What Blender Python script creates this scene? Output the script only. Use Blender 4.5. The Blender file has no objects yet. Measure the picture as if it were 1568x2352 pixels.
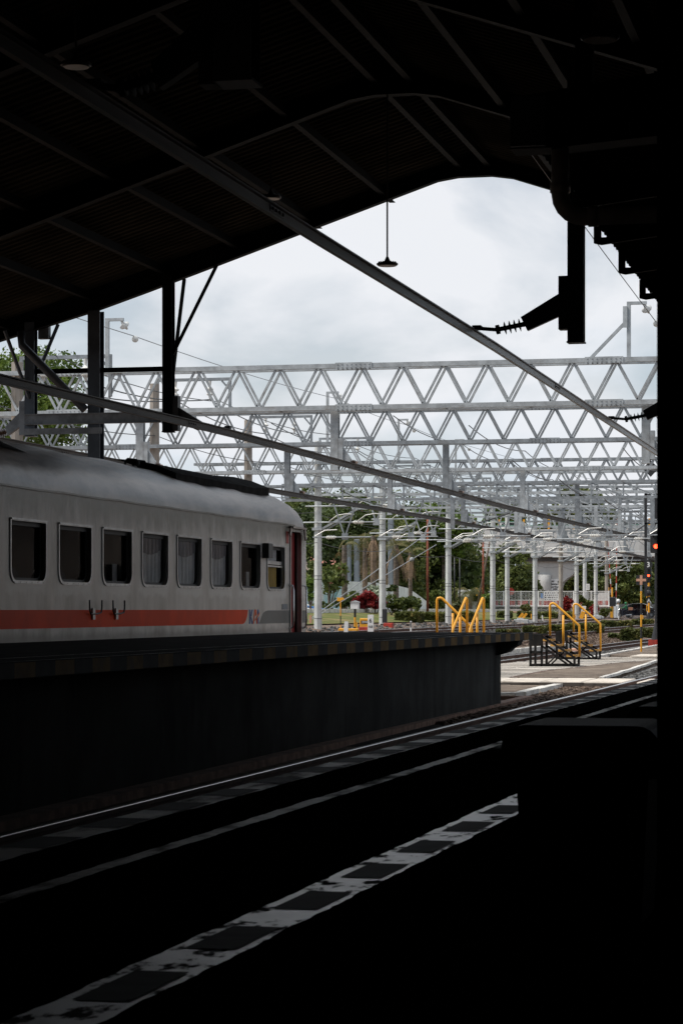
import bpy, math, random
import numpy as np
from mathutils import Vector, Matrix
from mathutils.geometry import tessellate_polygon

scene = bpy.context.scene
COL = scene.collection
rng = random.Random(7)
nrng = np.random.default_rng(11)
R = math.radians

# ------------------------------------------------------------------ camera
FPX, U0, V0, CX, EYE = 5605.0, 2060.0, 1400.0, 784.0, 1.6
AZ = math.atan((U0 - CX) / FPX)
ca, sa = math.cos(AZ), math.sin(AZ)
cam_d = bpy.data.cameras.new("camera")
cam = bpy.data.objects.new("camera", cam_d)
COL.objects.link(cam)
cam.location = (0, 0, EYE)
cam.rotation_euler = (R(90), 0, AZ)
cam_d.sensor_fit = 'VERTICAL'
cam_d.sensor_height = 23.5
cam_d.sensor_width = 15.7
cam_d.lens = 56.0
cam_d.shift_y = 224.0 / 2352.0
cam_d.clip_end = 6000
cam_d.clip_start = 0.05
cam_d.dof.use_dof = True
cam_d.dof.focus_distance = 60
cam_d.dof.aperture_fstop = 9.0
scene.camera = cam

# ------------------------------------------------------------------ sky, sun, exposure
SUN_EL, SUN_AZ = R(58), R(-115)          # sun high on the left, a little behind the camera; veiled by thin cloud
world = bpy.data.worlds.new("World")
scene.world = world
world.use_nodes = True
nt = world.node_tree
nt.nodes.clear()
def N(tree, kind, **kw):
    n = tree.nodes.new(kind)
    for k, v in kw.items():
        if k == 'inp':
            for a, b in v.items():
                n.inputs[a].default_value = b
        else:
            setattr(n, k, v)
    return n
out = N(nt, 'ShaderNodeOutputWorld')
sky = N(nt, 'ShaderNodeTexSky', sky_type='NISHITA', sun_disc=False, sun_elevation=SUN_EL, sun_rotation=SUN_AZ)
bg_sky = N(nt, 'ShaderNodeBackground', inp={'Strength': 0.07})
nt.links.new(sky.outputs[0], bg_sky.inputs[0])
tc = N(nt, 'ShaderNodeTexCoord')
mp = N(nt, 'ShaderNodeMapping')
mp.inputs['Scale'].default_value = (1, 1, 1.9)
mp.inputs['Location'].default_value = (0.31, 0.0, 0.17)
nt.links.new(tc.outputs['Generated'], mp.inputs[0])
n1 = N(nt, 'ShaderNodeTexNoise', inp={'Scale': 9.0, 'Detail': 7.0, 'Roughness': 0.52, 'Distortion': 0.25})
nt.links.new(mp.outputs[0], n1.inputs['Vector'])
r1 = N(nt, 'ShaderNodeValToRGB')
r1.color_ramp.elements[0].position = 0.40
r1.color_ramp.elements[0].color = (0.52, 0.52, 0.52, 1)
r1.color_ramp.elements[1].position = 0.56
r1.color_ramp.elements[1].color = (1, 1, 1, 1)
nt.links.new(n1.outputs['Fac'], r1.inputs[0])
n2 = N(nt, 'ShaderNodeTexNoise', inp={'Scale': 4.5, 'Detail': 5.0, 'Roughness': 0.5})
nt.links.new(mp.outputs[0], n2.inputs['Vector'])
r2 = N(nt, 'ShaderNodeValToRGB')
r2.color_ramp.elements[0].position = 0.40
r2.color_ramp.elements[0].color = (0.55, 0.66, 0.765, 1)
r2.color_ramp.elements[1].position = 0.58
r2.color_ramp.elements[1].color = (0.80, 0.82, 0.86, 1)
nt.links.new(n2.outputs['Fac'], r2.inputs[0])
bg_cloud = N(nt, 'ShaderNodeBackground', inp={'Strength': 0.83})
nt.links.new(r2.outputs[0], bg_cloud.inputs[0])
mixw = N(nt, 'ShaderNodeMixShader')
nt.links.new(r1.outputs[0], mixw.inputs[0])
nt.links.new(bg_sky.outputs[0], mixw.inputs[1])
nt.links.new(bg_cloud.outputs[0], mixw.inputs[2])
nt.links.new(mixw.outputs[0], out.inputs[0])

sun_d = bpy.data.lights.new("sun", 'SUN')
sun_d.energy = 3.2
sun_d.angle = R(22)
sun_d.color = (1.0, 0.95, 0.88)
sun = bpy.data.objects.new("sun", sun_d)
COL.objects.link(sun)
_d = Vector((math.sin(SUN_AZ) * math.cos(SUN_EL), math.cos(SUN_AZ) * math.cos(SUN_EL), math.sin(SUN_EL)))
sun.rotation_euler = _d.to_track_quat('Z', 'Y').to_euler()
sun.location = (-60, -20, 90)

scene.view_settings.view_transform = 'Standard'
scene.view_settings.look = 'None'
scene.view_settings.exposure = 0.36
scene.view_settings.gamma = 1.0
scene.view_settings.use_curve_mapping = False
scene.cycles.max_bounces = 8
scene.cycles.transparent_max_bounces = 12
scene.cycles.caustics_reflective = False
scene.cycles.caustics_refractive = False
scene.cycles.use_denoising = True
scene.render.filter_size = 1.15

# ------------------------------------------------------------------ geometry helpers
def P(u, v, z):
    a = (u - CX) / FPX
    return Vector((z * (a * ca - sa), z * (a * sa + ca), EYE + z * (V0 - v) / FPX))
def PX(u, v, X):
    a = (u - CX) / FPX
    return P(u, v, X / (a * ca - sa))
def PY(u, v, Y):
    a = (u - CX) / FPX
    return P(u, v, Y / (a * sa + ca))

class MB:
    """collects faces; build() links them as ONE mesh object"""
    def __init__(self):
        self.v, self.f, self.m = [], [], []
        self.mi = 0
    def add(self, vs, fs):
        o = len(self.v)
        self.v += [tuple(p) for p in vs]
        self.f += [tuple(i + o for i in f) for f in fs]
        self.m += [self.mi] * len(fs)
        return self
    def box(self, x0, x1, y0, y1, z0, z1):
        x0, x1 = sorted((x0, x1)); y0, y1 = sorted((y0, y1)); z0, z1 = sorted((z0, z1))
        return self.add([(x0, y0, z0), (x1, y0, z0), (x1, y1, z0), (x0, y1, z0), (x0, y0, z1), (x1, y0, z1), (x1, y1, z1), (x0, y1, z1)],
                        [(0, 3, 2, 1), (4, 5, 6, 7), (0, 1, 5, 4), (1, 2, 6, 5), (2, 3, 7, 6), (3, 0, 4, 7)])
    def bbox(self, x0, x1, y0, y1, z0, z1, b=0.02):
        """box with chamfered vertical and top edges"""
        def ring(i, z): return [(x0 + i, y0 + b, z), (x0 + b, y0 + i, z), (x1 - b, y0 + i, z), (x1 - i, y0 + b, z), (x1 - i, y1 - b, z), (x1 - b, y1 - i, z), (x0 + b, y1 - i, z), (x0 + i, y1 - b, z)]
        rings = [ring(0, z0), ring(0, z1 - b), [(min(max(p[0], x0 + b), x1 - b), min(max(p[1], y0 + b), y1 - b), z1) for p in ring(0, z1)]]
        vs = sum(rings, [])
        fs = [tuple(range(7, -1, -1))]
        for r in range(2):
            for i in range(8):
                j = (i + 1) % 8
                fs.append((r * 8 + i, r * 8 + j, r * 8 + 8 + j, r * 8 + 8 + i))
        fs.append(tuple(range(16, 24)))
        return self.add(vs, fs)
    def frame(self, p0, p1, up=(0, 0, 1)):
        d = (Vector(p1) - Vector(p0)).normalized()
        u = Vector(up)
        if abs(d.dot(u)) > 0.98: u = Vector((0, 1, 0))
        s = d.cross(u).normalized()
        return d, s, s.cross(d).normalized()
    def beam(self, p0, p1, w, h, up=(0, 0, 1)):
        p0, p1 = Vector(p0), Vector(p1)
        d, s, n = self.frame(p0, p1, up)
        vs = []
        for p in (p0, p1):
            for a, b in ((-1, -1), (1, -1), (1, 1), (-1, 1)):
                vs.append(p + s * (a * w / 2) + n * (b * h / 2))
        return self.add(vs, [(3, 2, 1, 0), (4, 5, 6, 7), (0, 1, 5, 4), (1, 2, 6, 5), (2, 3, 7, 6), (3, 0, 4, 7)])
    def sweep(self, pts, prof, up=(0, 0, 1), caps=True):
        """closed profile [(side, up)] swept along points"""
        pts = [Vector(p) for p in pts]
        n, k = len(pts), len(prof)
        vs, fs = [], []
        for i, p in enumerate(pts):
            a, b = pts[max(0, i - 1)], pts[min(n - 1, i + 1)]
            d, s, q = self.frame(a, b, up)
            for x, y in prof: vs.append(p + s * x + q * y)
        for i in range(n - 1):
            for j in range(k):
                j2 = (j + 1) % k
                fs.append((i * k + j, i * k + j2, (i + 1) * k + j2, (i + 1) * k + j))
        if caps:
            fs.append(tuple(range(k - 1, -1, -1)))
            fs.append(tuple((n - 1) * k + j for j in range(k)))
        return self.add(vs, fs)
    def tube(self, pts, r, n=8, r1=None):
        pts = [Vector(p) for p in pts]
        m = len(pts)
        vs, fs = [], []
        d, s, q = self.frame(pts[0], pts[1])
        for i, p in enumerate(pts):
            dd = (pts[min(m - 1, i + 1)] - pts[max(0, i - 1)]).normalized()
            s = (s - dd * s.dot(dd)).normalized()
            q = dd.cross(s)
            rr = r if r1 is None else r + (r1 - r) * i / (m - 1)
            for j in range(n):
                t = 2 * math.pi * j / n
                vs.append(p + (s * math.cos(t) + q * math.sin(t)) * rr)
        for i in range(m - 1):
            for j in range(n):
                j2 = (j + 1) % n
                fs.append((i * n + j, i * n + j2, (i + 1) * n + j2, (i + 1) * n + j))
        fs.append(tuple(range(n - 1, -1, -1)))
        fs.append(tuple((m - 1) * n + j for j in range(n)))
        return self.add(vs, fs)
    def lathe(self, p0, axis, prof, n=12):
        """prof: [(distance along axis, radius)]"""
        p0 = Vector(p0)
        d, s, q = self.frame(p0, p0 + Vector(axis))
        vs, fs = [], []
        for t, r in prof:
            for j in range(n):
                a = 2 * math.pi * j / n
                vs.append(p0 + d * t + (s * math.cos(a) + q * math.sin(a)) * max(r, 1e-4))
        for i in range(len(prof) - 1):
            for j in range(n):
                j2 = (j + 1) % n
                fs.append((i * n + j, i * n + j2, (i + 1) * n + j2, (i + 1) * n + j))
        fs.append(tuple(range(n - 1, -1, -1)))
        fs.append(tuple((len(prof) - 1) * n + j for j in range(n)))
        return self.add(vs, fs)
    def ball(self, c, r, n=12, k=7, sq=(1, 1, 1)):
        vs, fs = [], []
        for i in range(k + 1):
            t = math.pi * i / k
            for j in range(n):
                a = 2 * math.pi * j / n
                rr = max(math.sin(t), 1e-3)
                vs.append((c[0] + r * sq[0] * rr * math.cos(a), c[1] + r * sq[1] * rr * math.sin(a), c[2] + r * sq[2] * math.cos(t)))
        for i in range(k):
            for j in range(n):
                j2 = (j + 1) % n
                fs.append((i * n + j, (i + 1) * n + j, (i + 1) * n + j2, i * n + j2))
        return self.add(vs, fs)
    def plate(self, loops, mp, t0, t1):
        """flat plate with holes: loops of (a, b); mp(a, b, t) -> point; extruded from t0 to t1"""
        flat = [p for l in loops for p in l]
        tris = tessellate_polygon([[Vector((a, b, 0)) for a, b in l] for l in loops])
        n = len(flat)
        vs = [mp(a, b, t0) for a, b in flat] + [mp(a, b, t1) for a, b in flat]
        fs = []
        for t in tris:
            fs.append(tuple(t)); fs.append(tuple(i + n for i in reversed(t)))
        o = 0
        for l in loops:
            k = len(l)
            for i in range(k):
                j = (i + 1) % k
                fs.append((o + i, o + j, o + j + n, o + i + n))
            o += k
        return self.add(vs, fs)
    def build(self, name, mat, parent=None, loc=None, smooth=False, label=None):
        mats = mat if isinstance(mat, (list, tuple)) else [mat]
        if parent is not None:
            o = ORG[parent.name]
        elif loc is not None:
            o = Vector(loc)
        else:
            a = np.array(self.v)
            o = Vector(((a[:, 0].min() + a[:, 0].max()) / 2, (a[:, 1].min() + a[:, 1].max()) / 2, a[:, 2].min()))
        me = bpy.data.meshes.new(name)
        me.from_pydata([(x - o.x, y - o.y, z - o.z) for x, y, z in self.v], [], self.f)
        for m in mats: me.materials.append(m)
        if len(mats) > 1: me.polygons.foreach_set('material_index', self.m)
        if smooth: me.polygons.foreach_set('use_smooth', [True] * len(self.f))
        ob = bpy.data.objects.new(name, me)
        COL.objects.link(ob)
        if parent is not None:
            ob.parent = parent
        else:
            ob.location = o
        ORG[ob.name] = o
        if label: ob['label'] = label
        return ob

ORG = {}
def fixn(me):
    import bmesh
    b = bmesh.new(); b.from_mesh(me); bmesh.ops.recalc_face_normals(b, faces=b.faces); b.to_mesh(me); b.free()
def thing(name, label, cat, loc, group=None):
    o = bpy.data.objects.new(name, None)
    COL.objects.link(o)
    o.empty_display_size = 0.2
    o.location = loc
    ORG[o.name] = Vector(loc)
    o['label'] = label; o['category'] = cat
    if group: o['group'] = group
    return o
def tag(o, label, cat, group=None):
    o['label'] = label; o['category'] = cat
    if group: o['group'] = group
    return o
def struct(o, kind='structure'):
    o['kind'] = kind
    return o
def copy_tree(o, parent=None, loc=None):
    c = o.copy(); COL.objects.link(c)
    if parent is not None: c.parent = parent
    if loc is not None: c.location = loc
    for ch in list(o.children): copy_tree(ch, c)
    return c
def rbox_loop(a0, a1, b0, b1, r_lo, r_hi, n=5):
    """rounded rectangle, separate lower and upper corner radii, counter-clockwise"""
    pts = []
    for cx, cy, r, s in ((a1 - r_lo, b0 + r_lo, r_lo, -90), (a1 - r_hi, b1 - r_hi, r_hi, 0), (a0 + r_hi, b1 - r_hi, r_hi, 90), (a0 + r_lo, b0 + r_lo, r_lo, 180)):
        for i in range(n + 1):
            t = R(s + 90 * i / n)
            pts.append((cx + r * math.cos(t), cy + r * math.sin(t)))
    return pts
def text_mb(txt, size, mp, depth=0.004, bold=0.0):
    """lettering as mesh; mp(a, b, t) maps text plane to world"""
    cu = bpy.data.curves.new("lettering", 'FONT')
    cu.body = txt; cu.size = size; cu.extrude = depth; cu.offset = bold
    cu.align_x = 'CENTER'; cu.align_y = 'CENTER'; cu.resolution_u = 3
    ob = bpy.data.objects.new("lettering", cu)
    COL.objects.link(ob)
    dg = bpy.context.evaluated_depsgraph_get()
    me = ob.evaluated_get(dg).to_mesh()
    mb = MB()
    mb.add([mp(v.co.x, v.co.y, v.co.z) for v in me.vertices], [tuple(p.vertices) for p in me.polygons])
    ob.evaluated_get(dg).to_mesh_clear()
    bpy.data.objects.remove(ob); bpy.data.curves.remove(cu)
    return mb

# ------------------------------------------------------------------ materials
def M(name, col, rough=0.6, metal=0.0, var=0.15, scale=3.0, bump=0.0, bscale=20.0, col2=None, lo=0.4, hi=0.6, stretch=None, spec=0.5, emit=None, detail=5.0, stain=None, srough=None):
    m = bpy.data.materials.new(name)
    m.use_nodes = True
    t = m.node_tree
    b = t.nodes['Principled BSDF']
    b.inputs['Roughness'].default_value = rough
    b.inputs['Metallic'].default_value = metal
    b.inputs['Specular IOR Level'].default_value = spec
    c = tuple(col) + (1,)
    if emit:
        b.inputs['Base Color'].default_value = c
        b.inputs['Emission Color'].default_value = tuple(emit[:3]) + (1,)
        b.inputs['Emission Strength'].default_value = emit[3]
        return m
    co = N(t, 'ShaderNodeTexCoord')
    src = co.outputs['Object']
    if stretch:
        mpn = N(t, 'ShaderNodeMapping'); mpn.inputs['Scale'].default_value = stretch
        t.links.new(src, mpn.inputs[0]); src = mpn.outputs[0]
    nz = N(t, 'ShaderNodeTexNoise', inp={'Scale': scale, 'Detail': detail, 'Roughness': 0.6})
    t.links.new(src, nz.inputs['Vector'])
    rp = N(t, 'ShaderNodeValToRGB')
    rp.color_ramp.elements[0].position = lo
    rp.color_ramp.elements[1].position = hi
    a = col2 if col2 else [x * (1 - var) for x in col]
    z = col if col2 else [min(1, x * (1 + var)) for x in col]
    rp.color_ramp.elements[0].color = tuple(a) + (1,)
    rp.color_ramp.elements[1].color = tuple(z) + (1,)
    t.links.new(nz.outputs['Fac'], rp.inputs[0])
    last = rp.outputs[0]
    if stain:      # (colour, scale, lo, hi, stretch)
        mp2 = N(t, 'ShaderNodeMapping'); mp2.inputs['Scale'].default_value = stain[4]
        mp2.inputs['Location'].default_value = (3.1, 1.7, 0.4)
        t.links.new(co.outputs['Object'], mp2.inputs[0])
        ns = N(t, 'ShaderNodeTexNoise', inp={'Scale': stain[1], 'Detail': 6.0, 'Roughness': 0.65})
        t.links.new(mp2.outputs[0], ns.inputs['Vector'])
        rs = N(t, 'ShaderNodeMapRange', inp={'From Min': stain[2], 'From Max': stain[3]})
        t.links.new(ns.outputs['Fac'], rs.inputs[0])
        mx = N(t, 'ShaderNodeMix', data_type='RGBA')
        t.links.new(rs.outputs[0], mx.inputs[0])
        t.links.new(last, mx.inputs[6])
        mx.inputs[7].default_value = tuple(stain[0]) + (1,)
        last = mx.outputs[2]
        if srough:
            rr_ = N(t, 'ShaderNodeMapRange', inp={'To Min': rough, 'To Max': srough}); t.links.new(rs.outputs[0], rr_.inputs[0]); t.links.new(rr_.outputs[0], b.inputs['Roughness'])
            sr_ = N(t, 'ShaderNodeMapRange', inp={'To Min': spec, 'To Max': 0.05}); t.links.new(rs.outputs[0], sr_.inputs[0]); t.links.new(sr_.outputs[0], b.inputs['Specular IOR Level'])
    t.links.new(last, b.inputs['Base Color'])
    if bump:
        nb = N(t, 'ShaderNodeTexNoise', inp={'Scale': bscale, 'Detail': 6.0, 'Roughness': 0.65})
        t.links.new(src, nb.inputs['Vector'])
        bp = N(t, 'ShaderNodeBump', inp={'Strength': 1.0, 'Distance': bump})
        t.links.new(nb.outputs['Fac'], bp.inputs['Height'])
        t.links.new(bp.outputs[0], b.inputs['Normal'])
    return m

def leaf_mat(name, a, b, c=None, scale=0.8):
    m = bpy.data.materials.new(name); m.use_nodes = True
    t = m.node_tree
    p = t.nodes['Principled BSDF']
    p.inputs['Roughness'].default_value = 0.55
    p.inputs['Specular IOR Level'].default_value = 0.3
    co = N(t, 'ShaderNodeTexCoord')
    nz = N(t, 'ShaderNodeTexNoise', inp={'Scale': scale, 'Detail': 3.0, 'Roughness': 0.7})
    t.links.new(co.outputs['Object'], nz.inputs['Vector'])
    nz2 = N(t, 'ShaderNodeTexWhiteNoise', noise_dimensions='3D')
    sn = N(t, 'ShaderNodeVectorMath', operation='SNAP'); sn.inputs[1].default_value = (0.3, 0.3, 0.3)
    t.links.new(co.outputs['Object'], sn.inputs[0]); t.links.new(sn.outputs[0], nz2.inputs['Vector'])
    ad = N(t, 'ShaderNodeMath', operation='MULTIPLY_ADD'); ad.inputs[1].default_value = 0.3
    t.links.new(nz2.outputs['Value'], ad.inputs[0]); t.links.new(nz.outputs['Fac'], ad.inputs[2])
    rp = N(t, 'ShaderNodeValToRGB')
    rp.color_ramp.elements[0].position = 0.5; rp.color_ramp.elements[0].color = tuple(a) + (1,)
    rp.color_ramp.elements[1].position = 0.82; rp.color_ramp.elements[1].color = tuple(b) + (1,)
    if c:
        e = rp.color_ramp.elements.new(0.93); e.color = tuple(c) + (1,)
    t.links.new(ad.outputs[0], rp.inputs[0])
    t.links.new(rp.outputs[0], p.inputs['Base Color'])
    tr = N(t, 'ShaderNodeBsdfTranslucent'); t.links.new(rp.outputs[0], tr.inputs[0])
    mx = N(t, 'ShaderNodeMixShader'); mx.inputs[0].default_value = 0.28
    t.links.new(p.outputs[0], mx.inputs[1]); t.links.new(tr.outputs[0], mx.inputs[2])
    t.links.new(mx.outputs[0], t.nodes['Material Output'].inputs[0])
    return m

def glass_mat(name, tint, refl):
    m = bpy.data.materials.new(name); m.use_nodes = True
    t = m.node_tree
    t.nodes.remove(t.nodes['Principled BSDF'])
    tr = N(t, 'ShaderNodeBsdfTransparent'); tr.inputs[0].default_value = tuple(tint) + (1,)
    gl = N(t, 'ShaderNodeBsdfGlossy'); gl.inputs['Roughness'].default_value = 0.02
    mx = N(t, 'ShaderNodeMixShader'); mx.inputs[0].default_value = refl
    t.links.new(tr.outputs[0], mx.inputs[1]); t.links.new(gl.outputs[0], mx.inputs[2])
    t.links.new(mx.outputs[0], t.nodes['Material Output'].inputs[0])
    return m

mt = {}
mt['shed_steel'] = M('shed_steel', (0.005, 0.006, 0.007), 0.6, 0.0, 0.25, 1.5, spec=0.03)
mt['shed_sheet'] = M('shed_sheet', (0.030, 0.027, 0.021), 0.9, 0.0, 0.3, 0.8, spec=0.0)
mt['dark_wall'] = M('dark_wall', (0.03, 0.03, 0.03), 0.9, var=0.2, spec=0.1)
mt['col_steel'] = M('col_steel', (0.075, 0.09, 0.11), 0.4, 0.2, 0.2, 2.0)
mt['alu'] = M('alu', (0.24, 0.23, 0.22), 0.38, 0.0, 0.2, 1.2, stretch=(4, 0.4, 4))
mt['alu_worn'] = M('alu_worn', (0.062, 0.055, 0.050), 0.6, 0.0, 0.3, 1.2, stretch=(4, 0.4, 4), spec=0.2)
mt['black_iron'] = M('black_iron', (0.02, 0.02, 0.022), 0.5, 0.0, 0.3, 6)
mt['galv'] = M('galv', (0.40, 0.425, 0.44), 0.55, 0.1, 0.22, 5.0, detail=8, lo=0.35, hi=0.65, stain=((0.22, 0.20, 0.18), 1.2, 0.56, 0.75, (1, 1, 1)))
mt['galv2'] = M('galv2', (0.24, 0.262, 0.28), 0.55, 0.1, 0.25, 5.0, detail=8, lo=0.35, hi=0.65, stain=((0.17, 0.165, 0.16), 1.2, 0.54, 0.75, (1, 1, 1)))
mt['galv_dark'] = M('galv_dark', (0.22, 0.24, 0.26), 0.55, 0.1, 0.25, 4.0)
mt['ceramic'] = M('ceramic', (0.75, 0.74, 0.70), 0.25, 0, 0.06)
mt['ceramic_brown'] = M('ceramic_brown', (0.16, 0.11, 0.085), 0.35, 0, 0.2)
mt['mast'] = M('mast', (0.56, 0.57, 0.56), 0.85, 0, 0.1, 1.4, bump=0.004, bscale=9, stain=((0.34, 0.34, 0.33), 3.0, 0.55, 0.8, (1.5, 1.5, 0.35)))
mt['mast_old'] = M('mast_old', (0.34, 0.30, 0.26), 0.9, 0, 0.15, 1.4, bump=0.004, bscale=9, stain=((0.2, 0.17, 0.14), 3.0, 0.5, 0.8, (1.5, 1.5, 0.35)))
mt['band'] = M('band', (0.08, 0.08, 0.085), 0.6)
mt['rail_top'] = M('rail_top', (0.72, 0.69, 0.66), 0.32, 1.0, 0.06, 3.0, stretch=(1, 0.1, 1))
mt['rail_side'] = M('rail_side', (0.10, 0.05, 0.034), 0.85, 0, 0.3, 4.0)
mt['ballast'] = M('ballast', (0.27, 0.20, 0.155), 0.95, 0, 0.4, 7.0, bump=0.06, bscale=9.0, spec=0.2, col2=(0.07, 0.06, 0.055), lo=0.36, hi=0.62, stain=((0.16, 0.10, 0.07), 0.35, 0.45, 0.65, (1, 0.4, 1)))
mt['ballast_grey'] = M('ballast_grey', (0.30, 0.285, 0.265), 0.95, 0, 0.4, 9.0, bump=0.06, bscale=9.0, spec=0.2, col2=(0.07, 0.07, 0.072), lo=0.38, hi=0.62)
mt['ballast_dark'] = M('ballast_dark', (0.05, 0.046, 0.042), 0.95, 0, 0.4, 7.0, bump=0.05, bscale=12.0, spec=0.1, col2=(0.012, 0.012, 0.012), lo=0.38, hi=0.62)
mt['stone'] = M('stone', (0.20, 0.20, 0.195), 0.95, 0, 0.4, 4.0, col2=(0.06, 0.055, 0.05), spec=0.2)
mt['stone_brown'] = M('stone_brown', (0.23, 0.17, 0.13), 0.95, 0, 0.4, 4.0, col2=(0.08, 0.055, 0.045), spec=0.2)
mt['sleeper'] = M('sleeper', (0.22, 0.20, 0.18), 0.95, 0, 0.25, 2.0)
mt['paver'] = M('paver', (0.215, 0.17, 0.135), 0.95, 0, 0.3, 5.0, bump=0.03, bscale=9, spec=0.1, stretch=(0.7, 1.4, 1), col2=(0.085, 0.068, 0.058), lo=.38, hi=.6, detail=9.0, stain=((0.30, 0.25, 0.20), 1.1, 0.5, 0.7, (1, 1, 1)))
mt['slab'] = M('slab', (0.60, 0.54, 0.47), 0.9, 0, 0.12, 1.3, bump=0.006, bscale=12, spec=0.2, stain=((0.27, 0.23, 0.19), 2.0, 0.52, 0.78, (1, 1, 1)))
mt['slab_edge'] = M('slab_edge', (0.10, 0.085, 0.075), 0.95, 0, 0.3, 3)
mt['plank'] = M('plank', (0.54, 0.495, 0.44), 0.9, 0, 0.15, 2.0, bump=0.006, bscale=10, stretch=(0.5, 4, 1), spec=0.2, stain=((0.30, 0.26, 0.22), 1.6, 0.5, 0.75, (0.5, 2, 1)))
mt['white_kerb'] = M('white_kerb', (0.66, 0.64, 0.60), 0.9, 0, 0.15, 4, stain=((0.25, 0.22, 0.19), 2.5, 0.52, 0.72, (1, 1, 1)))
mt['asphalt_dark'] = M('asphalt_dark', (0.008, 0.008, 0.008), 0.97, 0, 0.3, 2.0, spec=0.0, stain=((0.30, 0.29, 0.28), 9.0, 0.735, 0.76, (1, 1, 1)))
mt['deck_dark'] = M('deck_dark', (0.035, 0.034, 0.033), 0.95, 0, 0.3, 4.0, bump=0.004, bscale=30, spec=0.02)
mt['strip_white'] = M('strip_white', (0.78, 0.76, 0.74), 0.30, 0, 0.1, 3, spec=0.7, bump=0.0015, bscale=40, srough=0.95, stain=((0.06, 0.057, 0.054), 8.0, 0.545, 0.60, (1, 0.55, 1)))
mt['strip_tile'] = M('strip_tile', (0.018, 0.018, 0.016), 0.7, 0, 0.3, 5, spec=0.08)
mt['strip_grey'] = M('strip_grey', (0.40, 0.36, 0.31), 0.5, 0, 0.2, 4, spec=0.3, bump=0.0015, bscale=40, srough=0.95, stain=((0.05, 0.045, 0.04), 3.0, 0.48, 0.66, (1.5, 0.6, 1)))
mt['hazard_y'] = M('hazard_y', (0.17, 0.095, 0.022), 0.8, 0, 0.2, 5, spec=0.2, stain=((0.12, 0.08, 0.04), 3.0, 0.55, 0.7, (1, 1, 1)))
mt['hazard_k'] = M('hazard_k', (0.02, 0.02, 0.02), 0.8, 0, 0.3, 5, spec=0.2)
mt['concrete_wall'] = M('concrete_wall', (0.062, 0.062, 0.06), 0.95, 0, 0.15, 1.1, spec=0.02, stain=((0.025, 0.025, 0.025), 1.2, 0.5, 0.8, (1, 1.2, 0.35)))
mt['brick_kerb'] = M('brick_kerb', (0.22, 0.13, 0.095), 0.95, 0, 0.3, 5)
mt['coach_white'] = M('coach_white', (0.68, 0.64, 0.60), 0.26, 0, 0.08, 0.9, spec=0.25, bump=0.012, bscale=1.4, stretch=(1, 1.6, 0.35), stain=((0.40, 0.37, 0.325), 1.1, 0.46, 0.78, (1, 1.8, 0.5)))
mt['coach_roof'] = M('coach_roof', (0.40, 0.325, 0.28), 0.34, 0.1, 0.16, 0.7, stretch=(1.5, 0.6, 1), bump=0.010, bscale=2.6, stain=((0.13, 0.105, 0.09), 1.4, 0.42, 0.68, (3.0, 0.5, 1)))
mt['coach_red'] = M('coach_red', (0.92, 0.062, 0.005), 0.4, 0, 0.12, 0.8, spec=0.04)
mt['coach_grey'] = M('coach_grey', (0.10, 0.12, 0.125), 0.35, 0, 0.12, 0.8, spec=0.2)
mt['coach_blue'] = M('coach_blue', (0.03, 0.09, 0.30), 0.4, spec=0.15)
mt['coach_orange'] = M('coach_orange', (0.85, 0.11, 0.02), 0.4, spec=0.15)
mt['coach_inner'] = M('coach_inner', (0.015, 0.014, 0.013), 0.8)
mt['door_red'] = M('door_red', (0.30, 0.012, 0.012), 0.4)
mt['frame_alu'] = M('frame_alu', (0.42, 0.42, 0.42), 0.35, 0.5, 0.15, 5)
mt['rubber'] = M('rubber', (0.012, 0.012, 0.012), 0.6)
mt['chrome'] = M('chrome', (0.65, 0.65, 0.66), 0.18, 1.0)
mt['glass'] = glass_mat('glass', (0.86, 0.87, 0.88), 0.018)
mt['curtain'] = M('curtain', (0.84, 0.80, 0.78), 0.9, var=0.1)
mt['curtain_y'] = M('curtain_y', (0.62, 0.38, 0.06), 0.9, var=0.1)
mt['seat_reflection_blue'] = M('seat_reflection_blue', (0.02, 0.03, 0.05), 0.8)
mt['yellow'] = M('yellow', (0.78, 0.36, 0.02), 0.45, 0, 0.1, 3, stain=((0.16, 0.07, 0.03), 6.0, 0.64, 0.72, (1, 1, 1)))
mt['stair_black'] = M('stair_black', (0.014, 0.013, 0.012), 0.75, 0, 0.3, 5, spec=0.15, stain=((0.05, 0.036, 0.028), 5.0, 0.6, 0.75, (1, 1, 1)))
mt['tread_y'] = M('tread_y', (0.50, 0.26, 0.05), 0.7, 0, 0.25, 6, stain=((0.12, 0.08, 0.05), 5.0, 0.52, 0.7, (1, 1, 1)))
mt['white'] = M('white', (0.74, 0.74, 0.73), 0.6, 0, 0.06, 3)
mt['black'] = M('black', (0.018, 0.018, 0.02), 0.5, 0, 0.2)
mt['ink'] = M('ink', (0.02, 0.02, 0.022), 0.7)
mt['red_paint'] = M('red_paint', (0.38, 0.035, 0.02), 0.6, 0, 0.2, 3)
mt['red_lamp'] = M('red_lamp', (0.8, 0.05, 0.02), 0.4, emit=(1.0, 0.06, 0.02, 5.0))
mt['lens_dark'] = M('lens_dark', (0.01, 0.01, 0.01), 0.15)
mt['lamp_lens'] = M('lamp_lens', (0.55, 0.48, 0.42), 0.35, var=0.1)
mt['grass'] = M('grass', (0.12, 0.135, 0.038), 0.95, 0, 0.3, 1.2, bump=0.05, bscale=5, spec=0.15, col2=(0.075, 0.10, 0.025), stain=((0.22, 0.17, 0.08), 0.9, 0.45, 0.65, (1, 0.4, 1)))
mt['soil'] = M('soil', (0.26, 0.165, 0.105), 0.95, 0, 0.3, 2, bump=0.03, bscale=6, spec=0.15)
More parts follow.
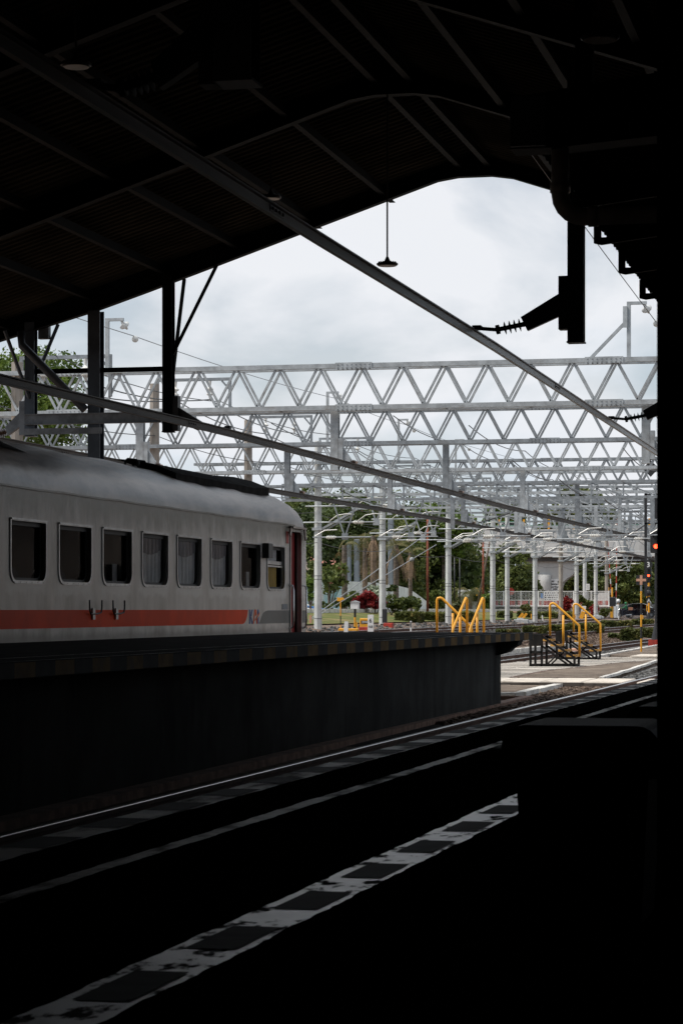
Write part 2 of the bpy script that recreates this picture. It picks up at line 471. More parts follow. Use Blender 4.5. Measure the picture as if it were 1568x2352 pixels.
mt['wall_white'] = M('wall_white', (0.76, 0.775, 0.78), 0.9, 0, 0.08, 0.8, stain=((0.15, 0.145, 0.14), 0.8, 0.56, 0.78, (1.2, 1.2, 0.22)))
mt['mural'] = M('mural', (0.55, 0.72, 0.75), 0.9, 0, 0.1, 0.5, col2=(0.25, 0.55, 0.60), stain=((0.68, 0.70, 0.70), 0.5, 0.5, 0.6, (1, 1, 0.5)))
mt['house_wall'] = M('house_wall', (0.42, 0.36, 0.32), 0.9, 0, 0.15, 1)
mt['roof_tile'] = M('roof_tile', (0.27, 0.21, 0.18), 0.9, 0, 0.3, 2)
mt['pale_conc'] = M('pale_conc', (0.56, 0.55, 0.53), 0.9, 0, 0.07, 0.25, stain=((0.33, 0.31, 0.29), 0.35, 0.55, 0.8, (1, 1, 0.3)))
mt['deck_under'] = M('deck_under', (0.10, 0.095, 0.09), 0.9, 0, 0.15, 0.3)
mt['blue_grey'] = M('blue_grey', (0.17, 0.195, 0.23), 0.8, 0, 0.1, 0.5)
mt['orange_wall'] = M('orange_wall', (0.72, 0.14, 0.03), 0.7)
mt['cyan'] = M('cyan', (0.08, 0.42, 0.44), 0.6)
mt['green_rail'] = M('green_rail', (0.05, 0.16, 0.11), 0.6)
mt['rubble'] = None
mt['bark'] = M('bark', (0.12, 0.09, 0.07), 0.95, 0, 0.3, 3, bump=0.02, bscale=8)
mt['palm_bark'] = M('palm_bark', (0.17, 0.135, 0.115), 0.95, 0, 0.25, 2, stretch=(1, 1, 5))
mt['dry_frond'] = M('dry_frond', (0.24, 0.16, 0.10), 0.95, 0, 0.35, 2)
mt['rust'] = M('rust', (0.20, 0.055, 0.03), 0.85, 0, 0.3, 3)
mt['poster_blue'] = M('poster_blue', (0.05, 0.18, 0.42), 0.6)
mt['car_black'] = M('car_black', (0.012, 0.013, 0.02), 0.12, 0.0, 0.1)
mt['car_glass'] = M('car_glass', (0.01, 0.012, 0.014), 0.05)
mt['car_roof'] = M('car_roof', (0.55, 0.56, 0.58), 0.25, 0.3)
mt['alloy'] = M('alloy', (0.5, 0.5, 0.52), 0.3, 0.8)
mt['green_jacket'] = M('green_jacket', (0.03, 0.19, 0.08), 0.8)
mt['trousers'] = M('trousers', (0.015, 0.018, 0.03), 0.9)
mt['skin'] = M('skin', (0.30, 0.17, 0.11), 0.6)
mt['cardboard'] = M('cardboard', (0.33, 0.15, 0.09), 0.9)
mt['wire'] = M('wire', (0.05, 0.05, 0.052), 0.5)
mt['wire_pale'] = M('wire_pale', (0.30, 0.31, 0.32), 0.5)
mt['sign_orange'] = M('sign_orange', (0.55, 0.30, 0.20), 0.6, var=0.1)
mt['point_grey'] = M('point_grey', (0.40, 0.42, 0.43), 0.6, 0, 0.12, 3)
mt['bin'] = M('bin', (0.008, 0.008, 0.009), 0.6, 0, 0.15, spec=0.04)
mt['pipe_grey'] = M('pipe_grey', (0.50, 0.49, 0.47), 0.5, 0, 0.15)
mt['leaf_dark'] = leaf_mat('leaf_dark', (0.040, 0.062, 0.020), (0.105, 0.140, 0.040), (0.20, 0.22, 0.075), 0.35)
mt['leaf_mid'] = leaf_mat('leaf_mid', (0.070, 0.096, 0.026), (0.160, 0.190, 0.048), (0.25, 0.25, 0.08), 0.4)
mt['leaf_light'] = leaf_mat('leaf_light', (0.07, 0.12, 0.02), (0.17, 0.24, 0.045), (0.24, 0.30, 0.07), 0.5)
mt['leaf_hedge'] = leaf_mat('leaf_hedge', (0.065, 0.082, 0.022), (0.165, 0.170, 0.046), (0.32, 0.25, 0.09), 1.2)
mt['leaf_red'] = leaf_mat('leaf_red', (0.11, 0.010, 0.012), (0.36, 0.035, 0.035), (0.42, 0.14, 0.09), 2.5)
mt['leaf_palm'] = leaf_mat('leaf_palm', (0.07, 0.085, 0.03), (0.17, 0.145, 0.05), (0.25, 0.15, 0.06), 0.9)
mt['flower'] = leaf_mat('flower', (0.55, 0.20, 0.16), (0.70, 0.36, 0.28), None, 2.0)
mt['variegated'] = leaf_mat('variegated', (0.10, 0.14, 0.06), (0.48, 0.52, 0.40), None, 3.0)

# coach paint: grimy run-off below the eaves, pale reflections painted in around the windows
def coach_paint():
    m = mt['coach_white']; t = m.node_tree; b = t.nodes['Principled BSDF']
    last = b.inputs['Base Color'].links[0].from_socket
    co = N(t, 'ShaderNodeTexCoord'); sx = N(t, 'ShaderNodeSeparateXYZ'); t.links.new(co.outputs['Object'], sx.inputs[0])
    def noise(scale, st, det=5.0):
        mp_ = N(t, 'ShaderNodeMapping'); mp_.inputs['Scale'].default_value = st; t.links.new(co.outputs['Object'], mp_.inputs[0])
        n_ = N(t, 'ShaderNodeTexNoise', inp={'Scale': scale, 'Detail': det, 'Roughness': 0.6}); t.links.new(mp_.outputs[0], n_.inputs['Vector']); return n_.outputs['Fac']
    def math_(op, a, c):
        n_ = N(t, 'ShaderNodeMath', operation=op)
        for i, q in enumerate((a, c)):
            if isinstance(q, float): n_.inputs[i].default_value = q
            else: t.links.new(q, n_.inputs[i])
        return n_.outputs[0]
    def rng_(x, a, c, smooth='SMOOTHSTEP'):
        n_ = N(t, 'ShaderNodeMapRange', interpolation_type=smooth, inp={'From Min': a, 'From Max': c}); t.links.new(x, n_.inputs[0]); return n_.outputs[0]
    def mix_(f, col, last):
        x = N(t, 'ShaderNodeMix', data_type='RGBA'); t.links.new(f, x.inputs[0]); t.links.new(last, x.inputs[6]); x.inputs[7].default_value = col + (1,); return x.outputs[2]
    zj = math_('ADD', sx.outputs[2], math_('MULTIPLY', math_('SUBTRACT', noise(2.2, (1, 1.6, .5)), 0.5), 0.9))
    last = mix_(math_('MULTIPLY', rng_(zj, 2.66, 3.08), 0.9), (0.17, 0.165, 0.135), last)
    zj2 = math_('ADD', sx.outputs[2], math_('MULTIPLY', math_('SUBTRACT', noise(3.0, (1, 1.0, .4)), 0.5), 0.25))
    last = mix_(math_('MULTIPLY', rng_(zj2, 1.34, 1.22), 0.55), (0.22, 0.20, 0.18), last)
    # pale reflections painted into the colour: a pitch of 1.83 m, just below each window
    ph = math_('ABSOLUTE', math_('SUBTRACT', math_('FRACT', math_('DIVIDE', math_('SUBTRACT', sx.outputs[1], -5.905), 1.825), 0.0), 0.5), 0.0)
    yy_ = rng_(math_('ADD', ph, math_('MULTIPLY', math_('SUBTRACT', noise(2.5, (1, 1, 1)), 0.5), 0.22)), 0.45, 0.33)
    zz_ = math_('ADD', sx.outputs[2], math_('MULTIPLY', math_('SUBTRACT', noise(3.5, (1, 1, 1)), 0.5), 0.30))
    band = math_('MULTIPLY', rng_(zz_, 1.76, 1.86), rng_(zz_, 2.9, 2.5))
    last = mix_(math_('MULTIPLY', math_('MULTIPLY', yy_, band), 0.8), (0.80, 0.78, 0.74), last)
    t.links.new(last, b.inputs['Base Color'])
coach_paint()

# rubble stone wall: voronoi stones in pale mortar
def rubble():
    m = bpy.data.materials.new('rubble'); m.use_nodes = True
    t = m.node_tree; b = t.nodes['Principled BSDF']; b.inputs['Roughness'].default_value = 0.95
    co = N(t, 'ShaderNodeTexCoord')
    v = N(t, 'ShaderNodeTexVoronoi', feature='DISTANCE_TO_EDGE', inp={'Scale': 2.6})
    v2 = N(t, 'ShaderNodeTexVoronoi', feature='F1', inp={'Scale': 2.6})
    t.links.new(co.outputs['Object'], v.inputs['Vector']); t.links.new(co.outputs['Object'], v2.inputs['Vector'])
    r = N(t, 'ShaderNodeMapRange', inp={'From Min': 0.03, 'From Max': 0.07}); t.links.new(v.outputs['Distance'], r.inputs[0])
    g = N(t, 'ShaderNodeMix', data_type='RGBA'); g.inputs[6].default_value = (0.07, 0.07, 0.072, 1); g.inputs[7].default_value = (0.17, 0.165, 0.155, 1)
    t.links.new(v2.outputs['Color'], g.inputs[0])
    x = N(t, 'ShaderNodeMix', data_type='RGBA'); x.inputs[6].default_value = (0.40, 0.38, 0.35, 1)
    t.links.new(r.outputs[0], x.inputs[0]); t.links.new(g.outputs[2], x.inputs[7]); t.links.new(x.outputs[2], b.inputs['Base Color'])
    return m
mt['rubble'] = rubble()

# ================================================================== SETTING: ground, tracks, paving
def lerp(x, pts):
    if x <= pts[0][0]: return pts[0][1]
    for (a, b), (c, d) in zip(pts, pts[1:]):
        if x <= c: return b + (d - b) * (x - a) / (c - a)
    return pts[-1][1]
PROF = [(14.0, -0.13), (15.8, 0.10), (17.5, 0.25), (20, 0.36), (22.5, 0.5), (24, 0.68), (25.3, 0.88), (26.5, 0.95), (30, 1.32), (30.6, 1.45), (46, 1.75)]
def ground_z(x, y):
    d = -x
    z = lerp(d, PROF)
    if y < 47: z = min(z, -0.13)
    elif y < 52: z = -0.13 + (z + 0.13) * (y - 47) / 5 if z > -0.13 else z
    if y > 205:
        k = min(1, (y - 205) / 40)
        far = 0.62 if d > 18 else lerp(d, [(8, -0.13), (18, 0.62)])
        z = z * (1 - k) + far * k
    return z
xs = [-1500, -600, -300, -160, -100, -70, -55] + [-46 + 1.0 * i for i in range(0, 38)] + [-8, -5, 0, 6, 12, 30, 80, 200, 600, 1500]
ys = [-300, -60, 0, 20, 40, 47] + [52 + 6 * i for i in range(0, 40)] + [300, 330, 380, 450, 600, 900, 1500, 3000]
mb = MB()
vs = [(x, y, ground_z(x, y)) for y in ys for x in xs]
nx = len(xs)
fs = [(j * nx + i, j * nx + i + 1, (j + 1) * nx + i + 1, (j + 1) * nx + i) for j in range(len(ys) - 1) for i in range(nx - 1)]
mb.add(vs, fs)
struct(mb.build('ground', mt['ballast'], loc=(0, 0, 0)))

def ribbon(name, pts_l, pts_r, mat, lift=0.006, follow=True, kind='structure', sub=1):
    """sheet between two polylines (x, y) laid on the ground"""
    m_ = MB(); vs = []
    L, Q = [], []
    for a, b, o in ((pts_l, None, L), (pts_r, None, Q)):
        for (p, q) in zip(a, a[1:]):
            for i in range(sub): o.append((p[0] + (q[0] - p[0]) * i / sub, p[1] + (q[1] - p[1]) * i / sub))
        o.append(a[-1])
    for p, q in zip(L, Q):
        for s in range(5):
            x, y = p[0] + (q[0] - p[0]) * s / 4, p[1] + (q[1] - p[1]) * s / 4
            vs.append((x, y, (ground_z(x, y) if follow else 0) + lift))
    n = len(L)
    m_.add(vs, [(i * 5 + s, i * 5 + s + 1, i * 5 + s + 6, i * 5 + s + 5) for i in range(n - 1) for s in range(4)])
    o = m_.build(name, mat)
    o['kind'] = kind
    return o
# lawn bank and garden behind the far tracks, soil patches
yy = [95 + 10 * i for i in range(14)]
ribbon('lawn', [(-31, y) for y in yy], [(-25.6, y) for y in yy], mt['grass'], 0.05, sub=3)
yy2 = [100 + 12 * i for i in range(13)]
ribbon('garden_ground', [(-60, y) for y in yy2], [(-31.05, y) for y in yy2], mt['grass'], 0.06, sub=2)
ribbon('soil_patch', [(-31, 190), (-31, 236)], [(-26, 196), (-24.5, 240)], mt['soil'], 0.09, sub=4)

RAIL = [(-0.065, 0), (0.065, 0), (0.065, 0.012), (0.012, 0.03), (0.012, 0.105), (0.034, 0.115), (0.034, 0.15), (0.028, 0.156), (-0.028, 0.156), (-0.034, 0.15), (-0.034, 0.115), (-0.012, 0.105), (-0.012, 0.03), (-0.065, 0.012)]
def track(label, left, gauge=1.067, top=None, sleepers=None):
    """left: polyline (x, y) of the left rail's centre; top: z of rail head or None = on the ground"""
    mid = left[len(left) // 2]
    zt = (lambda x, y: top) if top is not None else (lambda x, y: ground_z(x, y) + 0.15)
    t = thing('railway_track', label, 'railway track', (mid[0], mid[1], zt(*mid) - 0.16))
    for side in (0, gauge + 0.07):
        r = MB()
        pts = [(x + side, y, zt(x + side, y) - 0.156) for x, y in left]
        r.sweep(pts, RAIL)
        me = r.build('rail', [mt['rail_side'], mt['rail_top']], t)
        k = len(RAIL)
        idx = []
        for i in range(len(left) - 1):
            for j in range(k): idx.append(1 if j in (6, 7, 8) else 0)
        idx += [0, 0]
        me.data.polygons.foreach_set('material_index', idx)
        fixn(me.data)
    if sleepers:
        y0, y1, st = sleepers
        y = y0
        while y < y1:
            x = lerp(y, [(b, a) for a, b in left]) + gauge / 2
            MB().box(x - 1.0, x + 1.0, y - 0.11, y + 0.11, zt(x, y) - 0.30, zt(x, y) - 0.150).build('sleeper', mt['sleeper'], t)
            y += st
    return t
TR1 = [(-6.3, -40), (-6.22, 10), (-6.19, 16.3), (-6.11, 25), (-6.04, 32.5), (-5.97, 40), (-5.86, 48), (-5.74, 60), (-5.6, 80), (-5.4, 120), (-5.2, 180), (-5, 300)]
track('nearest track beside the low platform with one bright polished rail', TR1, top=0.0)
track('rusty second track running behind the black stair units past the high platform', [(-13.15, -30), (-13.15, 46), (-13.1, 60), (-13.05, 110), (-13.0, 170), (-13.0, 300)], top=0.02, sleepers=(62, 104, 0.62))
track('third rusty track running between two lines of clipped hedge', [(-18.1, 50), (-18.1, 110), (-18.15, 160), (-18.3, 300)])
track('far rusty track just in front of the row of pale concrete masts', [(-22.8, 55), (-22.8, 100), (-23.0, 150), (-24.2, 200), (-27, 250)])

# loose stones that break up the ballast near the crossing (nobody could count them)
def stones(name, area, n, size, mat, zoff=0.0):
    m_ = MB()
    for _ in range(n):
        u, v = rng.random(), rng.random()
        a, b, c, d = area     # quad corners
        x = (a[0] * (1 - u) + b[0] * u) * (1 - v) + (d[0] * (1 - u) + c[0] * u) * v
        y = (a[1] * (1 - u) + b[1] * u) * (1 - v) + (d[1] * (1 - u) + c[1] * u) * v
        s = size * (0.5 + rng.random())
        z = ground_z(x, y) + zoff
        ang = rng.random() * 6.28
        pts = []
        for k, (h, rr) in enumerate(((-0.2, 1.0), (0.55, 0.75))):
            for j in range(5):
                t = ang + j * 1.257 + rng.uniform(-.3, .3) + k * 0.4
                q = s * rr * rng.uniform(0.7, 1.15)
                pts.append((x + q * math.cos(t), y + q * math.sin(t), z + s * h * rng.uniform(0.8, 1.2)))
        m_.add(pts, [tuple(range(5, 10))] + [(j, (j + 1) % 5, 5 + (j + 1) % 5, 5 + j) for j in range(5)])
    o = m_.build(name, mat); o['kind'] = 'stuff'
    return o
stones('ballast_stones', [(-6.75, 36), (-6.15, 36), (-5.95, 53.9), (-7.2, 53.9)], 2400, 0.05, mt['stone_brown'])
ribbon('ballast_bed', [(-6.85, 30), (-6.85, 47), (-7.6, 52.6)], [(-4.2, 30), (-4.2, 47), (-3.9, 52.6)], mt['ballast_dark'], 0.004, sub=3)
ribbon('gravel_bed', [(-6.75, 58.5), (-7.3, 78), (-6.9, 100), (-6.4, 135)], [(-3.9, 58.5), (-3.8, 74), (-3.7, 100), (-3.7, 135)], mt['ballast_grey'], 0.004, sub=4)
stones('gravel_stones', [(-6.7, 57.5), (-5.9, 57.5), (-5.7, 90), (-7.0, 90)], 2200, 0.06, mt['stone'])
ribbon('gravel_bed', [(-14.0, 60), (-14.0, 140)], [(-10.9, 60), (-10.9, 140)], mt['ballast_grey'], 0.004, sub=5)
stones('gravel_stones', [(-13.6, 62), (-11.0, 62), (-10.8, 105), (-13.6, 105)], 1500, 0.06, mt['stone'], 0.0)
stones('ballast_stones', [(-17.6, 62), (-14.0, 62), (-14.0, 140), (-17.6, 140)], 2200, 0.085, mt['stone_brown'], 0.0)
stones('ballast_stones', [(-25, 85), (-18.4, 85), (-18.4, 175), (-25, 175)], 2600, 0.10, mt['stone'], 0.0)

# paved ground between the tracks
pav = MB()
pav.box(-9.6, -7.35, 46.9, 53.9, -0.20, -0.075)
struct(pav.build('brick_paving', mt['paver']))
pav = MB()
def poly_slab(m_, pts, z0, z1):
    m_.plate([pts], lambda a, b, t: (a, b, t), z0, z1)
poly_slab(pav, [(-8.88, 57.2), (-6.8, 57.2), (-6.98, 65.0), (-7.38, 77.6), (-8.05, 74.2), (-8.88, 64)], -0.2, 0.0)
o = pav.build('brick_paving', mt['paver']); struct(o); fixn(o.data)
pav = MB(); poly_slab(pav, [(-10.0, 86.5), (-7.4, 78.5), (-7.2, 112), (-10.4, 112)], -0.2, 0.0)
o = pav.build('brick_paving', mt['paver']); struct(o); fixn(o.data)
pav = MB(); poly_slab(pav, [(-17.0, 66), (-14.2, 66), (-14.2, 112), (-16.4, 112)], -0.2, 0.06)
o = pav.build('brick_paving', mt['paver']); struct(o); fixn(o.data)
def kerb(pts, w=0.22, h=0.10, lift=0.0, mat='white_kerb'):
    m_ = MB()
    for (a, b) in zip(pts, pts[1:]):
        n = max(1, int((Vector(b) - Vector(a)).length / 1.3))
        for i in range(n):
            p = [a[k] + (b[k] - a[k]) * (i + 0.02) / n for k in (0, 1)]
            q = [a[k] + (b[k] - a[k]) * (i + 0.98) / n for k in (0, 1)]
            zz = ground_z(*p) + lift
            m_.beam((p[0], p[1], zz + rng.uniform(-.01, .01)), (q[0], q[1], zz + rng.uniform(-.01, .01)), w * rng.uniform(.85, 1.1), h * 2)
    o = m_.build('kerb', mt[mat]); struct(o); return o
kerb([(-6.8, 57.4), (-6.95, 65), (-7.4, 77.5)], 0.12, 0.03, 0.115)
kerb([(-7.1, 80), (-7.0, 112)], 0.2, 0.07, 0.10)
kerb([(-9.9, 78.5), (-10.4, 112)], 0.2, 0.07, 0.10)
kerb([(-14.1, 64), (-14.1, 112)], 0.24, 0.09, 0.14)
kerb([(-17.1, 66), (-16.5, 112)], 0.24, 0.09, 0.02)
kerb([(-7.7, 47.6), (-7.28, 48.0), (-7.3, 50.0), (-7.3, 53.8)], 0.22, 0.045, 0.05)
kerb([(-30.5, 100), (-30.5, 112), (-30.5, 200)], 0.35, 0.2, 0.0)
kerb([(-8.4, 53.6), (-6.72, 53.8)], 0.25, 0.06, 0.06, 'slab_edge')

# crossing of pale concrete slabs over the nearest track, and the plank walkway behind it
cr = MB()
x = -9.6
while x < -4.1:
    w = 0.92
    if not (-6.1 < x + w / 2 < -4.3):
        cr.bbox(x, x + w - 0.02, 54.2 + rng.uniform(-.03, .03), 57.0, -0.16, -0.01 + rng.uniform(0, .012), 0.02)
    x += w
cr.bbox(-5.64, -4.70, 54.2, 57.0, -0.16, -0.012, 0.02)
struct(cr.build('crossing_slabs', mt['slab']))
se = MB(); se.box(-9.7, -5.92, 54.08, 54.17, -0.3, -0.04)
struct(se.build('crossing_edge', mt['slab_edge']))
pl = MB()
y = 57.15
while y < 82:
    x0 = lerp(y, [(57, -12.2), (74, -11.3), (82, -10.6)])
    x1 = lerp(y, [(57, -8.95), (64, -9.0), (74, -8.15), (78, -7.4), (82, -7.0)])
    n = 2
    for k in range(n):
        a, b = x0 + (x1 - x0) * k / n, x0 + (x1 - x0) * (k + 1) / n
        pl.box(a + 0.01, b - 0.02, y, y + 0.25, -0.14, 0.0 + rng.uniform(-.012, .016))
    y += 0.30
struct(pl.build('plank_walkway', mt['plank']))
pe = MB(); pe.beam((-8.9, 57.2, -0.05), (-8.95, 64, -0.05), 0.1, 0.1); pe.beam((-8.92, 64, -0.05), (-8.08, 74, -0.05), 0.1, 0.1); pe.beam((-8.08, 74, -0.05), (-7.33, 78, -0.05), 0.1, 0.1)
struct(pe.build('walkway_edge', mt['rail_side']))
hatch = MB()
for k in range(2):
    x0 = -8.6 + 0.0 * k; y0 = 80.6 + 1.9 * k
    hatch.bbox(x0, x0 + 1.3, y0, y0 + 1.6, 0.015, 0.07, 0.01)
    hatch.tube([(x0 + .9, y0 + .4, 0.07), (x0 + .9, y0 + .4, .12), (x0 + .9, y0 + .9, .12), (x0 + .9, y0 + .9, 0.07)], 0.018, 6)
struct(hatch.build('manhole_cover', mt['slab']))

# ------------------------------------------------------------------ low platform the photo is taken from
PS = 0.0113
def lp(d, y): return -d + PS * (y - 17)
low = MB()
Y0, Y1 = -45, 50
low.add([(lp(4.36, Y0), Y0, -.2), (lp(4.36, Y1), Y1, -.2), (5, Y1, -.2), (5, Y0, -.2), (lp(4.36, Y0), Y0, .4), (lp(4.36, Y1), Y1, .4), (5, Y1, .4), (5, Y0, .4)],
        [(0, 1, 2, 3), (7, 6, 5, 4), (0, 4, 5, 1), (1, 5, 6, 2), (2, 6, 7, 3), (3, 7, 4, 0)])
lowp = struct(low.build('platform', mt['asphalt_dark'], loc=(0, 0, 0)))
fixn(lowp.data)
def strip(name, d0, d1, z, mats, period, dark, inset0, inset1, phase=0.0, y0=2, y1=49):
    """painted band along the platform; mats[0] ground paint, mats[1] tiles set into it"""
    m_ = MB()
    n = 620
    e0 = e1 = 0.0; prev = None
    for i in range(n + 1):
        a = y0 + (y1 - y0) * i / n
        e0 = e0 * .6 + rng.uniform(-.007, .007); e1 = e1 * .6 + rng.uniform(-.007, .007)
        cur = [(lp(d0 + e0, a), a, z), (lp(d1 + e1, a), a, z)]
        if prev: m_.add([prev[0], prev[1], cur[1], cur[0]], [(0, 1, 2, 3)])
        prev = cur
    if dark:
        m_.mi = 1
        y = y0 + phase
        while y + dark < y1:
            a, b = y, y + dark
            m_.add([(lp(d0 - inset0, a), a, z + .003), (lp(d1 + inset1, a), a, z + .003), (lp(d1 + inset1, b), b, z + .003), (lp(d0 - inset0, b), b, z + .003)], [(0, 1, 2, 3)])
            y += period
    m_.build(name, mats, lowp)
strip('painted_strip', 2.40, 2.135, 0.404, [mt['strip_white'], mt['strip_tile']], 1.17, 0.62, 0.05, 0.03, 0.42)
strip('painted_strip', 4.345, 4.09, 0.404, [mt['strip_grey'], mt['strip_tile']], 1.17, 0.62, 0.0, 0.012, 0.2)
strip('painted_strip', 3.57, 3.47, 0.404, [mt['strip_grey']], 0, 0, 0, 0)

# ------------------------------------------------------------------ high platform beside the coach
hp = MB()
def hx(y): return lerp(y, [(-40, -6.72), (24, -6.66), (43.2, -6.35)])
PE = 43.3
hp.add([(hx(-40), -40, 1.06), (hx(24), 24, 1.06), (hx(PE), PE, 1.06), (-10.62, PE, 1.06), (-10.62, -40, 1.06),
        (hx(-40), -40, 1.19), (hx(24), 24, 1.19), (hx(PE), PE, 1.19), (-10.62, PE, 1.19), (-10.62, -40, 1.19)],
       [(0, 1, 2, 3, 4), (9, 8, 7, 6, 5), (0, 5, 6, 1), (1, 6, 7, 2), (2, 7, 8, 3), (3, 8, 9, 4), (4, 9, 5, 0)])
plat = struct(hp.build('platform', mt['deck_dark'], loc=(-8.5, 0, 0)))
fixn(plat.data)
w = MB()
w.add([(-7.1, -40, -.3), (-7.03, 24, -.3), (-6.82, 42.6, -.3), (-10.5, 42.6, -.3), (-10.5, -40, -.3), (-7.1, -40, 1.06), (-7.03, 24, 1.06), (-6.82, 42.6, 1.06), (-10.5, 42.6, 1.06), (-10.5, -40, 1.06)],
      [(0, 5, 6, 1), (1, 6, 7, 2), (2, 7, 8, 3), (3, 8, 9, 4), (4, 9, 5, 0)])
o = w.build('platform_wall', mt['concrete_wall'], plat); fixn(o.data)
br = MB()
br.plate([[(-6.82, 1.06), (-6.42, 1.06), (-6.45, 0.98), (-6.55, 0.93), (-6.62, 0.86), (-6.82, 0.80)]], lambda a, b, t: (a, t, b), 42.1, 42.58)
o = br.build('bracket', mt['concrete_wall'], plat); fixn(o.data)
hz = MB()
y = 8.0; k = 0
while y < PE - 0.02:
    b = min(y + 0.47, PE)
    hz.mi = k % 2
    hz.add([(hx(y) + .004, y, 1.064), (hx(b) + .004, b, 1.064), (hx(b) + .004, b, 1.186), (hx(y) + .004, y, 1.186)], [(0, 1, 2, 3)])
    y = b; k += 1
hz.build('hazard_edge', [mt['hazard_k'], mt['hazard_y']], plat)
ln = MB()
for d, wd in ((0.0, 0.05), (0.55, 0.035)):
    for a, b in ((8, 24), (24, PE)):
        ln.add([(hx(a) - d, a, 1.194), (hx(b) - d, b, 1.194), (hx(b) - d - wd, b, 1.194), (hx(a) - d - wd, a, 1.194)], [(0, 1, 2, 3)])
ln.build('edge_line', mt['strip_grey'], plat)
lk = MB(); lk.box(-6.98, -6.78, -40, 46.4, -0.30, -0.05); lk.box(-7.9, -6.98, 46.2, 46.4, -0.3, -0.055)
o = lk.build('drain_kerb', mt['brick_kerb']); struct(o)

# ================================================================== TRAIN SHED
shed = thing('train_shed', 'dark open-ended steel train shed with a gabled corrugated roof', 'station roof', (-7.78, 8, 0))
XR = -7.78
def roof_under(x):     # underside of the sheeting
    return 10.22 - 0.312 * max(0, abs(x - XR) - 0.0)
FR = [45.5 - 7.5 * i for i in range(0, 12)]
UND = [(0.0, 9.79), (0.32, 9.79), (0.72, 9.73), (6.45, 7.80), (7.5, 7.46), (9.9, 6.80)]
for Y in FR:
    f_ = MB()
    left = [(XR - a, b) for a, b in UND][::-1]
    right = [(XR + a, b) for a, b in UND][1:]
    top = [(XR + 9.9, roof_under(XR + 9.9) - 0.03), (XR, roof_under(XR) - 0.03), (XR - 9.9, roof_under(XR - 9.9) - 0.03)]
    f_.plate([left + right + top], lambda a, b, t, Y=Y: (a, Y + t, b), -0.015, 0.015)
    for seg in (left + right,):
        for p, q in zip(seg, seg[1:]):
            f_.beam((p[0], Y, p[1] - 0.008), (q[0], Y, q[1] - 0.008), 0.20, 0.016, up=(0, 0, 1))
    for p, q in zip(top, top[1:]):
        f_.beam((p[0], Y, p[1] + 0.008), (q[0], Y, q[1] + 0.008), 0.20, 0.016)
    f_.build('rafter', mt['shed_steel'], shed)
def hcol(name, x, y, z0, z1, w, d, mat, parent, t=0.016):
    m_ = MB()
    m_.box(x - w / 2, x + w / 2, y - d / 2, y - d / 2 + t, z0, z1)
    m_.box(x - w / 2, x + w / 2, y + d / 2 - t, y + d / 2, z0, z1)
    m_.box(x - t / 2, x + t / 2, y - d / 2 + t, y + d / 2 - t, z0, z1)
    return m_.build(name, mat, parent)
for Y in FR:
    c = hcol('column', XR - 7.5, Y, -0.2, 7.44, 0.25, 0.27, mt['col_steel'], shed)
    if Y < -1 or Y > 5: hcol('column', XR + 7.157, Y, 0.39, 7.44, 0.26, 0.27, mt['shed_steel'], shed)
for a in (0.28, 1.75, 3.2, 4.65, 6.1, 7.6, 9.3):
    for s in (-1, 1):
        x = XR + s * a
        z = roof_under(x) - 0.012
        p = MB()
        p.box(x - 0.012, x + 0.012, -37.5, 46.3, z - 0.17, z - 0.012)
        p.box(x - 0.055, x + 0.055, -37.5, 46.3, z - 0.185, z - 0.172)
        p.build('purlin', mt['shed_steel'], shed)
for s in (-1, 1):      # corrugated sheeting, ribs running down the slope
    m_ = MB(); vs = []; y = -37.6; i = 0
    prof = [(0, 0), (0.11, 0), (0.15, 0.045), (0.22, 0.045)]
    rows = []
    while y < 46.6:
        for dy, dz in prof: rows.append((y + dy, dz))
        y += 0.26
    xa, xb = XR, XR + s * 10.15
    for yy_, dz in rows:
        vs += [(xa, yy_, roof_under(xa) + dz), (xb, yy_, roof_under(xb) + dz)]
    m_.add(vs, [(2 * i, 2 * i + 1, 2 * i + 3, 2 * i + 2) for i in range(len(rows) - 1)])
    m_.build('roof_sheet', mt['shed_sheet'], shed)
g = MB(); g.box(XR - 10.45, XR - 10.12, -37, 46.4, 6.75, 6.98)
g.build('gutter', mt['shed_steel'], shed)
dp = MB(); dp.tube([(-16.72, 45.2, 7.05), (-16.70, 45.2, 6.78), (-15.45, 45.35, 5.50)], 0.085, 10)
dp.build('downpipe', mt['col_steel'], shed, smooth=True)
tie = MB(); tie.beam((-16.5, 45.5, 6.28), (-13.9, 45.5, 6.28), 0.06, 0.09)
tie.build('tie_beam', mt['shed_steel'], shed)
tb = MB()
tb.box(-16.7, -13.9, 45.34, 45.36, 5.24, 5.42); tb.box(-16.7, -13.9, 45.30, 45.40, 5.42, 5.435); tb.box(-16.7, -13.9, 45.30, 45.40, 5.225, 5.24)
tb.box(-16.7, -15.1, 45.32, 45.335, 5.03, 5.15)
tb.build('tie_beam', mt['galv_dark'], shed)
jb = MB(); jb.bbox(-16.55, -16.33, 45.7, 45.85, 6.95, 7.25, 0.01)
jb.build('junction_box', mt['galv_dark'], shed)
wl = MB(); wl.box(-21.2, -21.0, -38, 36, -0.2, 7.5); wl.box(5.0, 5.2, -38, 34, -0.2, 7.6); wl.box(-21, 5, -38.2, -38, -0.2, 11)  # unseen walls added to keep daylight out of the shed
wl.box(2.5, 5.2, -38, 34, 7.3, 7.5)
wl.build('unseen_blocking_wall', mt['dark_wall'], shed)

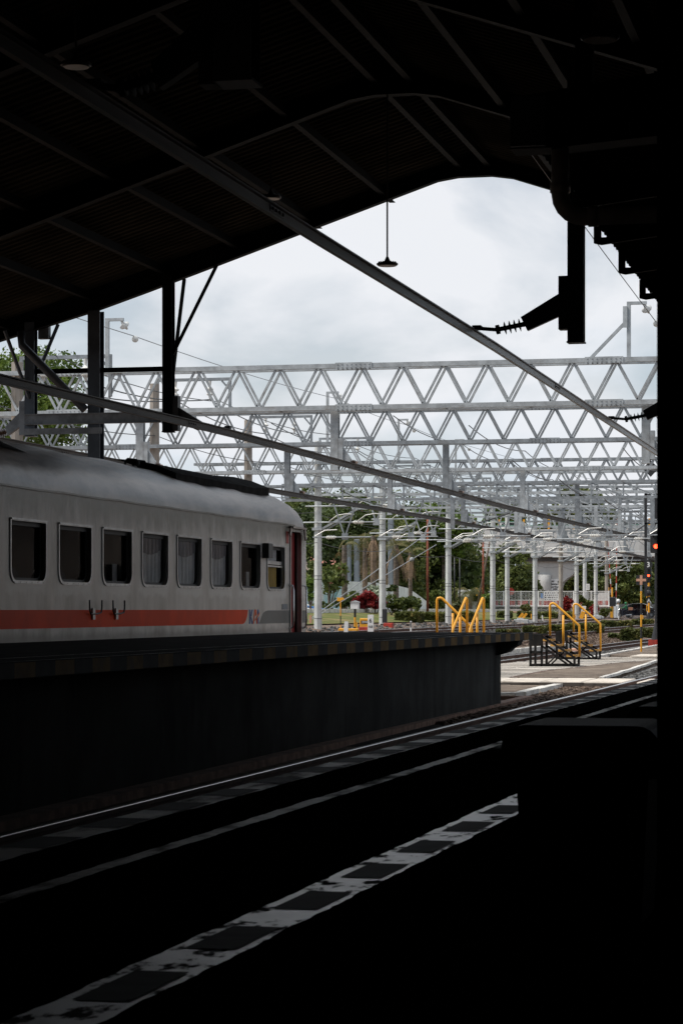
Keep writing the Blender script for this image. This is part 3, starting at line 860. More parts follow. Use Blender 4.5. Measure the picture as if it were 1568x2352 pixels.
# lower canopy over the near platform, its gutter pipe
can = thing('platform_canopy', 'low dark canopy with stepped rafter ends beside the right hand post', 'canopy', (-1.0, 33, 0.4))
EX, EZ, SL = -3.3, 5.93, 0.115
def cz(x): return EZ + SL * (x - EX)
m_ = MB(); rows = []
y = 22.6
while y < 37.6:
    for dy, dz in ((0, 0), (0.10, 0), (0.14, 0.04), (0.2, 0.04)): rows.append((y + dy, dz))
    y += 0.24
vs = []
for yy_, dz in rows: vs += [(EX, yy_, cz(EX) + dz), (2.2, yy_, cz(2.2) + dz)]
m_.add(vs, [(2 * i, 2 * i + 1, 2 * i + 3, 2 * i + 2) for i in range(len(rows) - 1)])
m_.build('roof_sheet', mt['shed_sheet'], can)
for y in (24.55, 27.0, 29.45, 31.9, 34.6, 37.2):
    r_ = MB()
    r_.plate([[(EX + 0.02, cz(EX) - 0.03), (EX + 0.02, cz(EX) - 0.27), (EX + 0.10, cz(EX) - 0.29), (2.2, cz(2.2) - 0.29), (2.2, cz(2.2) - 0.03)],
              [(EX + 0.10, cz(EX) - 0.09), (EX + 0.20, cz(EX) - 0.21), (EX + 0.10, cz(EX) - 0.21)]], lambda a, b, t, y=y: (a, y + t, b), -0.03, 0.03)
    o = r_.build('rafter', mt['shed_steel'], can); fixn(o.data)
fb = MB(); fb.plate([[(-3.46, 5.82), (-3.46, 6.29), (2.2, 7.0), (2.2, 6.2), (-3.0, 5.82)]], lambda a, b, t: (a, t, b), 22.15, 22.5)
o = fb.build('fascia_beam', mt['shed_steel'], can); fixn(o.data)
fe = MB(); fe.bbox(-3.45, -3.12, 22.08, 22.145, 5.83, 6.29, 0.01)
fe.build('fascia_cover', mt['col_steel'], can)
po = MB(); po.box(-2.96, -2.80, 22.9, 23.06, 6.02, 8.4)
po.build('post', mt['shed_steel'], can)
for y in (22.9, 37.0):
    po = MB(); po.box(-0.9, -0.7, y, y + .2, 0.39, 6.0); po.build('post', mt['shed_steel'], can)
pp = MB()
arc = [(-3.02, 22.3, 5.82), (-3.02, 22.3, 5.42)] + [(-3.02 + 0.22 * (1 - math.cos(R(t))), 22.3, 5.42 - 0.22 * math.sin(R(t))) for t in (18, 36, 54, 72, 90)] + [(-0.9, 22.3, 5.20)]
pp.tube(arc, 0.082, 14)
pp.lathe((-3.02, 22.3, 5.52), (0, 0, -1), [(0, .095), (.09, .095)], 14); pp.lathe((-2.76, 22.3, 5.20), (1, 0, 0), [(0, .095), (.09, .095)], 14)
pp.build('drain_pipe', mt['pipe_grey'], can, smooth=True)

# dark bins standing on the near platform
def bin_(label, x0, x1, y0, y1, zt):
    t = thing('waste_bin', label, 'bin', ((x0 + x1) / 2, (y0 + y1) / 2, 0.4), 'dark bins at the foot of the right hand post')
    b = MB()
    vs = []
    for z, i in ((0.4, 0.05), (zt - 0.2, 0.02)):
        vs += [(x0 + i, y0 + i, z), (x1 - i, y0 + i, z), (x1 - i, y1 - i, z), (x0 + i, y1 - i, z)]
    b.add(vs, [(3, 2, 1, 0), (4, 5, 6, 7)] + [(j, (j + 1) % 4, 4 + (j + 1) % 4, 4 + j) for j in range(4)])
    b.build('bin_body', mt['bin'], t)
    l = MB(); l.plate([rbox_loop(x0 - .03, x1 + .03, zt - .2, zt, 0.03, 0.09)], lambda a, q, s: (a, s, q), y0 - 0.03, y1 + .03)
    o = l.build('bin_lid', mt['bin'], t); fixn(o.data)
    h = MB(); h.tube([(x0 - .10, y0 + .1, zt - .12), (x0 - .02, y0 + .1, zt - .12)], 0.02, 8)
    h.tube([(x0 - .10, y0 + .1, zt - .12), (x0 - .10, y1 - .1, zt - .12)], 0.02, 8); h.tube([(x0 - .10, y1 - .1, zt - .12), (x0 - .02, y1 - .1, zt - .12)], 0.02, 8)
    h.build('handle', mt['bin'], t, smooth=True)
bin_('black wheeled bin, broad and low, its handle jutting out towards the painted strip', -1.445, -0.90, 9.25, 9.85, 1.16)
bin_('smaller black bin close behind the broad one against the dark post', -1.16, -0.72, 10.9, 11.4, 1.17)

# ================================================================== COACH
XS = -10.8                       # near side of the coach
XC = -12.3
YE, YB = 44.5, 24.3
coach = thing('passenger_coach', 'weathered white railway coach with a red stripe and blue and orange lettering', 'train coach', (XC, 34.4, 0))
def prof_half(k=1.0):
    return [(1.5, 3.12), (1.495, 3.22), (1.46, 3.33), (1.38, 3.44), (1.25, 3.55), (1.0, 3.69), (0.7, 3.82), (0.4, 3.90), (0.0, 3.935)]
pr = prof_half()
full = [(XC + a, z) for a, z in pr] + [(XC - a, z) for a, z in pr[::-1][1:]]
rf = MB(); vs = []
ysr = [YB] + [YB + 0.6 * i for i in range(1, 33)] + [43.9, 44.2, 44.38, 44.47, 44.5]
for y in ysr:
    e = max(0, (y - 43.9) / 0.6)
    sh = 0.10 * e ** 3
    for i, (x, z) in enumerate(full):
        w_ = 0.012 * math.sin(y * 2.1 + x * 3) + 0.008 * math.sin(y * 5.3 + 1 + 2 * x)
        if i in (0, len(full) - 1): w_ = 0.006 * math.sin(y * 3.7)
        vs.append((XC + (x - XC) * (1 - sh * 0.25), y, z + w_ - sh * (1 if z > 3.2 else 0)))
k = len(full)
rf.add(vs, [(i * k + j, i * k + j + 1, (i + 1) * k + j + 1, (i + 1) * k + j) for i in range(len(ysr) - 1) for j in range(k - 1)])
o = rf.build('roof', mt['coach_roof'], coach, smooth=True); fixn(o.data)
drip = MB(); drip.sweep([(XS + 0.012, y, 3.145 + 0.006 * math.sin(y * 2.7)) for y in [YB + 0.8 * i for i in range(25)] + [43.0]], [(-.012, -.012), (.012, -.012), (.012, .014), (-.012, .014)])
drip.build('rain_strip', mt['coach_white'], coach)

WIN = [(28.82, 30.10), (30.62, 31.93), (32.44, 33.75), (34.26, 35.55), (36.05, 37.38), (37.94, 39.21), (39.76, 41.05)]
WIN += [(27.0, 28.3), (25.15, 26.45)]
W8 = (41.55, 42.78)
DOOR = (43.22, 44.02)
ZL, ZH = 1.965, 2.725
holes = [rbox_loop(a, b, ZL, ZH, 0.17, 0.02) for a, b in WIN + [W8]]
door_loop = rbox_loop(DOOR[0], DOOR[1], 1.02, 3.03, 0.02, 0.10)
sd = MB()
outer = [(YB, 0.55), (DOOR[0] - .004, 0.55), (DOOR[0] - .004, 1.0), (DOOR[1] + .004, 1.0), (DOOR[1] + .004, 0.55), (YE - 0.06, 0.55), (YE - 0.06, 3.13), (YB, 3.13)]
sd.plate([outer] + holes + [door_loop], lambda a, b, t: (XS + t, a, b), 0.0, -0.07)
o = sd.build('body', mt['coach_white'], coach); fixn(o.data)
cnr = MB(); vs = []
for z in (0.55, 3.13, 3.2):
    for t in range(0, 91, 15):
        vs.append((XS - 0.10 + 0.10 * math.cos(R(t)) - (0.02 if z > 3.15 else 0), YE - 0.06 + 0.10 * math.sin(R(t)), z))
n = 7
cnr.add(vs, [(i * n + j, i * n + j + 1, (i + 1) * n + j + 1, (i + 1) * n + j) for i in range(2) for j in range(n - 1)])
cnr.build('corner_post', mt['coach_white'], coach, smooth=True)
far = MB()
far.plate([[(YB, 0.55), (YE - .05, 0.55), (YE - .05, 3.13), (YB, 3.13)]], lambda a, b, t: (XC - 1.5 + t, a, b), 0.0, 0.07)
o = far.build('body', mt['coach_white'], coach); fixn(o.data)
en = MB()
en.plate([[(XC - 1.42, 0.55), (XC + 1.42, 0.55), (XC + 1.45, 3.1), (XC + 1.2, 3.45), (XC, 3.82), (XC - 1.2, 3.45), (XC - 1.45, 3.1)]], lambda a, b, t: (a, YE + t, b), 0.04, -0.02)
o = en.build('end_wall', mt['coach_white'], coach); fixn(o.data)
en = MB()
en.plate([[(XC - 1.42, 0.55), (XC + 1.42, 0.55), (XC + 1.45, 3.1), (XC + 1.2, 3.45), (XC, 3.82), (XC - 1.2, 3.45), (XC - 1.45, 3.1)]], lambda a, b, t: (a, YB + t, b), 0.04, -0.02)
o = en.build('end_wall', mt['coach_white'], coach); fixn(o.data)
fl = MB(); fl.box(XC - 1.42, XC + 1.42, YB + .1, YE - .1, 0.9, 1.0); fl.box(XC - 1.42, XC + 1.40, 42.95, 43.0, 1.0, 3.2); fl.box(XC - 1.4, XC + 1.4, YB + .1, YE - .1, 3.05, 3.10)
fl.box(XC - 1.40, XC - 1.36, YB + .1, YE - .1, 1.0, 3.05); fl.box(XC + 0.2, XC + 0.25, 43.0, 44.3, 1.0, 3.05)
fl.build('interior', mt['coach_inner'], coach)
bg = MB()
for yb in (27.5, 41.0):
    bg.box(XC - 1.1, XC + 1.1, yb - 1.3, yb + 1.3, 0.35, 0.75)
    for s in (-1, 1):
        for dy in (-1.0, 1.0):
            bg.lathe((XC + s * 0.53 - 0.06, yb + dy, 0.40), (1, 0, 0), [(0, .40), (.12, .40), (.12, .43), (.15, .43)], 20)
bg.build('bogies', mt['black_iron'], coach)

# stripes and lettering, thin films on the side
def sidefilm(name, loop, mat, dx=0.004):
    m_ = MB(); m_.plate([loop], lambda a, b, t: (XS + t, a, b), 0.001, dx)
    o = m_.build(name, mat, coach); fixn(o.data); return o
red = [(YB, 1.355), (39.9, 1.355)] + [(39.9 + 0.30 * math.sin(R(t)) * 0.9 + 0.08 * t / 90, 1.355 + 0.24 * (1 - math.cos(R(t)))) for t in (20, 40, 60, 75, 90)] + [(YB, 1.595)]
sidefilm('red_stripe', red, mt['coach_red'])
gy = [(41.02, 1.355), (43.20, 1.355), (43.20, 1.585), (41.62, 1.585), (41.45, 1.575), (41.30, 1.545), (41.18, 1.48), (41.10, 1.42)]
sidefilm('grey_stripe', gy, mt['coach_grey'])
sidefilm('grey_stripe', [(44.05, 1.355), (44.43, 1.355), (44.43, 1.585), (44.05, 1.585)], mt['coach_grey'])
LB, LT = 1.355, 1.60
def L(a, b): return (40.33 + a * 0.70, LB + b * (LT - LB))
kk = MB()
for lp_ in ([L(0, 0), L(.12, 0), L(.12, 1), L(0, 1)], [L(.13, .5), L(.24, 1), L(.36, 1), L(.235, .5)], [L(.13, .47), L(.235, .47), L(.36, 0), L(.24, 0)],
            [L(.80, 0), L(.92, 0), L(.92, .50), L(.80, .32)], [L(.80, .62), L(.92, .78), L(.92, 1), L(.80, 1)]):
    kk.plate([lp_], lambda a, b, t: (XS + t, a, b), 0.001, 0.005)
o = kk.build('lettering', mt['coach_blue'], coach); fixn(o.data)
aa = MB()
for lp_ in ([L(.36, 0), L(.46, 0), L(.585, .80), L(.585, 1.0), L(.50, 1)], [L(.595, 1.0), L(.595, .8), L(.63, .55), L(.74, .62), L(.68, 1)], [L(.645, .42), L(.69, 0), L(.80, 0), L(.755, .48)],
            [L(.44, .12), L(.50, .22), L(.98, .80), L(.96, .62)]):
    aa.plate([lp_], lambda a, b, t: (XS + t, a, b), 0.001, 0.006)
o = aa.build('lettering', mt['coach_orange'], coach); fixn(o.data)
sg = MB(); sg.box(XS + .001, XS + .008, 42.62, 43.02, 1.60, 1.70)
sg.build('data_plate', mt['galv_dark'], coach)
pt = MB(); pt.box(XS + .001, XS + .006, 42.92, 43.10, 2.80, 3.02)
pt.build('red_plate', mt['red_paint'], coach)
bx = MB(); bx.bbox(XS + .002, XS + .12, 41.22, 41.52, 2.50, 2.76, 0.01)
bx.build('indicator_box', mt['black_iron'], coach)

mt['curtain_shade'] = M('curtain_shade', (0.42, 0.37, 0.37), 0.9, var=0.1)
# windows: frame > pane, curtain, sash
def window(a, b, kind):
    f_ = MB()
    o_ = rbox_loop(a - .03, b + .03, ZL - .035, ZH + .03, 0.19, 0.02)
    i_ = rbox_loop(a + .004, b - .004, ZL + .004, ZH - .004, 0.165, 0.018)
    f_.plate([o_, i_], lambda p, q, t: (XS + t, p, q), 0.001, 0.016)
    f_.box(XS + .016, XS + .03, a - .02, b + .02, ZH + .006, ZH + .028)
    for i in range(6):
        y = a + (b - a) * (i + .5) / 6
        f_.box(XS + .016, XS + .021, y - .01, y + .01, ZL - .024, ZL - .012)
    wn = f_.build('window', mt['frame_alu'], coach); fixn(wn.data)
    ru = MB()
    ru.plate([rbox_loop(a + .001, b - .001, ZL + .001, ZH - .001, .169, .019), rbox_loop(a + .06, b - .06, ZL + .04, ZH - .06, .12, .02)], lambda p, q, t: (XS + t, p, q), -.05, -.085)
    o = ru.build('seal', mt['rubber'], wn); fixn(o.data)
    pn = MB(); pn.plate([rbox_loop(a + .05, b - .05, ZL + .03, ZH - .05, .13, .02)], lambda p, q, t: (XS + t, p, q), -.066, -.07)
    o = pn.build('pane', mt['glass'], wn); fixn(o.data)
    def drape(y0, y1, z0f, z1, mat, amp=0.012, x=-.095):
        m_ = MB(); vs = []; n = 36
        for i in range(n + 1):
            y = y0 + (y1 - y0) * i / n
            xx = XS + x + amp * math.sin(i * 1.15) + amp * .5 * math.sin(i * 2.3 + 1)
            vs += [(xx, y, z0f(i / n)), (xx, y, z1)]
        m_.add(vs, [(2 * i, 2 * i + 2, 2 * i + 3, 2 * i + 1) for i in range(n)])
        m_.build('curtain', mat, wn, smooth=True)
    if kind == 1:
        drape(a, b, lambda s: 1.95, 2.76, mt['curtain'])
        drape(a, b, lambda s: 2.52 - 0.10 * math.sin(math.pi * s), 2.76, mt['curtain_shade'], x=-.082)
    elif kind == 2:
        drape(a, a + .34, lambda s: 1.95, 2.76, mt['curtain'])
        drape(a + .72, a + .92, lambda s: 1.95, 2.25 , mt['curtain'])
    elif kind == 3:
        drape(a, b - .2, lambda s: 1.95, 2.36, mt['curtain_y'], amp=.006)
        drape(a, b - .2, lambda s: 2.42, 2.76, mt['curtain'], amp=.006)
        s_ = MB(); s_.box(XS - .064, XS - .03, a + .05, b - .05, 2.40, 2.46); s_.box(XS - .064, XS - .02, a + .05, b - .05, 2.355, 2.385)
        s_.build('sash', mt['frame_alu'], wn)
    return wn
for i, (a, b) in enumerate(WIN):
    window(a, b, {0: 0, 1: 0, 2: 2, 3: 1, 4: 1, 5: 1, 6: 2}.get(i, 0))
window(W8[0], W8[1], 3)
for i, (a, b) in enumerate(WIN[:7]):
    st = MB(); lo_ = [(a + .1, 1.3), (b - .1, 1.3)] + [((a + b) / 2 + (b - a - .2) / 2 * math.cos(R(t)), 2.02 + 0.16 * math.sin(R(t))) for t in range(0, 181, 15)]
    st.plate([lo_], lambda p, q, t: (XS + t, p, q), -.32, -.42)
    o = st.build('seat_reflection', mt['seat_reflection_blue'], coach); fixn(o.data)  # dark seat-like shape stands for the reflection low in each window

# doorway
df = MB()
df.plate([rbox_loop(DOOR[0] - .035, DOOR[1] + .035, 1.03, 3.065, .02, .12), rbox_loop(DOOR[0] + .004, DOOR[1] - .004, 1.04, 3.026, .015, .096)], lambda p, q, t: (XS + t, p, q), .001, .02)
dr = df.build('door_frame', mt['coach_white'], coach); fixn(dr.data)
lf = MB(); lf.box(XS - .13, XS - .10, DOOR[0] + .20, DOOR[0] + .74, 1.03, 3.02); lf.build('door_leaf', mt['door_red'], dr)
lf = MB(); lf.box(XS - .42, XS - .38, DOOR[0] + .44, DOOR[0] + .50, 1.01, 3.02); lf.box(XS - .42, XS - .38, DOOR[0] + .66, DOOR[0] + .72, 1.01, 3.02); lf.build('pillar', mt['galv_dark'], dr)
hd = MB()
hd.beam((XS + .045, DOOR[0] - .10, 3.10), (XS + .045, DOOR[1] + .14, 3.10), .09, .035, up=(0, 0, 1))
hd.beam((XS + .045, DOOR[0] - .09, 3.10), (XS + .045, DOOR[0] - .19, 2.95), .09, .03, up=(1, 0, 0)); hd.beam((XS + .045, DOOR[1] + .13, 3.10), (XS + .045, DOOR[1] + .22, 2.90), .09, .03, up=(1, 0, 0))
hd.build('door_hood', mt['coach_roof'], coach)
for y in (DOOR[0] - .10, DOOR[1] + .10):
    h = MB()
    h.tube([(XS, y, 2.05), (XS + .07, y, 2.03), (XS + .09, y, 1.95), (XS + .09, y, 1.38), (XS + .07, y, 1.28), (XS, y, 1.25)], 0.018, 8)
    h.build('grab_rail', mt['chrome'], coach, smooth=True)
for y in (32.0, 33.02):       # forked lamp brackets on the red stripe
    h = MB(); h.box(XS + .004, XS + .03, y - .05, y + .05, 1.46, 1.62)
    h.build('bracket_plate', mt['frame_alu'], coach)
    h = MB(); h.tube([(XS + .05, y - .26, 1.73), (XS + .05, y - .25, 1.58), (XS + .05, y - .2, 1.54), (XS + .04, y + .1, 1.54), (XS + .05, y + .24, 1.56), (XS + .05, y + .27, 1.62), (XS + .05, y + .27, 1.73)], 0.012, 6)
    h.build('lamp_bracket', mt['black_iron'], coach, smooth=True)
# roof fittings
wk = MB(); vs = []
ya = [37.6 + 0.35 * i for i in range(18)]
prs = [(1.02, 3.69), (0.7, 3.82), (0.35, 3.905), (0.0, 3.935)]
for y in ya:
    up = 0.10 if y < 42.6 else 0.10 + 0.05 * (y - 42.6)
    for a, z in prs: vs.append((XC + a, y, z + up))
    vs += [(XC + prs[0][0], y, prs[0][1] - .02)]
k = 5
wk.add(vs, [(i * k + j, i * k + (j + 1), (i + 1) * k + (j + 1), (i + 1) * k + j) for i in range(len(ya) - 1) for j in range(3)] + [(i * k, i * k + 4, (i + 1) * k + 4, (i + 1) * k) for i in range(len(ya) - 1)] + [tuple(range(5))])
o = wk.build('roof_shadow_sheet', mt['deck_dark'], coach); fixn(o.data)  # dark raised sheet standing in for the hood's shadow edge
for dy in (0, .42):
    ev = MB(); ev.tube([(XC + .42, 37.5 + dy, 3.86), (XC + .42, 37.5 + dy, 3.97), (XC + .39, 37.5 + dy, 4.0), (XC + .24, 37.5 + dy, 4.02), (XC + .20, 37.5 + dy, 3.99), (XC + .20, 37.5 + dy, 3.9)], 0.022, 8)
    ev.build('lifting_eye', mt['black_iron'], coach, smooth=True)
hump = MB(); vs = []
for y, s in ((24.6, 1), (28.6, 1), (29.6, .75), (30.4, .3), (30.8, 0.02)):
    for a, z in prs[:-1] + [(0.0, 3.935), (-.6, 3.84), (-1.0, 3.69)]: vs.append((XC + a * .97, y, z + .17 * s if abs(a) < 1 else z + .03 * s))
hump.add(vs, [(i * 6 + j, i * 6 + j + 1, (i + 1) * 6 + j + 1, (i + 1) * 6 + j) for i in range(4) for j in range(5)])
o = hump.build('air_conditioner', mt['deck_dark'], coach, smooth=True); fixn(o.data)

# ================================================================== OVERHEAD CONDUCTOR RAILS
CPROF = [(-.045, .075), (.045, .075), (.045, .055), (.012, .045), (.012, -.045), (.032, -.055), (.032, -.075), (-.032, -.075), (-.032, -.055), (-.012, -.045), (-.012, .045), (-.045, .055)]
def conductor(label, X, zpts, y0, y1, joints, stag, mat='alu_worn'):
    t = thing('conductor_rail', label, 'conductor rail', (X, (y0 + y1) / 2, 5.0))
    pts = []; y = y0
    while y <= y1:
        pts.append((X + stag * math.sin((y - 30) / 22.0), y, lerp(y, zpts))); y += 2.0
    ks = .74 if mat == 'alu' else .95
    b = MB(); b.sweep(pts, [(px_ * ks, py_ * ks) for px_, py_ in CPROF])
    o = b.build('rail_profile', mt[mat], t); fixn(o.data)
    for j in joints:
        x, z = X + stag * math.sin((j - 30) / 22.0), lerp(j, zpts)
        s = MB(); s.box(x + .009, x + .017, j - .24, j + .24, z - .028, z + .028)
        for k in range(4): s.lathe((x + .017, j - .18 + .12 * k, z), (1, 0, 0), [(0, .015), (.015, .015)], 6)
        s.build('splice_plate', mt[mat], t)
    return lambda y: (X + stag * math.sin((y - 30) / 22.0), lerp(y, zpts))
B1 = conductor('nearest overhead conductor rail, cutting diagonally down across the sky', -5.2, [(-10, 4.99), (14, 4.99), (22, 5.02), (31.6, 5.08), (54, 5.07), (150, 5.1)], -6, 150, [20.3, 38.0], 0.0, 'alu')
B2 = conductor('middle overhead conductor rail, passing just above the coach roof', -12.6, [(20, 4.9), (33, 4.92), (45, 5.02), (60, 5.0), (79, 4.98), (130, 5.2), (220, 5.35)], 16, 220, [43.0, 57.0, 71.6, 87.0], 0.0)
B3 = conductor('farthest overhead conductor rail, lowest of the three, emerging behind the coach roof', -17.5, [(20, 4.95), (53, 4.99), (69, 5.01), (93, 5.14), (184, 5.35), (240, 5.5)], 20, 240, [50.0, 72.0, 86.0], 0.0)

def support(label, px, Y, rail, ztop, w, m_post, m_arm, zbot=None, group='conductor rail supports', braces=None, rust=False):
    bx, zb = rail(Y)
    s = 1 if bx > px else -1
    L_ = abs(bx - px)
    zbot = zb - 0.03 if zbot is None else zbot
    t = thing('conductor_support', label, 'conductor support', (px, Y, ztop), group)
    p = MB(); tk = .014
    p.box(px - w / 2, px + w / 2, Y - w / 2, Y - w / 2 + tk, zbot, ztop); p.box(px - w / 2, px + w / 2, Y + w / 2 - tk, Y + w / 2, zbot, ztop)
    p.box(px - tk / 2, px + tk / 2, Y - w / 2 + tk, Y + w / 2 - tk, zbot, ztop)
    p.box(px - w / 2 - .01, px + w / 2 + .01, Y - w / 2 - .01, Y + w / 2 + .01, zbot - .018, zbot)
    p.build('post', m_post, t)
    pl_ = MB(); x0 = px + s * (w / 2 + .005); pl_.box(x0, x0 + s * .11, Y - .09, Y + .09, zb + .05, zb + .72)
    pl_.build('mounting_plate', m_arm, t)
    a0 = w / 2 + .12; reach = L_ - a0
    q = MB()
    q.plate([[(px + s * a0, zb + .50), (px + s * a0, zb + .22), (px + s * (a0 + reach * .38), zb + .05), (px + s * (a0 + reach * .46), zb + .22)]], lambda a, b, t_: (a, Y + t_, b), -.05, .05)
    o = q.build('bracket', m_arm, t); fixn(o.data)
    e0 = Vector((px + s * (a0 + reach * .42), Y, zb + .135)); e1 = Vector((px + s * (a0 + reach * .72), Y, zb + .11 - .03 * (reach > .6)))
    dv = (e1 - e0); ln_ = dv.length
    pf = [(0, .035)]
    for k in range(4):
        c = ln_ * (.15 + .2 * k); pf += [(c, .03), (c + .012, .085), (c + .03, .03)]
    pf += [(ln_, .03), (ln_ + .005, .06), (ln_ + .05, .06)]
    i_ = MB(); i_.lathe(e0, dv, pf, 12); i_.build('insulator', mt['ceramic_brown'] if m_arm is not mt['black_iron'] else mt['black_iron'], t)
    r_ = MB(); r_.tube([e1 + dv.normalized() * .04, (bx + s * .02, Y, zb + .10)], .024, 8)
    r_.box(bx - .055, bx + .055, Y - .07, Y + .07, zb + .078, zb + .13)
    r_.build('clamp', m_arm, t)
    for b in (braces or []):
        d_ = MB(); d_.beam(b[0], b[1], .055, .055); d_.build('brace', m_post, t)
    return t
gS = 'dark supports hung from the shed roof'
support('dark roof post, nearest and uppermost, its lower end above the diagonal conductor rail', -4.23, 15.5, B1, 8.9, .25, mt['col_steel'], mt['black_iron'], 5.07, gS)
support('black roof post below the elbowed drain pipe with an insulator arm to the conductor rail', -3.94, 30.6, B1, 8.6, .20, mt['black_iron'], mt['black_iron'], 4.97, gS)
support('dark roof post mostly behind the right hand post, only its insulator arm in view', -3.9, 45.5, B1, 8.5, .20, mt['black_iron'], mt['black_iron'], 4.97, gS)
support('dark roof post with two slanting braces carrying the middle conductor rail', -13.8, 45.5, B2, 8.1, .20, mt['shed_steel'], mt['black_iron'], 5.06, gS,
        braces=[((-13.72, 45.5, 6.55), (-12.82, 45.5, 8.28)), ((-13.74, 45.62, 6.25), (-13.66, 46.1, 8.1))])
support('bluish roof post at the left with a ribbed insulator pointing left', -16.62, 45.5, B3, 7.25, .20, mt['col_steel'], mt['galv_dark'], 5.02, gS,
        braces=[((-16.62, 45.4, 5.75), (-16.98, 45.0, 7.05)), ((-16.5, 45.6, 6.3), (-16.2, 45.9, 7.25))])

# pendant lamps
gL = 'round pendant lamps under the shed roof'
def pendant(label, x, y, z, zt, r=.17):
    t = thing('pendant_lamp', label, 'lamp', (x, y, z), gL)
    a = MB(); a.tube([(x, y, z + .1), (x, y, zt)], .014, 6); a.build('rod', mt['black_iron'], t)
    b = MB(); b.lathe((x, y, z), (0, 0, 1), [(0, r * .9), (.012, r), (.035, r), (.05, r * .7), (.07, r * .3), (.12, r * .16), (.14, .02)], 24)
    for k in range(20):
        c, s_ = math.cos(k * .314), math.sin(k * .314)
        b.box(x + c * r * .8 - .008, x + c * r * .8 + .008, y + s_ * r * .8 - .008, y + s_ * r * .8 + .008, z + .03, z + .06)
    b.build('lamp_body', mt['black_iron'], t)
    c = MB(); c.lathe((x, y, z - .008), (0, 0, 1), [(0, r * .84), (.006, r * .84)], 24); c.build('lens', mt['lamp_lens'], t)
p_ = PY(889, 610, 38); pendant('pendant lamp on a long rod in front of the open sky', p_.x, 38, p_.z, 9.8)
p_ = PY(622, 456, 38); pendant('pendant lamp half hidden behind the nearest conductor rail', -11.0 if False else p_.x, 38, p_.z, 9.0)
p_ = PY(175, 153, 25.5); pendant('pendant lamp in the dark upper left of the roof', p_.x, 25.5, p_.z, 9.6)
p_ = PY(1377, 91, 21.0); pendant('pale pendant lamp high in the dark right hand corner', p_.x, 21, p_.z, 8.6)

# ================================================================== LATTICE GANTRIES AND MASTS
GY = [57.4, 72.2, 87.6, 103.0, 119.2, 135.2, 151, 166.5, 181.5, 196.5, 211]
GB = [6.45, 6.62, 6.68, 6.95, 7.35, 7.55, 7.65, 7.65, 7.7, 7.75, 7.8]
GM = [-21.33, -22.35, -23.49, -24.49, -25.04, -24.62, -24.68, -24.28, -24.53, -25.28, -25.48]
ORD = ['first', 'second', 'third', 'fourth', 'fifth', 'sixth', 'seventh', 'eighth', 'ninth', 'tenth', 'eleventh']
def ang(m_, p0, p1, w, t=.012, up=(0, 1, 0)):
    """angle section"""
    m_.sweep([p0, p1], [(-w / 2, -w / 2), (w / 2, -w / 2), (w / 2, -w / 2 + t), (-w / 2 + t, -w / 2 + t), (-w / 2 + t, w / 2), (-w / 2, w / 2)], up)
for k, (Y, zb, xm) in enumerate(zip(GY, GB, GM)):
    H = 1.0 if k < 5 else 0.85
    W = 0.5
    zt = zb + H
    xr = 4.0
    xm = min(xm, (-27.5, -31.0, -31.5, -30.0, -29.0)[k]) if k < 5 else xm - .6
    kind = 'zigzag' if k < 5 else 'braced'
    g = thing('lattice_gantry', f'grey {kind} lattice gantry spanning the tracks, {ORD[k]} from the shed', 'lattice gantry', (-8, Y, zb), 'lattice gantries across the tracks')
    gm = mt['galv'] if k % 2 == 0 else mt['galv2']
    for nm, z in (('top_chord', zt), ('bottom_chord', zb)):
        c = MB()
        for dy in (-W / 2, W / 2):
            c.box(xm, xr, Y + dy - .055, Y + dy + .055, z - .055, z + .055)
        c.build(nm, gm, g)
    pit = 1.02 if k < 5 else 1.1
    n = int((xr - xm) / pit)
    la = MB()
    for i in range(n):
        x = xm + .15 + pit * i
        for s in (-1, 1):
            dy = Y + s * (W / 2 - .02)
            if k < 5:
                la.beam((x, dy, zb + .06), (x + pit * .46, dy, zt - .06), .05, .06, up=(0, 1, 0))
                la.beam((x + pit * .54, dy, zt - .06), (x + pit, dy, zb + .06), .05, .06, up=(0, 1, 0))
            else:
                la.beam((x, dy, zb + .06), (x, dy, zt - .06), .07, .06, up=(0, 1, 0))
                if (x < -8): la.beam((x, dy, zt - .06), (x + pit, dy, zb + .06), .05, .05, up=(0, 1, 0))
                else: la.beam((x, dy, zb + .06), (x + pit, dy, zt - .06), .05, .05, up=(0, 1, 0))
        if i % 2 == 0:
            la.beam((x, Y - W / 2 + .06, zb), (x + .5, Y + W / 2 - .06, zb), .05, .04)
            la.beam((x, Y - W / 2 + .06, zt), (x + .5, Y + W / 2 - .06, zt), .05, .04)
    la.build('lattice', gm, g)
    for xq in (xm + 7.5 + .4 * k, xm + 14.8 + .3 * k, xm + 20.8):
        for z in (zb, zt):
            sp = MB(); sp.box(xq - .45, xq + .45, Y - W / 2 - .072, Y - W / 2 - .061, z - .075, z + .075)
            if k < 4:
                for i in range(8):
                    for dz in (-.035, .035): sp.box(xq - .4 + .11 * i, xq - .375 + .11 * i, Y - W / 2 - .085, Y - W / 2 - .072, z + dz - .012, z + dz + .012)
                    sp.box(xq - .4 + .11 * i, xq - .37 + .11 * i, Y - W / 2 - .05, Y - W / 2 + .05, z - .09, z - .066)
            sp.build('splice_plate', gm, g)
    m = MB(); m.lathe((xr + .3, Y, -.2), (0, 0, 1), [(0, .2), (zt + .5, .17)], 12)
    m.build('mast', mt['mast'], g, smooth=True)
    # conductor supports
    if k < 10:
        for nm, rail, off in (('nearest', B1, -.55), ('middle', B2, -.62), ('farthest', B3, -.62)):
            if nm == 'nearest' and k > 0: continue
            bx = rail(Y)[0]
            support(f'grey steel post under the {ORD[k]} gantry holding the {nm} conductor rail', bx + off, Y - .02, rail, zb - .066, .17 if k else .19, gm, gm, None, 'conductor supports hung below the gantries')

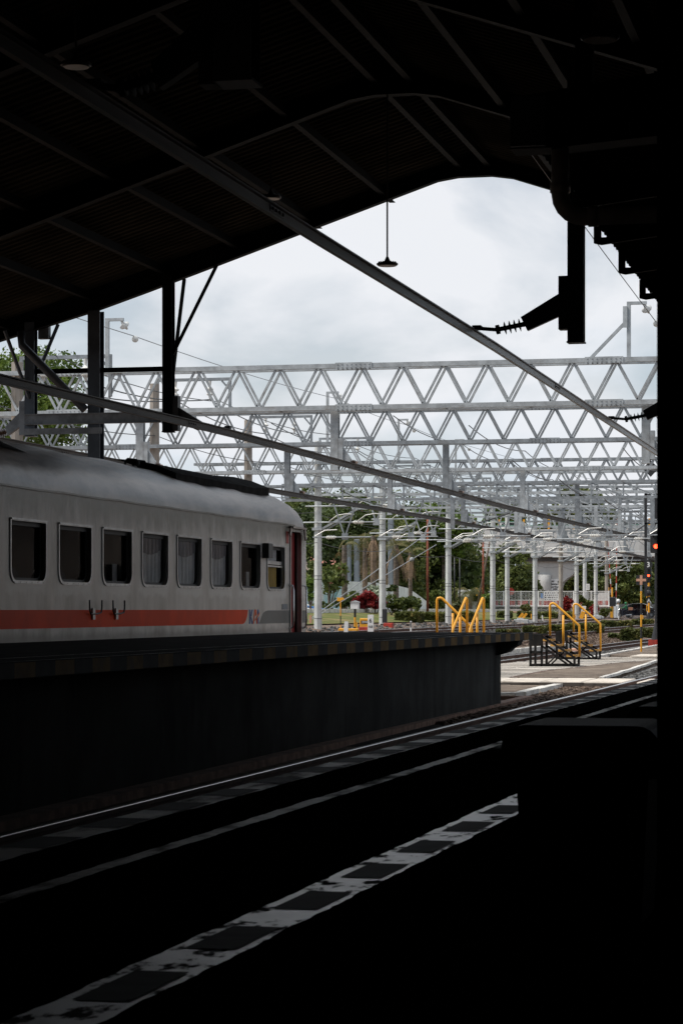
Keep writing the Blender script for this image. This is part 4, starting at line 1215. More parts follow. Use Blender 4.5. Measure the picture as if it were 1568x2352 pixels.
# slender intermediate gantries that thicken the mesh further down the yard
for k, (Y, zb, xm) in enumerate(((95.5, 6.0, -24.2), (112, 6.35, -25.0), (127, 6.7, -24.9), (143.5, 6.5, -25.0), (174, 6.6, -25.3))):
    W, H = .3, .62
    words = ['third', 'fourth', 'fifth', 'sixth', 'eighth']
    g = thing('portal_beam', f'slender grey braced portal beam just behind the {words[k]} lattice gantry', 'portal beam', (-10, Y, zb), 'slender portal beams across the tracks')
    gm = mt['galv2'] if k % 2 == 0 else mt['galv']
    for nm, z in (('top_chord', zb + H), ('bottom_chord', zb)):
        c = MB(); c.box(xm, 4, Y - .05, Y + .05, z - .05, z + .05); c.build(nm, gm, g)
    la = MB(); x = xm; i = 0
    while x < 3:
        la.box(x - .03, x + .03, Y - .03, Y + .03, zb + .05, zb + H - .05)
        la.beam((x, Y, (zb + H - .05) if x < -9 else zb + .05), (x + 1.25, Y, (zb + .05) if x < -9 else zb + H - .05), .045, .045, up=(0, 1, 0))
        x += 1.25
    la.build('bracing', gm, g)
    for xq in (-21.6, -18.9, -15.2, -11.0, -8.2):
        c = MB(); c.beam((xq - .5, Y, zb - .05), (xq - .05, Y, zb - 1.35), .06, .05); c.beam((xq + .5, Y, zb - .05), (xq + .05, Y, zb - 1.35), .06, .05); c.box(xq - .12, xq + .12, Y - .05, Y + .05, zb - 1.6, zb - 1.34)
        c.build('hanger', gm, g)
        c = MB(); c.tube([(xq - 1.3, Y - .1, zb - 1.5), (xq + 1.1, Y - .1, zb - 1.5)], .03, 6); c.build('arm', gm, g)
        pf = [(0, .03)]
        for q in range(5): pf += [(.03 + .07 * q, .045), (.055 + .07 * q, .09), (.08 + .07 * q, .045)]
        c = MB(); c.lathe((xq - .75, Y - .1, zb - 1.5), (1, 0, 0), pf + [(.42, .03)], 8); c.build('insulator', mt['ceramic'], g)
        c = MB(); c.tube([(xq - 1.2, Y - .12, zb - 1.45), (xq - .8, Y - .12, zb - 1.22), (xq - .3, Y - .12, zb - 1.2)], .02, 5); c.build('registration_arm', mt['ceramic'], g)
        if xq > -20:
            c = MB(); c.box(xq + 1.6, xq + 1.76, Y - .06, Y + .06, zb - 1.2, zb - .05); c.build('drop_post', gm, g)

# concrete masts along the left side with their cantilevers
gM = 'pale concrete masts along the far side of the tracks'
def mast(label, x, Y, z0, z1, r0, r1, mat, cant=None, feeder=True, lean=1):
    t = thing('concrete_mast', label, 'mast', (x, Y, z0), gM)
    m = MB(); m.lathe((x, Y, z0), (0, 0, 1), [(0, r0), (z1 - z0, r1)], 8)
    m.build('shaft', mat, t)
    b = MB()
    for z in (2.9, 3.05, 1.2):
        if z < z1 - .5:
            rr = r0 + (r1 - r0) * (z - z0) / (z1 - z0) + .004
            b.lathe((x, Y, z), (0, 0, 1), [(0, rr), (.022, rr)], 8)
    b.build('band', mt['band'], t)
    if cant is not None:
        zc, ln_ = cant
        a = MB(); a.box(x - .22, x + .22, Y - .22, Y + .22, zc - .06, zc + .06); a.build('collar', mt['galv'], t)
        a = MB(); a.beam((x + .2, Y - .1, zc), (x + 1.75, Y - .1, zc + .85), .08, .09); a.build('strut', mt['galv'], t)
        a = MB(); a.beam((x + .2, Y + .1, zc - .1), (x + 1.5, Y + .1, zc + .6), .06, .07); a.build('strut', mt['galv2'], t)
        for z, x0, x1 in ((zc + .98, -.5, ln_), (zc + .28, -.6, ln_ - 1.3)):
            a = MB(); a.tube([(x + x0, Y - .25, z), (x + x1, Y - .25, z)], .032, 8)
            a.build('arm', mt['galv'], t, smooth=True)
            pf = [(0, .03)]
            for q in range(6): pf += [(.05 + .07 * q, .05), (.075 + .07 * q, .095), (.10 + .07 * q, .05)]
            pf += [(.5, .03)]
            a = MB(); a.lathe((x + x1, Y - .25, z), (1, 0, 0), pf, 10); a.build('insulator', mt['ceramic'], t)
            a = MB(); a.tube([(x + x1 + .5, Y - .25, z), (x + x1 + .95, Y - .25, z)], .03, 8); a.build('arm_end', mt['galv'], t)
            for q, sg_ in ((.55, 1), (1.75, -1)):
                a = MB(); a.tube([(x + q * ln_ * .36, Y - .3, z + .05), (x + q * ln_ * .36 + .35, Y - .3, z + .30), (x + q * ln_ * .36 + .75, Y - .3, z + .36), (x + q * ln_ * .36 + 1.1, Y - .3, z + .33)], .022, 6)
                a.build('registration_arm', mt['ceramic'], t, smooth=True)
        a = MB(); xv = x + ln_ - .35
        a.beam((xv - .45, Y, zc + 1.75), (xv, Y, zc + .35), .08, .06); a.beam((xv + .5, Y, zc + 1.75), (xv + .06, Y, zc + .35), .08, .06); a.box(xv - .1, xv + .16, Y - .06, Y + .06, zc + .15, zc + .4)
        a.build('hanger', mt['galv'], t)
    if feeder:
        a = MB(); zt = z1 + .12
        a.beam((x, Y + .2, zt), (x + 2.4, Y + .2, zt), .08, .09); a.beam((x + .04, Y + .2, zt - .045), (x + .04, Y + .2, zt - 1.0), .08, .08); a.beam((x + 2.36, Y + .2, zt - .045), (x + 2.36, Y + .2, zt - 1.0), .08, .08)
        a.beam((x + 2.32, Y + .2, zt - .3), (x + 2.1, Y + .2, zt - .05), .05, .05)
        a.build('feeder_frame', mt['galv2'], t)
        for xq in (.62, 1.72):
            a = MB(); pf = [(0, .05), (.16, .03)]
            for q in range(2): pf += [(.18 + .16 * q, .04), (.24 + .16 * q, .11), (.27 + .16 * q, .10), (.29 + .16 * q, .05)]
            pf += [(.55, .03)]
            a.lathe((x + xq, Y + .2, zt - .05), (0, 0, -1), pf, 12); a.build('insulator', mt['ceramic'], t)
    return t
for k in range(11):
    z0 = ground_z(GM[k], GY[k]) - .1
    pale = mt['mast'] if k >= 3 and k != 8 else mt['mast_old']
    words = ['hidden low behind the coach at far left', 'above the middle of the coach roof', 'above the end of the coach roof', 'right beside the end of the coach', 'between the two dead palms', 'rising behind the first yellow handrail', 'left of the pair before the viaduct pier', 'just left of the viaduct pier', 'brownish, in front of the poster on the pier', 'right of the red leaved bush', 'nearest the end of the white fence']
    ztop = max(GB[k] + 1.05, 7.4) + (.9 if k in (1, 2, 3) else .25)
    mast(f'{"pale" if pale is mt["mast"] else "stained"} concrete mast {words[k]}', GM[k], GY[k], z0, ztop, .175, .15, pale,
         (5.0 + .03 * k, 2.9) if k >= 3 else None, True)
mast('slim pale concrete mast of the pair before the viaduct pier, right one', -24.87, 158, ground_z(-24.87, 158) - .1, 8.2, .16, .14, mt['mast'], (5.1, 2.6), False)
mast('thin pale mast standing behind the white fence', -32.82, 262, 0.5, 7.0, .24, .2, mt['mast'], None, False)
mast('brown distant mast at the end of the white fence', -29.66, 255, 0.5, 9.2, .19, .17, mt['mast_old'], (5.4, 2.6), False)

# earth wire horns on the first two gantries
def horn(label, x, Y, zb, zt, s, brace=False):
    t = thing('wire_horn', label, 'wire bracket', (x, Y, zb), 'earth wire brackets on top of the gantries')
    a = MB(); a.box(x - .045, x + .045, Y - .045, Y + .045, zb, zt); a.box(x - .045 if s > 0 else x - .42, x + .42 if s > 0 else x + .045, Y - .04, Y + .04, zt, zt + .07)
    a.build('post', mt['galv'], t)
    if brace:
        a = MB(); a.beam((x - .9, Y, zb), (x - .06, Y, zb + .85), .07, .07); a.beam((x - .08, Y - .07, zb + .7), (x - .08, Y - .07, zb + 1.2), .10, .04); a.build('brace', mt['galv'], t)
    a = MB(); a.lathe((x + s * .36, Y, zt), (.25 * s, .5, -.5), [(0, .02), (.1, .05), (.14, .13), (.17, .12), (.2, .05), (.28, .02)], 12)
    a.build('insulator', mt['ceramic'], t, smooth=True)
    a = MB(); a.ball((x + s * .62, Y + .3, zt - .42), .085, 12, 8); a.build('glass_ball', mt['ceramic'], t, smooth=True)
def gxz(u, v, Y):
    p = PY(u, v, Y); return p.x, p.z
hx1, hz1 = gxz(247, 738, 57.4); horn('tall bracket at the left holding an earth wire in front of the sky', hx1, 57.4, GB[0] + 1.07, hz1, 1)
hx2, hz2 = gxz(1443, 700, 57.4); horn('braced bracket at the right with an insulator and a glass ball', hx2, 57.4, GB[0] + 1.07, hz2, 1, True)
hx3, hz3 = gxz(8, 782, 57.4); horn('bracket at the far left edge beside the green tree', hx3 - .2, 57.4, GB[0] + 1.07, hz3, -1)
hx4, hz4 = gxz(752, 904, 87.6); horn('small bracket above the third gantry at the centre', hx4, 87.6, GB[2] + 1.07, hz4, 1)
hx5, hz5 = gxz(915, 966, 103); horn('small bracket above the fourth gantry at the centre', hx5, 103, GB[3] + 1.07, hz5, 1)
hx6, hz6 = gxz(1046, 1012, 119.2); horn('small bracket above the fifth gantry', hx6, 119.2, GB[4] + 1.07, hz6, 1)

# ================================================================== WIRES
def wire(label, pts, r=.012, mat='wire', sag=.15, group=None):
    t = MB(); out_ = []
    for p, q in zip(pts, pts[1:]):
        n = 8
        for i in range(n):
            s = i / n; P_ = Vector(p).lerp(Vector(q), s); P_.z -= sag * 4 * s * (1 - s); out_.append(P_)
    out_.append(Vector(pts[-1]))
    t.tube(out_, r, 5)
    o = t.build('overhead_wire', mt[mat], smooth=True)
    return tag(o, label, 'wire', group)
wire('thin earth wire running right and down from the tall bracket at the left', [(hx1 - 2.0, 40, hz1 + .6), (hx1 + .6, 57.6, hz1 - .35), (hx4 + .4, 87.8, hz4 - .2), (hx5 + .4, 103, hz5 - .2), (hx6 + .4, 119.4, hz6 - .2), (-16, 170, 9.5)], .012, 'wire_pale', .1)
wire('thin earth wire beside the right hand post, passing the glass ball', [(hx2 - .9, 30, hz2 + 2.2), (hx2 + .62, 57.7, hz2 - .4), (hx2 + 1.6, 87, hz2 - .6)], .010, 'wire', .05)
fz = [max(GB[k] + 1.05, 7.4) + (.9 if k in (1, 2, 3) else .25) - .5 for k in range(11)]
for j, (dx, lb) in enumerate(((.62, 'left'), (1.72, 'right'))):
    wire(f'dark feeder cable on the {lb} hand insulators of the mast frames', [(GM[k] + dx, GY[k] + .2, fz[k]) for k in range(11)], .018, 'wire', .2, 'feeder cables along the masts')
for j, (x, z, lb) in enumerate(((-24.6, 6.2, 'upper cable strung along the mast fronts'), (-24.7, 5.6, 'middle cable strung along the mast fronts'), (-24.5, 4.3, 'lower cable strung along the mast fronts'), (-20.2, 7.9, 'cable passing through the lattice of the gantries'), (-22.3, 6.9, 'cable just below the gantry lattice near the masts'))):
    wire('dark ' + lb, [(x - .15 * (k == 0), GY[k], z + .07 * k) for k in range(11)], .013, 'wire', .22, 'cables along the masts')
for j, (x, z, lb) in enumerate(((-19.0, 8.6, 'cable high over the third track'), (-16.2, 8.2, 'cable over the gap between the second and third tracks'), (-9.4, 8.4, 'cable over the planked walkway'), (-7.0, 8.9, 'cable high at the right over the crossing slabs'), (-23.6, 8.4, 'cable just above the mast arms'), (-21.0, 5.9, 'cable below the slender portal beams'), (-18.2, 6.3, 'cable just above the farthest conductor rail'), (-14.6, 6.9, 'cable left of the middle conductor rail'), (-12.9, 6.2, 'cable just above the middle conductor rail'), (-10.6, 7.3, 'cable right of the middle conductor rail'), (-8.3, 7.8, 'cable over the hedge beside the second track'))):
    wire('dark ' + lb, [(x - .25 * (k - 6), GY[k], z + .05 * k) for k in range(2, 11)], .018, 'wire', .25, 'cables over the yard')
for j, (x, z, lb) in enumerate(((-22.6, 5.1, 'contact wire over the far track'), (-22.6, 6.0, 'catenary wire above the far contact wire'))):
    wire('thin ' + lb, [(x, GY[k], z + .04 * k) for k in range(3, 11)], .011, 'wire', .12 if j else .03, 'wires over the far track')
for j, (u, v, X, Y) in enumerate(((1062, 1100, -14.5, 104), (1425, 1150, -9.5, 104))):
    pass
# slack dark jumper cables hanging from the gantries to the conductor rails
wire('dark jumper cable looping from a gantry down to the farthest conductor rail', [(-15.6, 103, GB[3] - .1), (-15.3, 102.6, 6.0), (-17.2, 101.5, 5.25)], .035, 'wire', .05, 'jumper cables')
wire('dark jumper cable at the right dropping to the middle conductor rail', [(-11.2, 119, GB[4] - .1), (-11.3, 118.6, 6.2), (-12.5, 117.6, 5.25)], .035, 'wire', .05, 'jumper cables')
# guy wires from the mast between the palms down to the bank
for i, (za, dy) in enumerate(((5.2, 0), (4.2, .4))):
    t = MB(); a = Vector((-25.0, 133.5, za + 1.0)); b = Vector((-27.2, 112.5 + dy, 1.1)); t.tube([a, b], .022, 6)
    m_ = a.lerp(b, .12 + .1 * i); t.ball(m_, .13, 10, 6)
    tag(t.build('guy_wire', mt['wire_pale']), ['upper', 'lower'][i] + ' slanting guy wire with a glass ball above the green bank', 'wire', 'guy wires above the bank')

# ================================================================== YARD OBJECTS
# boarding stairs: black steel frame, yellow treads and one yellow handrail
def stair(label, x, y, h=0.92, run=1.45, wid=0.95, flip=1, tilt=0.0, yaw=0.0, both=False, base=0.0, group='steel boarding stairs'):
    """high end at the -x side, steps down towards +x"""
    t = thing('boarding_stairs', label, 'stairs', (x, y, base), group)
    t.rotation_euler = (0, 0, yaw)
    def W(a, b, c): return (x + flip * a, y + b, base + c)
    f_ = MB(); s = .065
    y0, y1 = 0, wid
    for yy_ in (y0, y1):
        f_.beam(W(0, yy_, 0), W(0, yy_, h), s, s); f_.beam(W(.32, yy_, .0), W(.32, yy_, h - .02), s, s)
        f_.beam(W(0, yy_, .03), W(run + .32, yy_, .03), s, s)
        f_.beam(W(.32, yy_, h - .03), W(run + .32, yy_, .26), s, .06)
        f_.beam(W(.32, yy_, h - .30), W(run + .14, yy_, .05), s, .05)
        f_.beam(W(run + .32, yy_, 0), W(run + .32, yy_, .26), s, s)
        f_.beam(W(.45, yy_, .04), W(.85, yy_, .42), .04, .04)
    for c in (.03, .4): f_.beam(W(0, y0, c), W(0, y1, c), s, s)
    f_.beam(W(.32, y0, .4), W(0, y0, .4), s, s)
    f_.beam(W(run + .32, y0, .03), W(run + .32, y1, .03), s, s)
    f_.build('frame', mt['stair_black'], t)
    ld = MB(); ld.box(*sorted((x + flip * -.02, x + flip * .36)), y + y0 - .02, y + y1 + .02, base + h, base + h + .03)
    ld.box(*sorted((x - flip * .03, x + flip * .34)), y + y0 - .035, y + y0 - .012, base + h - .3, base + h)
    ld.build('landing', mt['stair_black'], t)
    for i in range(4):
        q = (i + .55) / 4
        a, c = .32 + run * q, h - .03 - (h - .29) * q
        tr = MB(); tr.box(*sorted((x + flip * (a - .12), x + flip * (a + .10))), y + y0 + .03, y + y1 - .03, base + c - .045, base + c)
        tr.build('tread', mt['stair_black'], t)
        tn = MB(); tn.box(*sorted((x + flip * (a + .10), x + flip * (a + .125))), y + y0 + .03, y + y1 - .03, base + c - .06, base + c + .004)
        tn.box(*sorted((x + flip * (a - .12), x + flip * (a + .10))), y + y0 - .03, y + y0 + .027, base + c - .055, base + c + .006)
        tn.build('tread_edge', mt['tread_y'], t)
    hr = .90
    for yy_ in ((y0, y1) if both else (y1,)):
        p = MB(); r = .033
        p.tube([W(.42, yy_, h - .02), W(.42, yy_, h + hr - .06), W(.44, yy_, h + hr - .015), W(.50, yy_, h + hr), W(.56, yy_, h + hr - .02), W(run + .27, yy_, hr + .30), W(run + .33, yy_, hr + .25), W(run + .34, yy_, hr + .18), W(run + .34, yy_, .26)], r, 10)
        p.build('handrail', mt['yellow'], t, smooth=True)
        q = MB(); a = .32 + run * .52; q.tube([W(a, yy_, h - (h - .26) * .52), W(a, yy_, h + hr - (h - .26) * .49 - .03)], r, 10)
        q.build('handrail_post', mt['yellow'], t, smooth=True)
    return t
stair('black steel stairs with yellow treads, nearest pair unit in full view on the planks', -10.06, 68.1, .88, .92, .95)
stair('black steel stairs with a yellow rail standing behind the nearest unit', -10.62, 77.6, .88, .95, .95)
# stairs behind the platform end: only the yellow rails show above the platform
stair('yellow railed stairs behind the platform end, its long rail falling to the right', -11.86, 60.3, 1.0, .98, .9, group='stairs behind the platform end')
def rails_up(label, X, Y, n):
    t = thing('boarding_stairs', label, 'stairs', (X, Y, 0), 'stairs behind the platform end')
    f_ = MB()
    for dx in (0, .43):
        f_.beam((X + dx, Y - 1.5, .03), (X + dx, Y, .03), .05, .05); f_.beam((X + dx, Y - 1.5, .26), (X + dx, Y, 1.0), .05, .05); f_.beam((X + dx, Y, 0), (X + dx, Y, 1.0), .05, .05); f_.beam((X + dx, Y - 1.5, 0), (X + dx, Y - 1.5, .26), .05, .05)
    f_.build('frame', mt['stair_black'], t)
    for i in range(4):
        tr = MB(); tr.box(X + .03, X + .40, Y - 1.4 + .36 * i, Y - 1.2 + .36 * i, .25 + .2 * i, .29 + .2 * i); tr.build('tread', mt['tread_y'], t)
    for dx in (0, .43):
        p = MB(); p.tube([(X + dx, Y, 0.9), (X + dx, Y, 1.84), (X + dx - .01, Y - .02, 1.88), (X + dx - .02, Y - .06, 1.89), (X + dx - .10, Y - 1.45, 1.12), (X + dx - .10, Y - 1.5, 1.0), (X + dx - .10, Y - 1.5, .26)], .034, 10)
        p.build('handrail', mt['yellow'], t, smooth=True)
        p = MB(); p.tube([(X + dx - .05, Y - .7, .6), (X + dx - .05, Y - .7, 1.5)], .034, 10); p.build('handrail_post', mt['yellow'], t, smooth=True)
rails_up('yellow railed stairs behind the platform end with two steep parallel rails', -10.63, 61.0, 2)

def on_ground(u, v, D):
    """point of the ground seen at that bearing, D metres left of the axis"""
    p = PX(u, v, -D); return Vector((p.x, p.y, ground_z(p.x, p.y)))
def banded_pole(t, x, y, z0, bands, r, n=10):
    z = z0
    for h, c in bands:
        a = MB(); a.lathe((x, y, z), (0, 0, 1), [(0, r), (h, r)], n); a.build('pole_band', mt[c], t, smooth=False); z += h
    return z

# cross signs on banded poles
def cross_sign(label, x, y, z0, hs, board, s=.30):
    t = thing('cross_sign', label, 'railway sign', (x, y, z0), 'cross signs on banded poles')
    z = banded_pole(t, x, y, z0, hs, .035)
    b = MB()
    if board: b.box(x - s, x + s, y - .02, y, z - .05, z - .05 + 2 * s); b.build('board', mt['black'], t)
    zc = z - .05 + s; ww = s * .26
    c = MB(); c.plate([[(-s, -ww), (-ww, -ww), (-ww, -s), (ww, -s), (ww, -ww), (s, -ww), (s, ww), (ww, ww), (ww, s), (-ww, s), (-ww, ww), (-s, ww)]], lambda a, q, tt: (x + a, y - .025 + tt, zc + q), 0, -.012)
    o = c.build('cross', mt['sign_orange'], t); fixn(o.data)
cx_, cy_ = -9.45, 92.5
cross_sign('orange cross on a square black board on a yellow and black pole', cx_, cy_, 0.0, [(.50, 'yellow'), (.45, 'black'), (.45, 'yellow'), (.45, 'black'), (.45, 'yellow'), (.28, 'galv_dark')], True, .185)
q_ = on_ground(1484, 1422, 25.5)
cross_sign('smaller distant orange cross without a board near the parked car', q_.x, q_.y, q_.z, [(.8, 'black'), (.7, 'yellow'), (.7, 'black'), (.8, 'yellow'), (.3, 'galv_dark')], False, .22)

# colour light signals at the right
def signal(label, x, y, z0, zl, pole, sc=1.0, num=None, base=True):
    t = thing('railway_signal', label, 'railway signal', (x, y, z0), 'colour light signals at the right')
    b = MB(); b.box(x - .35, x + .35, y - .35, y + .35, z0 - .2, z0 + .22); b.build('plinth', mt['red_paint'], t)
    a = MB(); a.lathe((x, y, z0 + .22), (0, 0, 1), [(0, .24), (.1, .22), (.75, .10)], 10); a.build('foot', mt['black'], t)
    banded_pole(t, x, y, z0 + .97, pole, .09)
    h = MB(); w = .26 * sc
    h.plate([rbox_loop(x - w, x + w, zl - .30 * sc, zl + .72 * sc, .04, .18)], lambda a_, q, tt: (a_, y + tt, q), -.12, -.30)
    o = h.build('signal_head', mt['black'], t); fixn(o.data)
    for dz, m_ in ((0, 'red_lamp'), (.42 * sc, 'lens_dark')):
        l_ = MB(); l_.lathe((x, y - .301, zl + dz), (0, -1, 0), [(0, .10 * sc), (.012, .10 * sc)], 16); l_.build('signal_lamp', mt[m_], t)
        v_ = MB(); n = 9; vs = []
        for dy in (-.301, -.52):
            for i in range(n):
                a_ = R(180 * i / (n - 1)); vs.append((x + .135 * sc * math.cos(a_), y + dy, zl + dz + .135 * sc * math.sin(a_) - .01))
        v_.add(vs, [(i, i + 1, n + i + 1, n + i) for i in range(n - 1)]); v_.build('hood', mt['black'], t)
    return t
sx, sy = -10.74, 112.0
t_ = signal('near colour light signal, its glowing red lamp cut by the right hand post', sx, sy, 0.0, 4.48, [(4.2, 'black')], 1.0)
a = MB(); a.box(sx - .55, sx - .43, sy - .1, sy, 2.2, 6.9); a.box(sx - .55, sx + .1, sy - .1, sy, 5.5, 5.56); a.box(sx - .55, sx + .1, sy - .1, sy, 6.85, 6.9); a.box(sx - .28, sx + .1, sy - .14, sy - .05, 5.75, 6.7)
a.build('ladder', mt['black'], t_)
a = MB(); a.plate([[(sx - .62, 8.05), (sx - .25, 7.65), (sx + .12, 8.05), (sx - .25, 8.42)]], lambda p, q, tt: (p, sy + tt, q), -.2, -.22); o = a.build('marker_board', mt['black'], t_); fixn(o.data)
sx2, sy2 = -20.4, 206.0
s2z = ground_z(sx2, sy2)
t_ = signal('distant colour light signal with a red lamp on a yellow and black banded pole', sx2, sy2, s2z, 4.45, [(.55, 'yellow'), (.25, 'yellow'), (.5, 'black'), (.5, 'yellow'), (.4, 'black'), (.3, 'yellow'), (2.2, 'black')], .95)
a = MB(); a.ball((sx2 - .02, sy2 - .2, 3.0), .26, 10, 6); a.build('repeater_lamp', mt['black'], t_)
tx = text_mb('A', .42, lambda p, q, tt: (sx2 + p, sy2 - .1 - tt, 2.35 + q), .004, .01); tx.build('lettering', mt['white'], t_)
a = MB(); a.lathe((sx2 - .02, sy2 - .31, 5.35), (0, -1, 0), [(0, .36), (.02, .36)], 16); a.build('number_board', mt['black'], t_)
tx = text_mb('3', .6, lambda p, q, tt: (sx2 - .02 + p, sy2 - .335 - tt, 5.35 + q), .004, .012); tx.build('lettering', mt['white'], t_)

# white marker posts, kilometre posts and other low trackside things
gP = 'short white marker posts beside the tracks'
def marker(label, u, v, D, h, w=.075, mat='white', lean=0, cat='marker post', grp=gP, top=None):
    p = on_ground(u, v, D)
    t = thing('marker_post', label, cat, p, grp) if top else None
    m_ = MB(); m_.beam(p, p + Vector((lean, 0, h)), w * 1.15, .10, up=(0, 1, 0))
    if t:
        m_.build('post', mt[mat], t)
        k = MB(); k.box(p.x - w * .4 + lean, p.x + w * .4 + lean, p.y - .056, p.y - .051, p.z + h * .5, p.z + h * .92); k.build('dark_mark', mt[top], t)
    else:
        tag(m_.build('marker_post', mt[mat], loc=p), label, cat, grp)
marker('chipped white post between the arrow sign and the white box', 793.5, 1446, 22.2, .62, .14, lean=.04)
marker('thin white post between the kilometre six post and the first yellow rail', 943, 1443, 22.0, .60, .06, top='ink')
marker('small white post in front of the agave', 1246, 1428, 24.6, .42, .07, lean=-.06)
marker('leaning weathered plank post in front of the stained mast', 1279, 1434, 23.0, .62, .09, 'mast_old', lean=.14)
marker('white post left of the motorcyclist', 1419.5, 1428, 24.6, .62, .07, top='ink')
marker('white post beside the yellow striped cabinet at the right', 1473, 1424, 25.0, .60, .08, top='ink')
marker('white post right of the smaller cross sign', 1486.5, 1421, 26.0, .80, .10)
marker('slim dark grey post beside the nearest pale mast', 762.5, 1446, 22.0, .40, .045, 'galv_dark', grp='coloured marker posts')
marker('faded orange red post at the foot of the bank beside the coach', 713, 1433, 26.0, .42, .09, 'sign_orange', grp='coloured marker posts')
marker('yellow post between the point machine and the pale mast', 1219, 1424, 25.6, .40, .06, 'yellow', grp='coloured marker posts')
marker('short yellow cabinet post right of the banded cross sign pole', 1475, 1440, 22.0, .58, .09, 'yellow', grp='coloured marker posts')
marker('yellow post at the edge of the right hand post', 1509, 1437, 21.0, .8, .06, 'yellow', grp='coloured marker posts')

def km_post(label, u, v, D, h, w, big, small, lean=0):
    p = on_ground(u, v, D)
    t = thing('kilometre_post', label, 'kilometre post', p, 'white kilometre posts')
    d = Vector((lean, 0, 1)).normalized()
    def mp(a, q, tt): return (p.x + a + lean * (q + h / 2), p.y - .06 - tt, p.z + h / 2 + q)
    a = MB(); a.plate([[(-w / 2, -h / 2 + .2), (w / 2, -h / 2 + .2), (w / 2, h / 2 - .03), (w / 4, h / 2), (-w / 2, h / 2)]], lambda q, r_, tt: mp(q, r_, tt), 0, -.12); o = a.build('post', mt['white'], t); fixn(o.data)
    a = MB(); a.plate([[(-w / 2 + .005, -h / 2 - .1), (w / 2 - .005, -h / 2 - .1), (w / 2 - .005, -h / 2 + .2), (-w / 2 + .005, -h / 2 + .2)]], lambda q, r_, tt: mp(q, r_, tt), 0, -.12); o = a.build('foot', mt['black'], t); fixn(o.data)
    tx = text_mb(big, w * 1.05, lambda q, r_, tt: mp(q, r_ + h * .22, tt + .004), .002, .004); tx.build('lettering', mt['ink'], t)
    tx = text_mb(small, w * .58, lambda q, r_, tt: mp(q, r_ - h * .06, tt + .004), .002, .003); tx.build('lettering', mt['ink'], t)
km_post('white kilometre post marked six above 165, with a black foot', 851, 1445, 21.8, .92, .24, '6', '165')
km_post('leaning white post marked five with a black foot, behind the yellow rails', 1335, 1424, 26.2, .98, .34, '5', '50', .22)

# arrow point indicator, white box on a post, small machines near the kilometre post
p = on_ground(782, 1441, 22.6)
t = thing('point_indicator', 'yellow arrow shaped indicator on a thin yellow and black pole with a lever base', 'point indicator', p)
banded_pole(t, p.x, p.y, p.z, [(.45, 'yellow'), (.38, 'black'), (.62, 'yellow')], .022)
a = MB(); zc = p.z + 1.52
a.plate([[(-.17, -.07), (-.13, 0), (-.17, .075), (.06, .06), (.06, .09), (.18, 0), (.06, -.045), (-.045, -.09)]], lambda q, r_, tt: (p.x + q, p.y + tt, zc + r_), -.02, .02); o = a.build('arrow', mt['yellow'], t); fixn(o.data)
a = MB(); a.bbox(p.x - .05, p.x + .72, p.y - .12, p.y + .2, p.z, p.z + .20, .02); a.beam((p.x - .2, p.y, p.z + .05), (p.x + .3, p.y, p.z + .05), .2, .08); a.build('lever_base', mt['black'], t)
a = MB(); a.bbox(p.x - .08, p.x + .75, p.y - .10, p.y + .18, p.z + .205, p.z + .30, .02); a.build('lever_cover', mt['yellow'], t)
p = on_ground(815, 1441, 22.9)
t = thing('equipment_box', 'white box with a pitched lid on a black and yellow post', 'equipment box', p)
banded_pole(t, p.x, p.y, p.z, [(.30, 'black'), (.42, 'yellow'), (.36, 'black')], .05)
a = MB(); z = p.z + 1.08; a.box(p.x - .17, p.x + .17, p.y - .15, p.y + .15, z, z + .27); a.build('box', mt['white'], t)
a = MB(); a.plate([[(-.2, .275), (.2, .275), (.16, .31), (0, .36), (-.16, .31)]], lambda q, r_, tt: (p.x + q, p.y + tt, z + r_), -.18, .18); o = a.build('lid', mt['galv'], t); fixn(o.data)
a = MB(); a.beam((p.x + .1, p.y, p.z), (p.x + .06, p.y, p.z + .5), .09, .05); a.build('stay', mt['yellow'], t)
p = on_ground(838.5, 1441, 23.2)
t = thing('point_machine', 'yellow box marked ZP43 on a dark red base beside the kilometre post', 'track machine', p)
a = MB(); a.bbox(p.x - .26, p.x + .26, p.y - .2, p.y + .2, p.z - .05, p.z + .24, .02); a.build('base', mt['red_paint'], t)
a = MB(); a.bbox(p.x - .22, p.x + .24, p.y - .18, p.y + .18, p.z + .241, p.z + .62, .02); a.build('housing', mt['yellow'], t)
a = MB(); a.box(p.x - .16, p.x + .18, p.y - .186, p.y - .181, p.z + .38, p.z + .52); a.build('name_plate', mt['black'], t)
tx = text_mb('ZP43', .12, lambda q, r_, tt: (p.x + .01 + q, p.y - .188 - tt, p.z + .45 + r_), .002, .002); tx.build('lettering', mt['white'], t)
p = on_ground(891, 1437, 24.4)
t = thing('relay_case', 'black case on a red block at the foot of the mast between the palms', 'equipment box', p)
a = MB(); a.bbox(p.x - .2, p.x + .25, p.y - .2, p.y + .2, p.z - .05, p.z + .2, .02); a.build('base', mt['red_paint'], t)
a = MB(); a.bbox(p.x - .28, p.x - .06, p.y - .1, p.y + .1, p.z + .205, p.z + .9, .03); a.build('case', mt['black'], t)
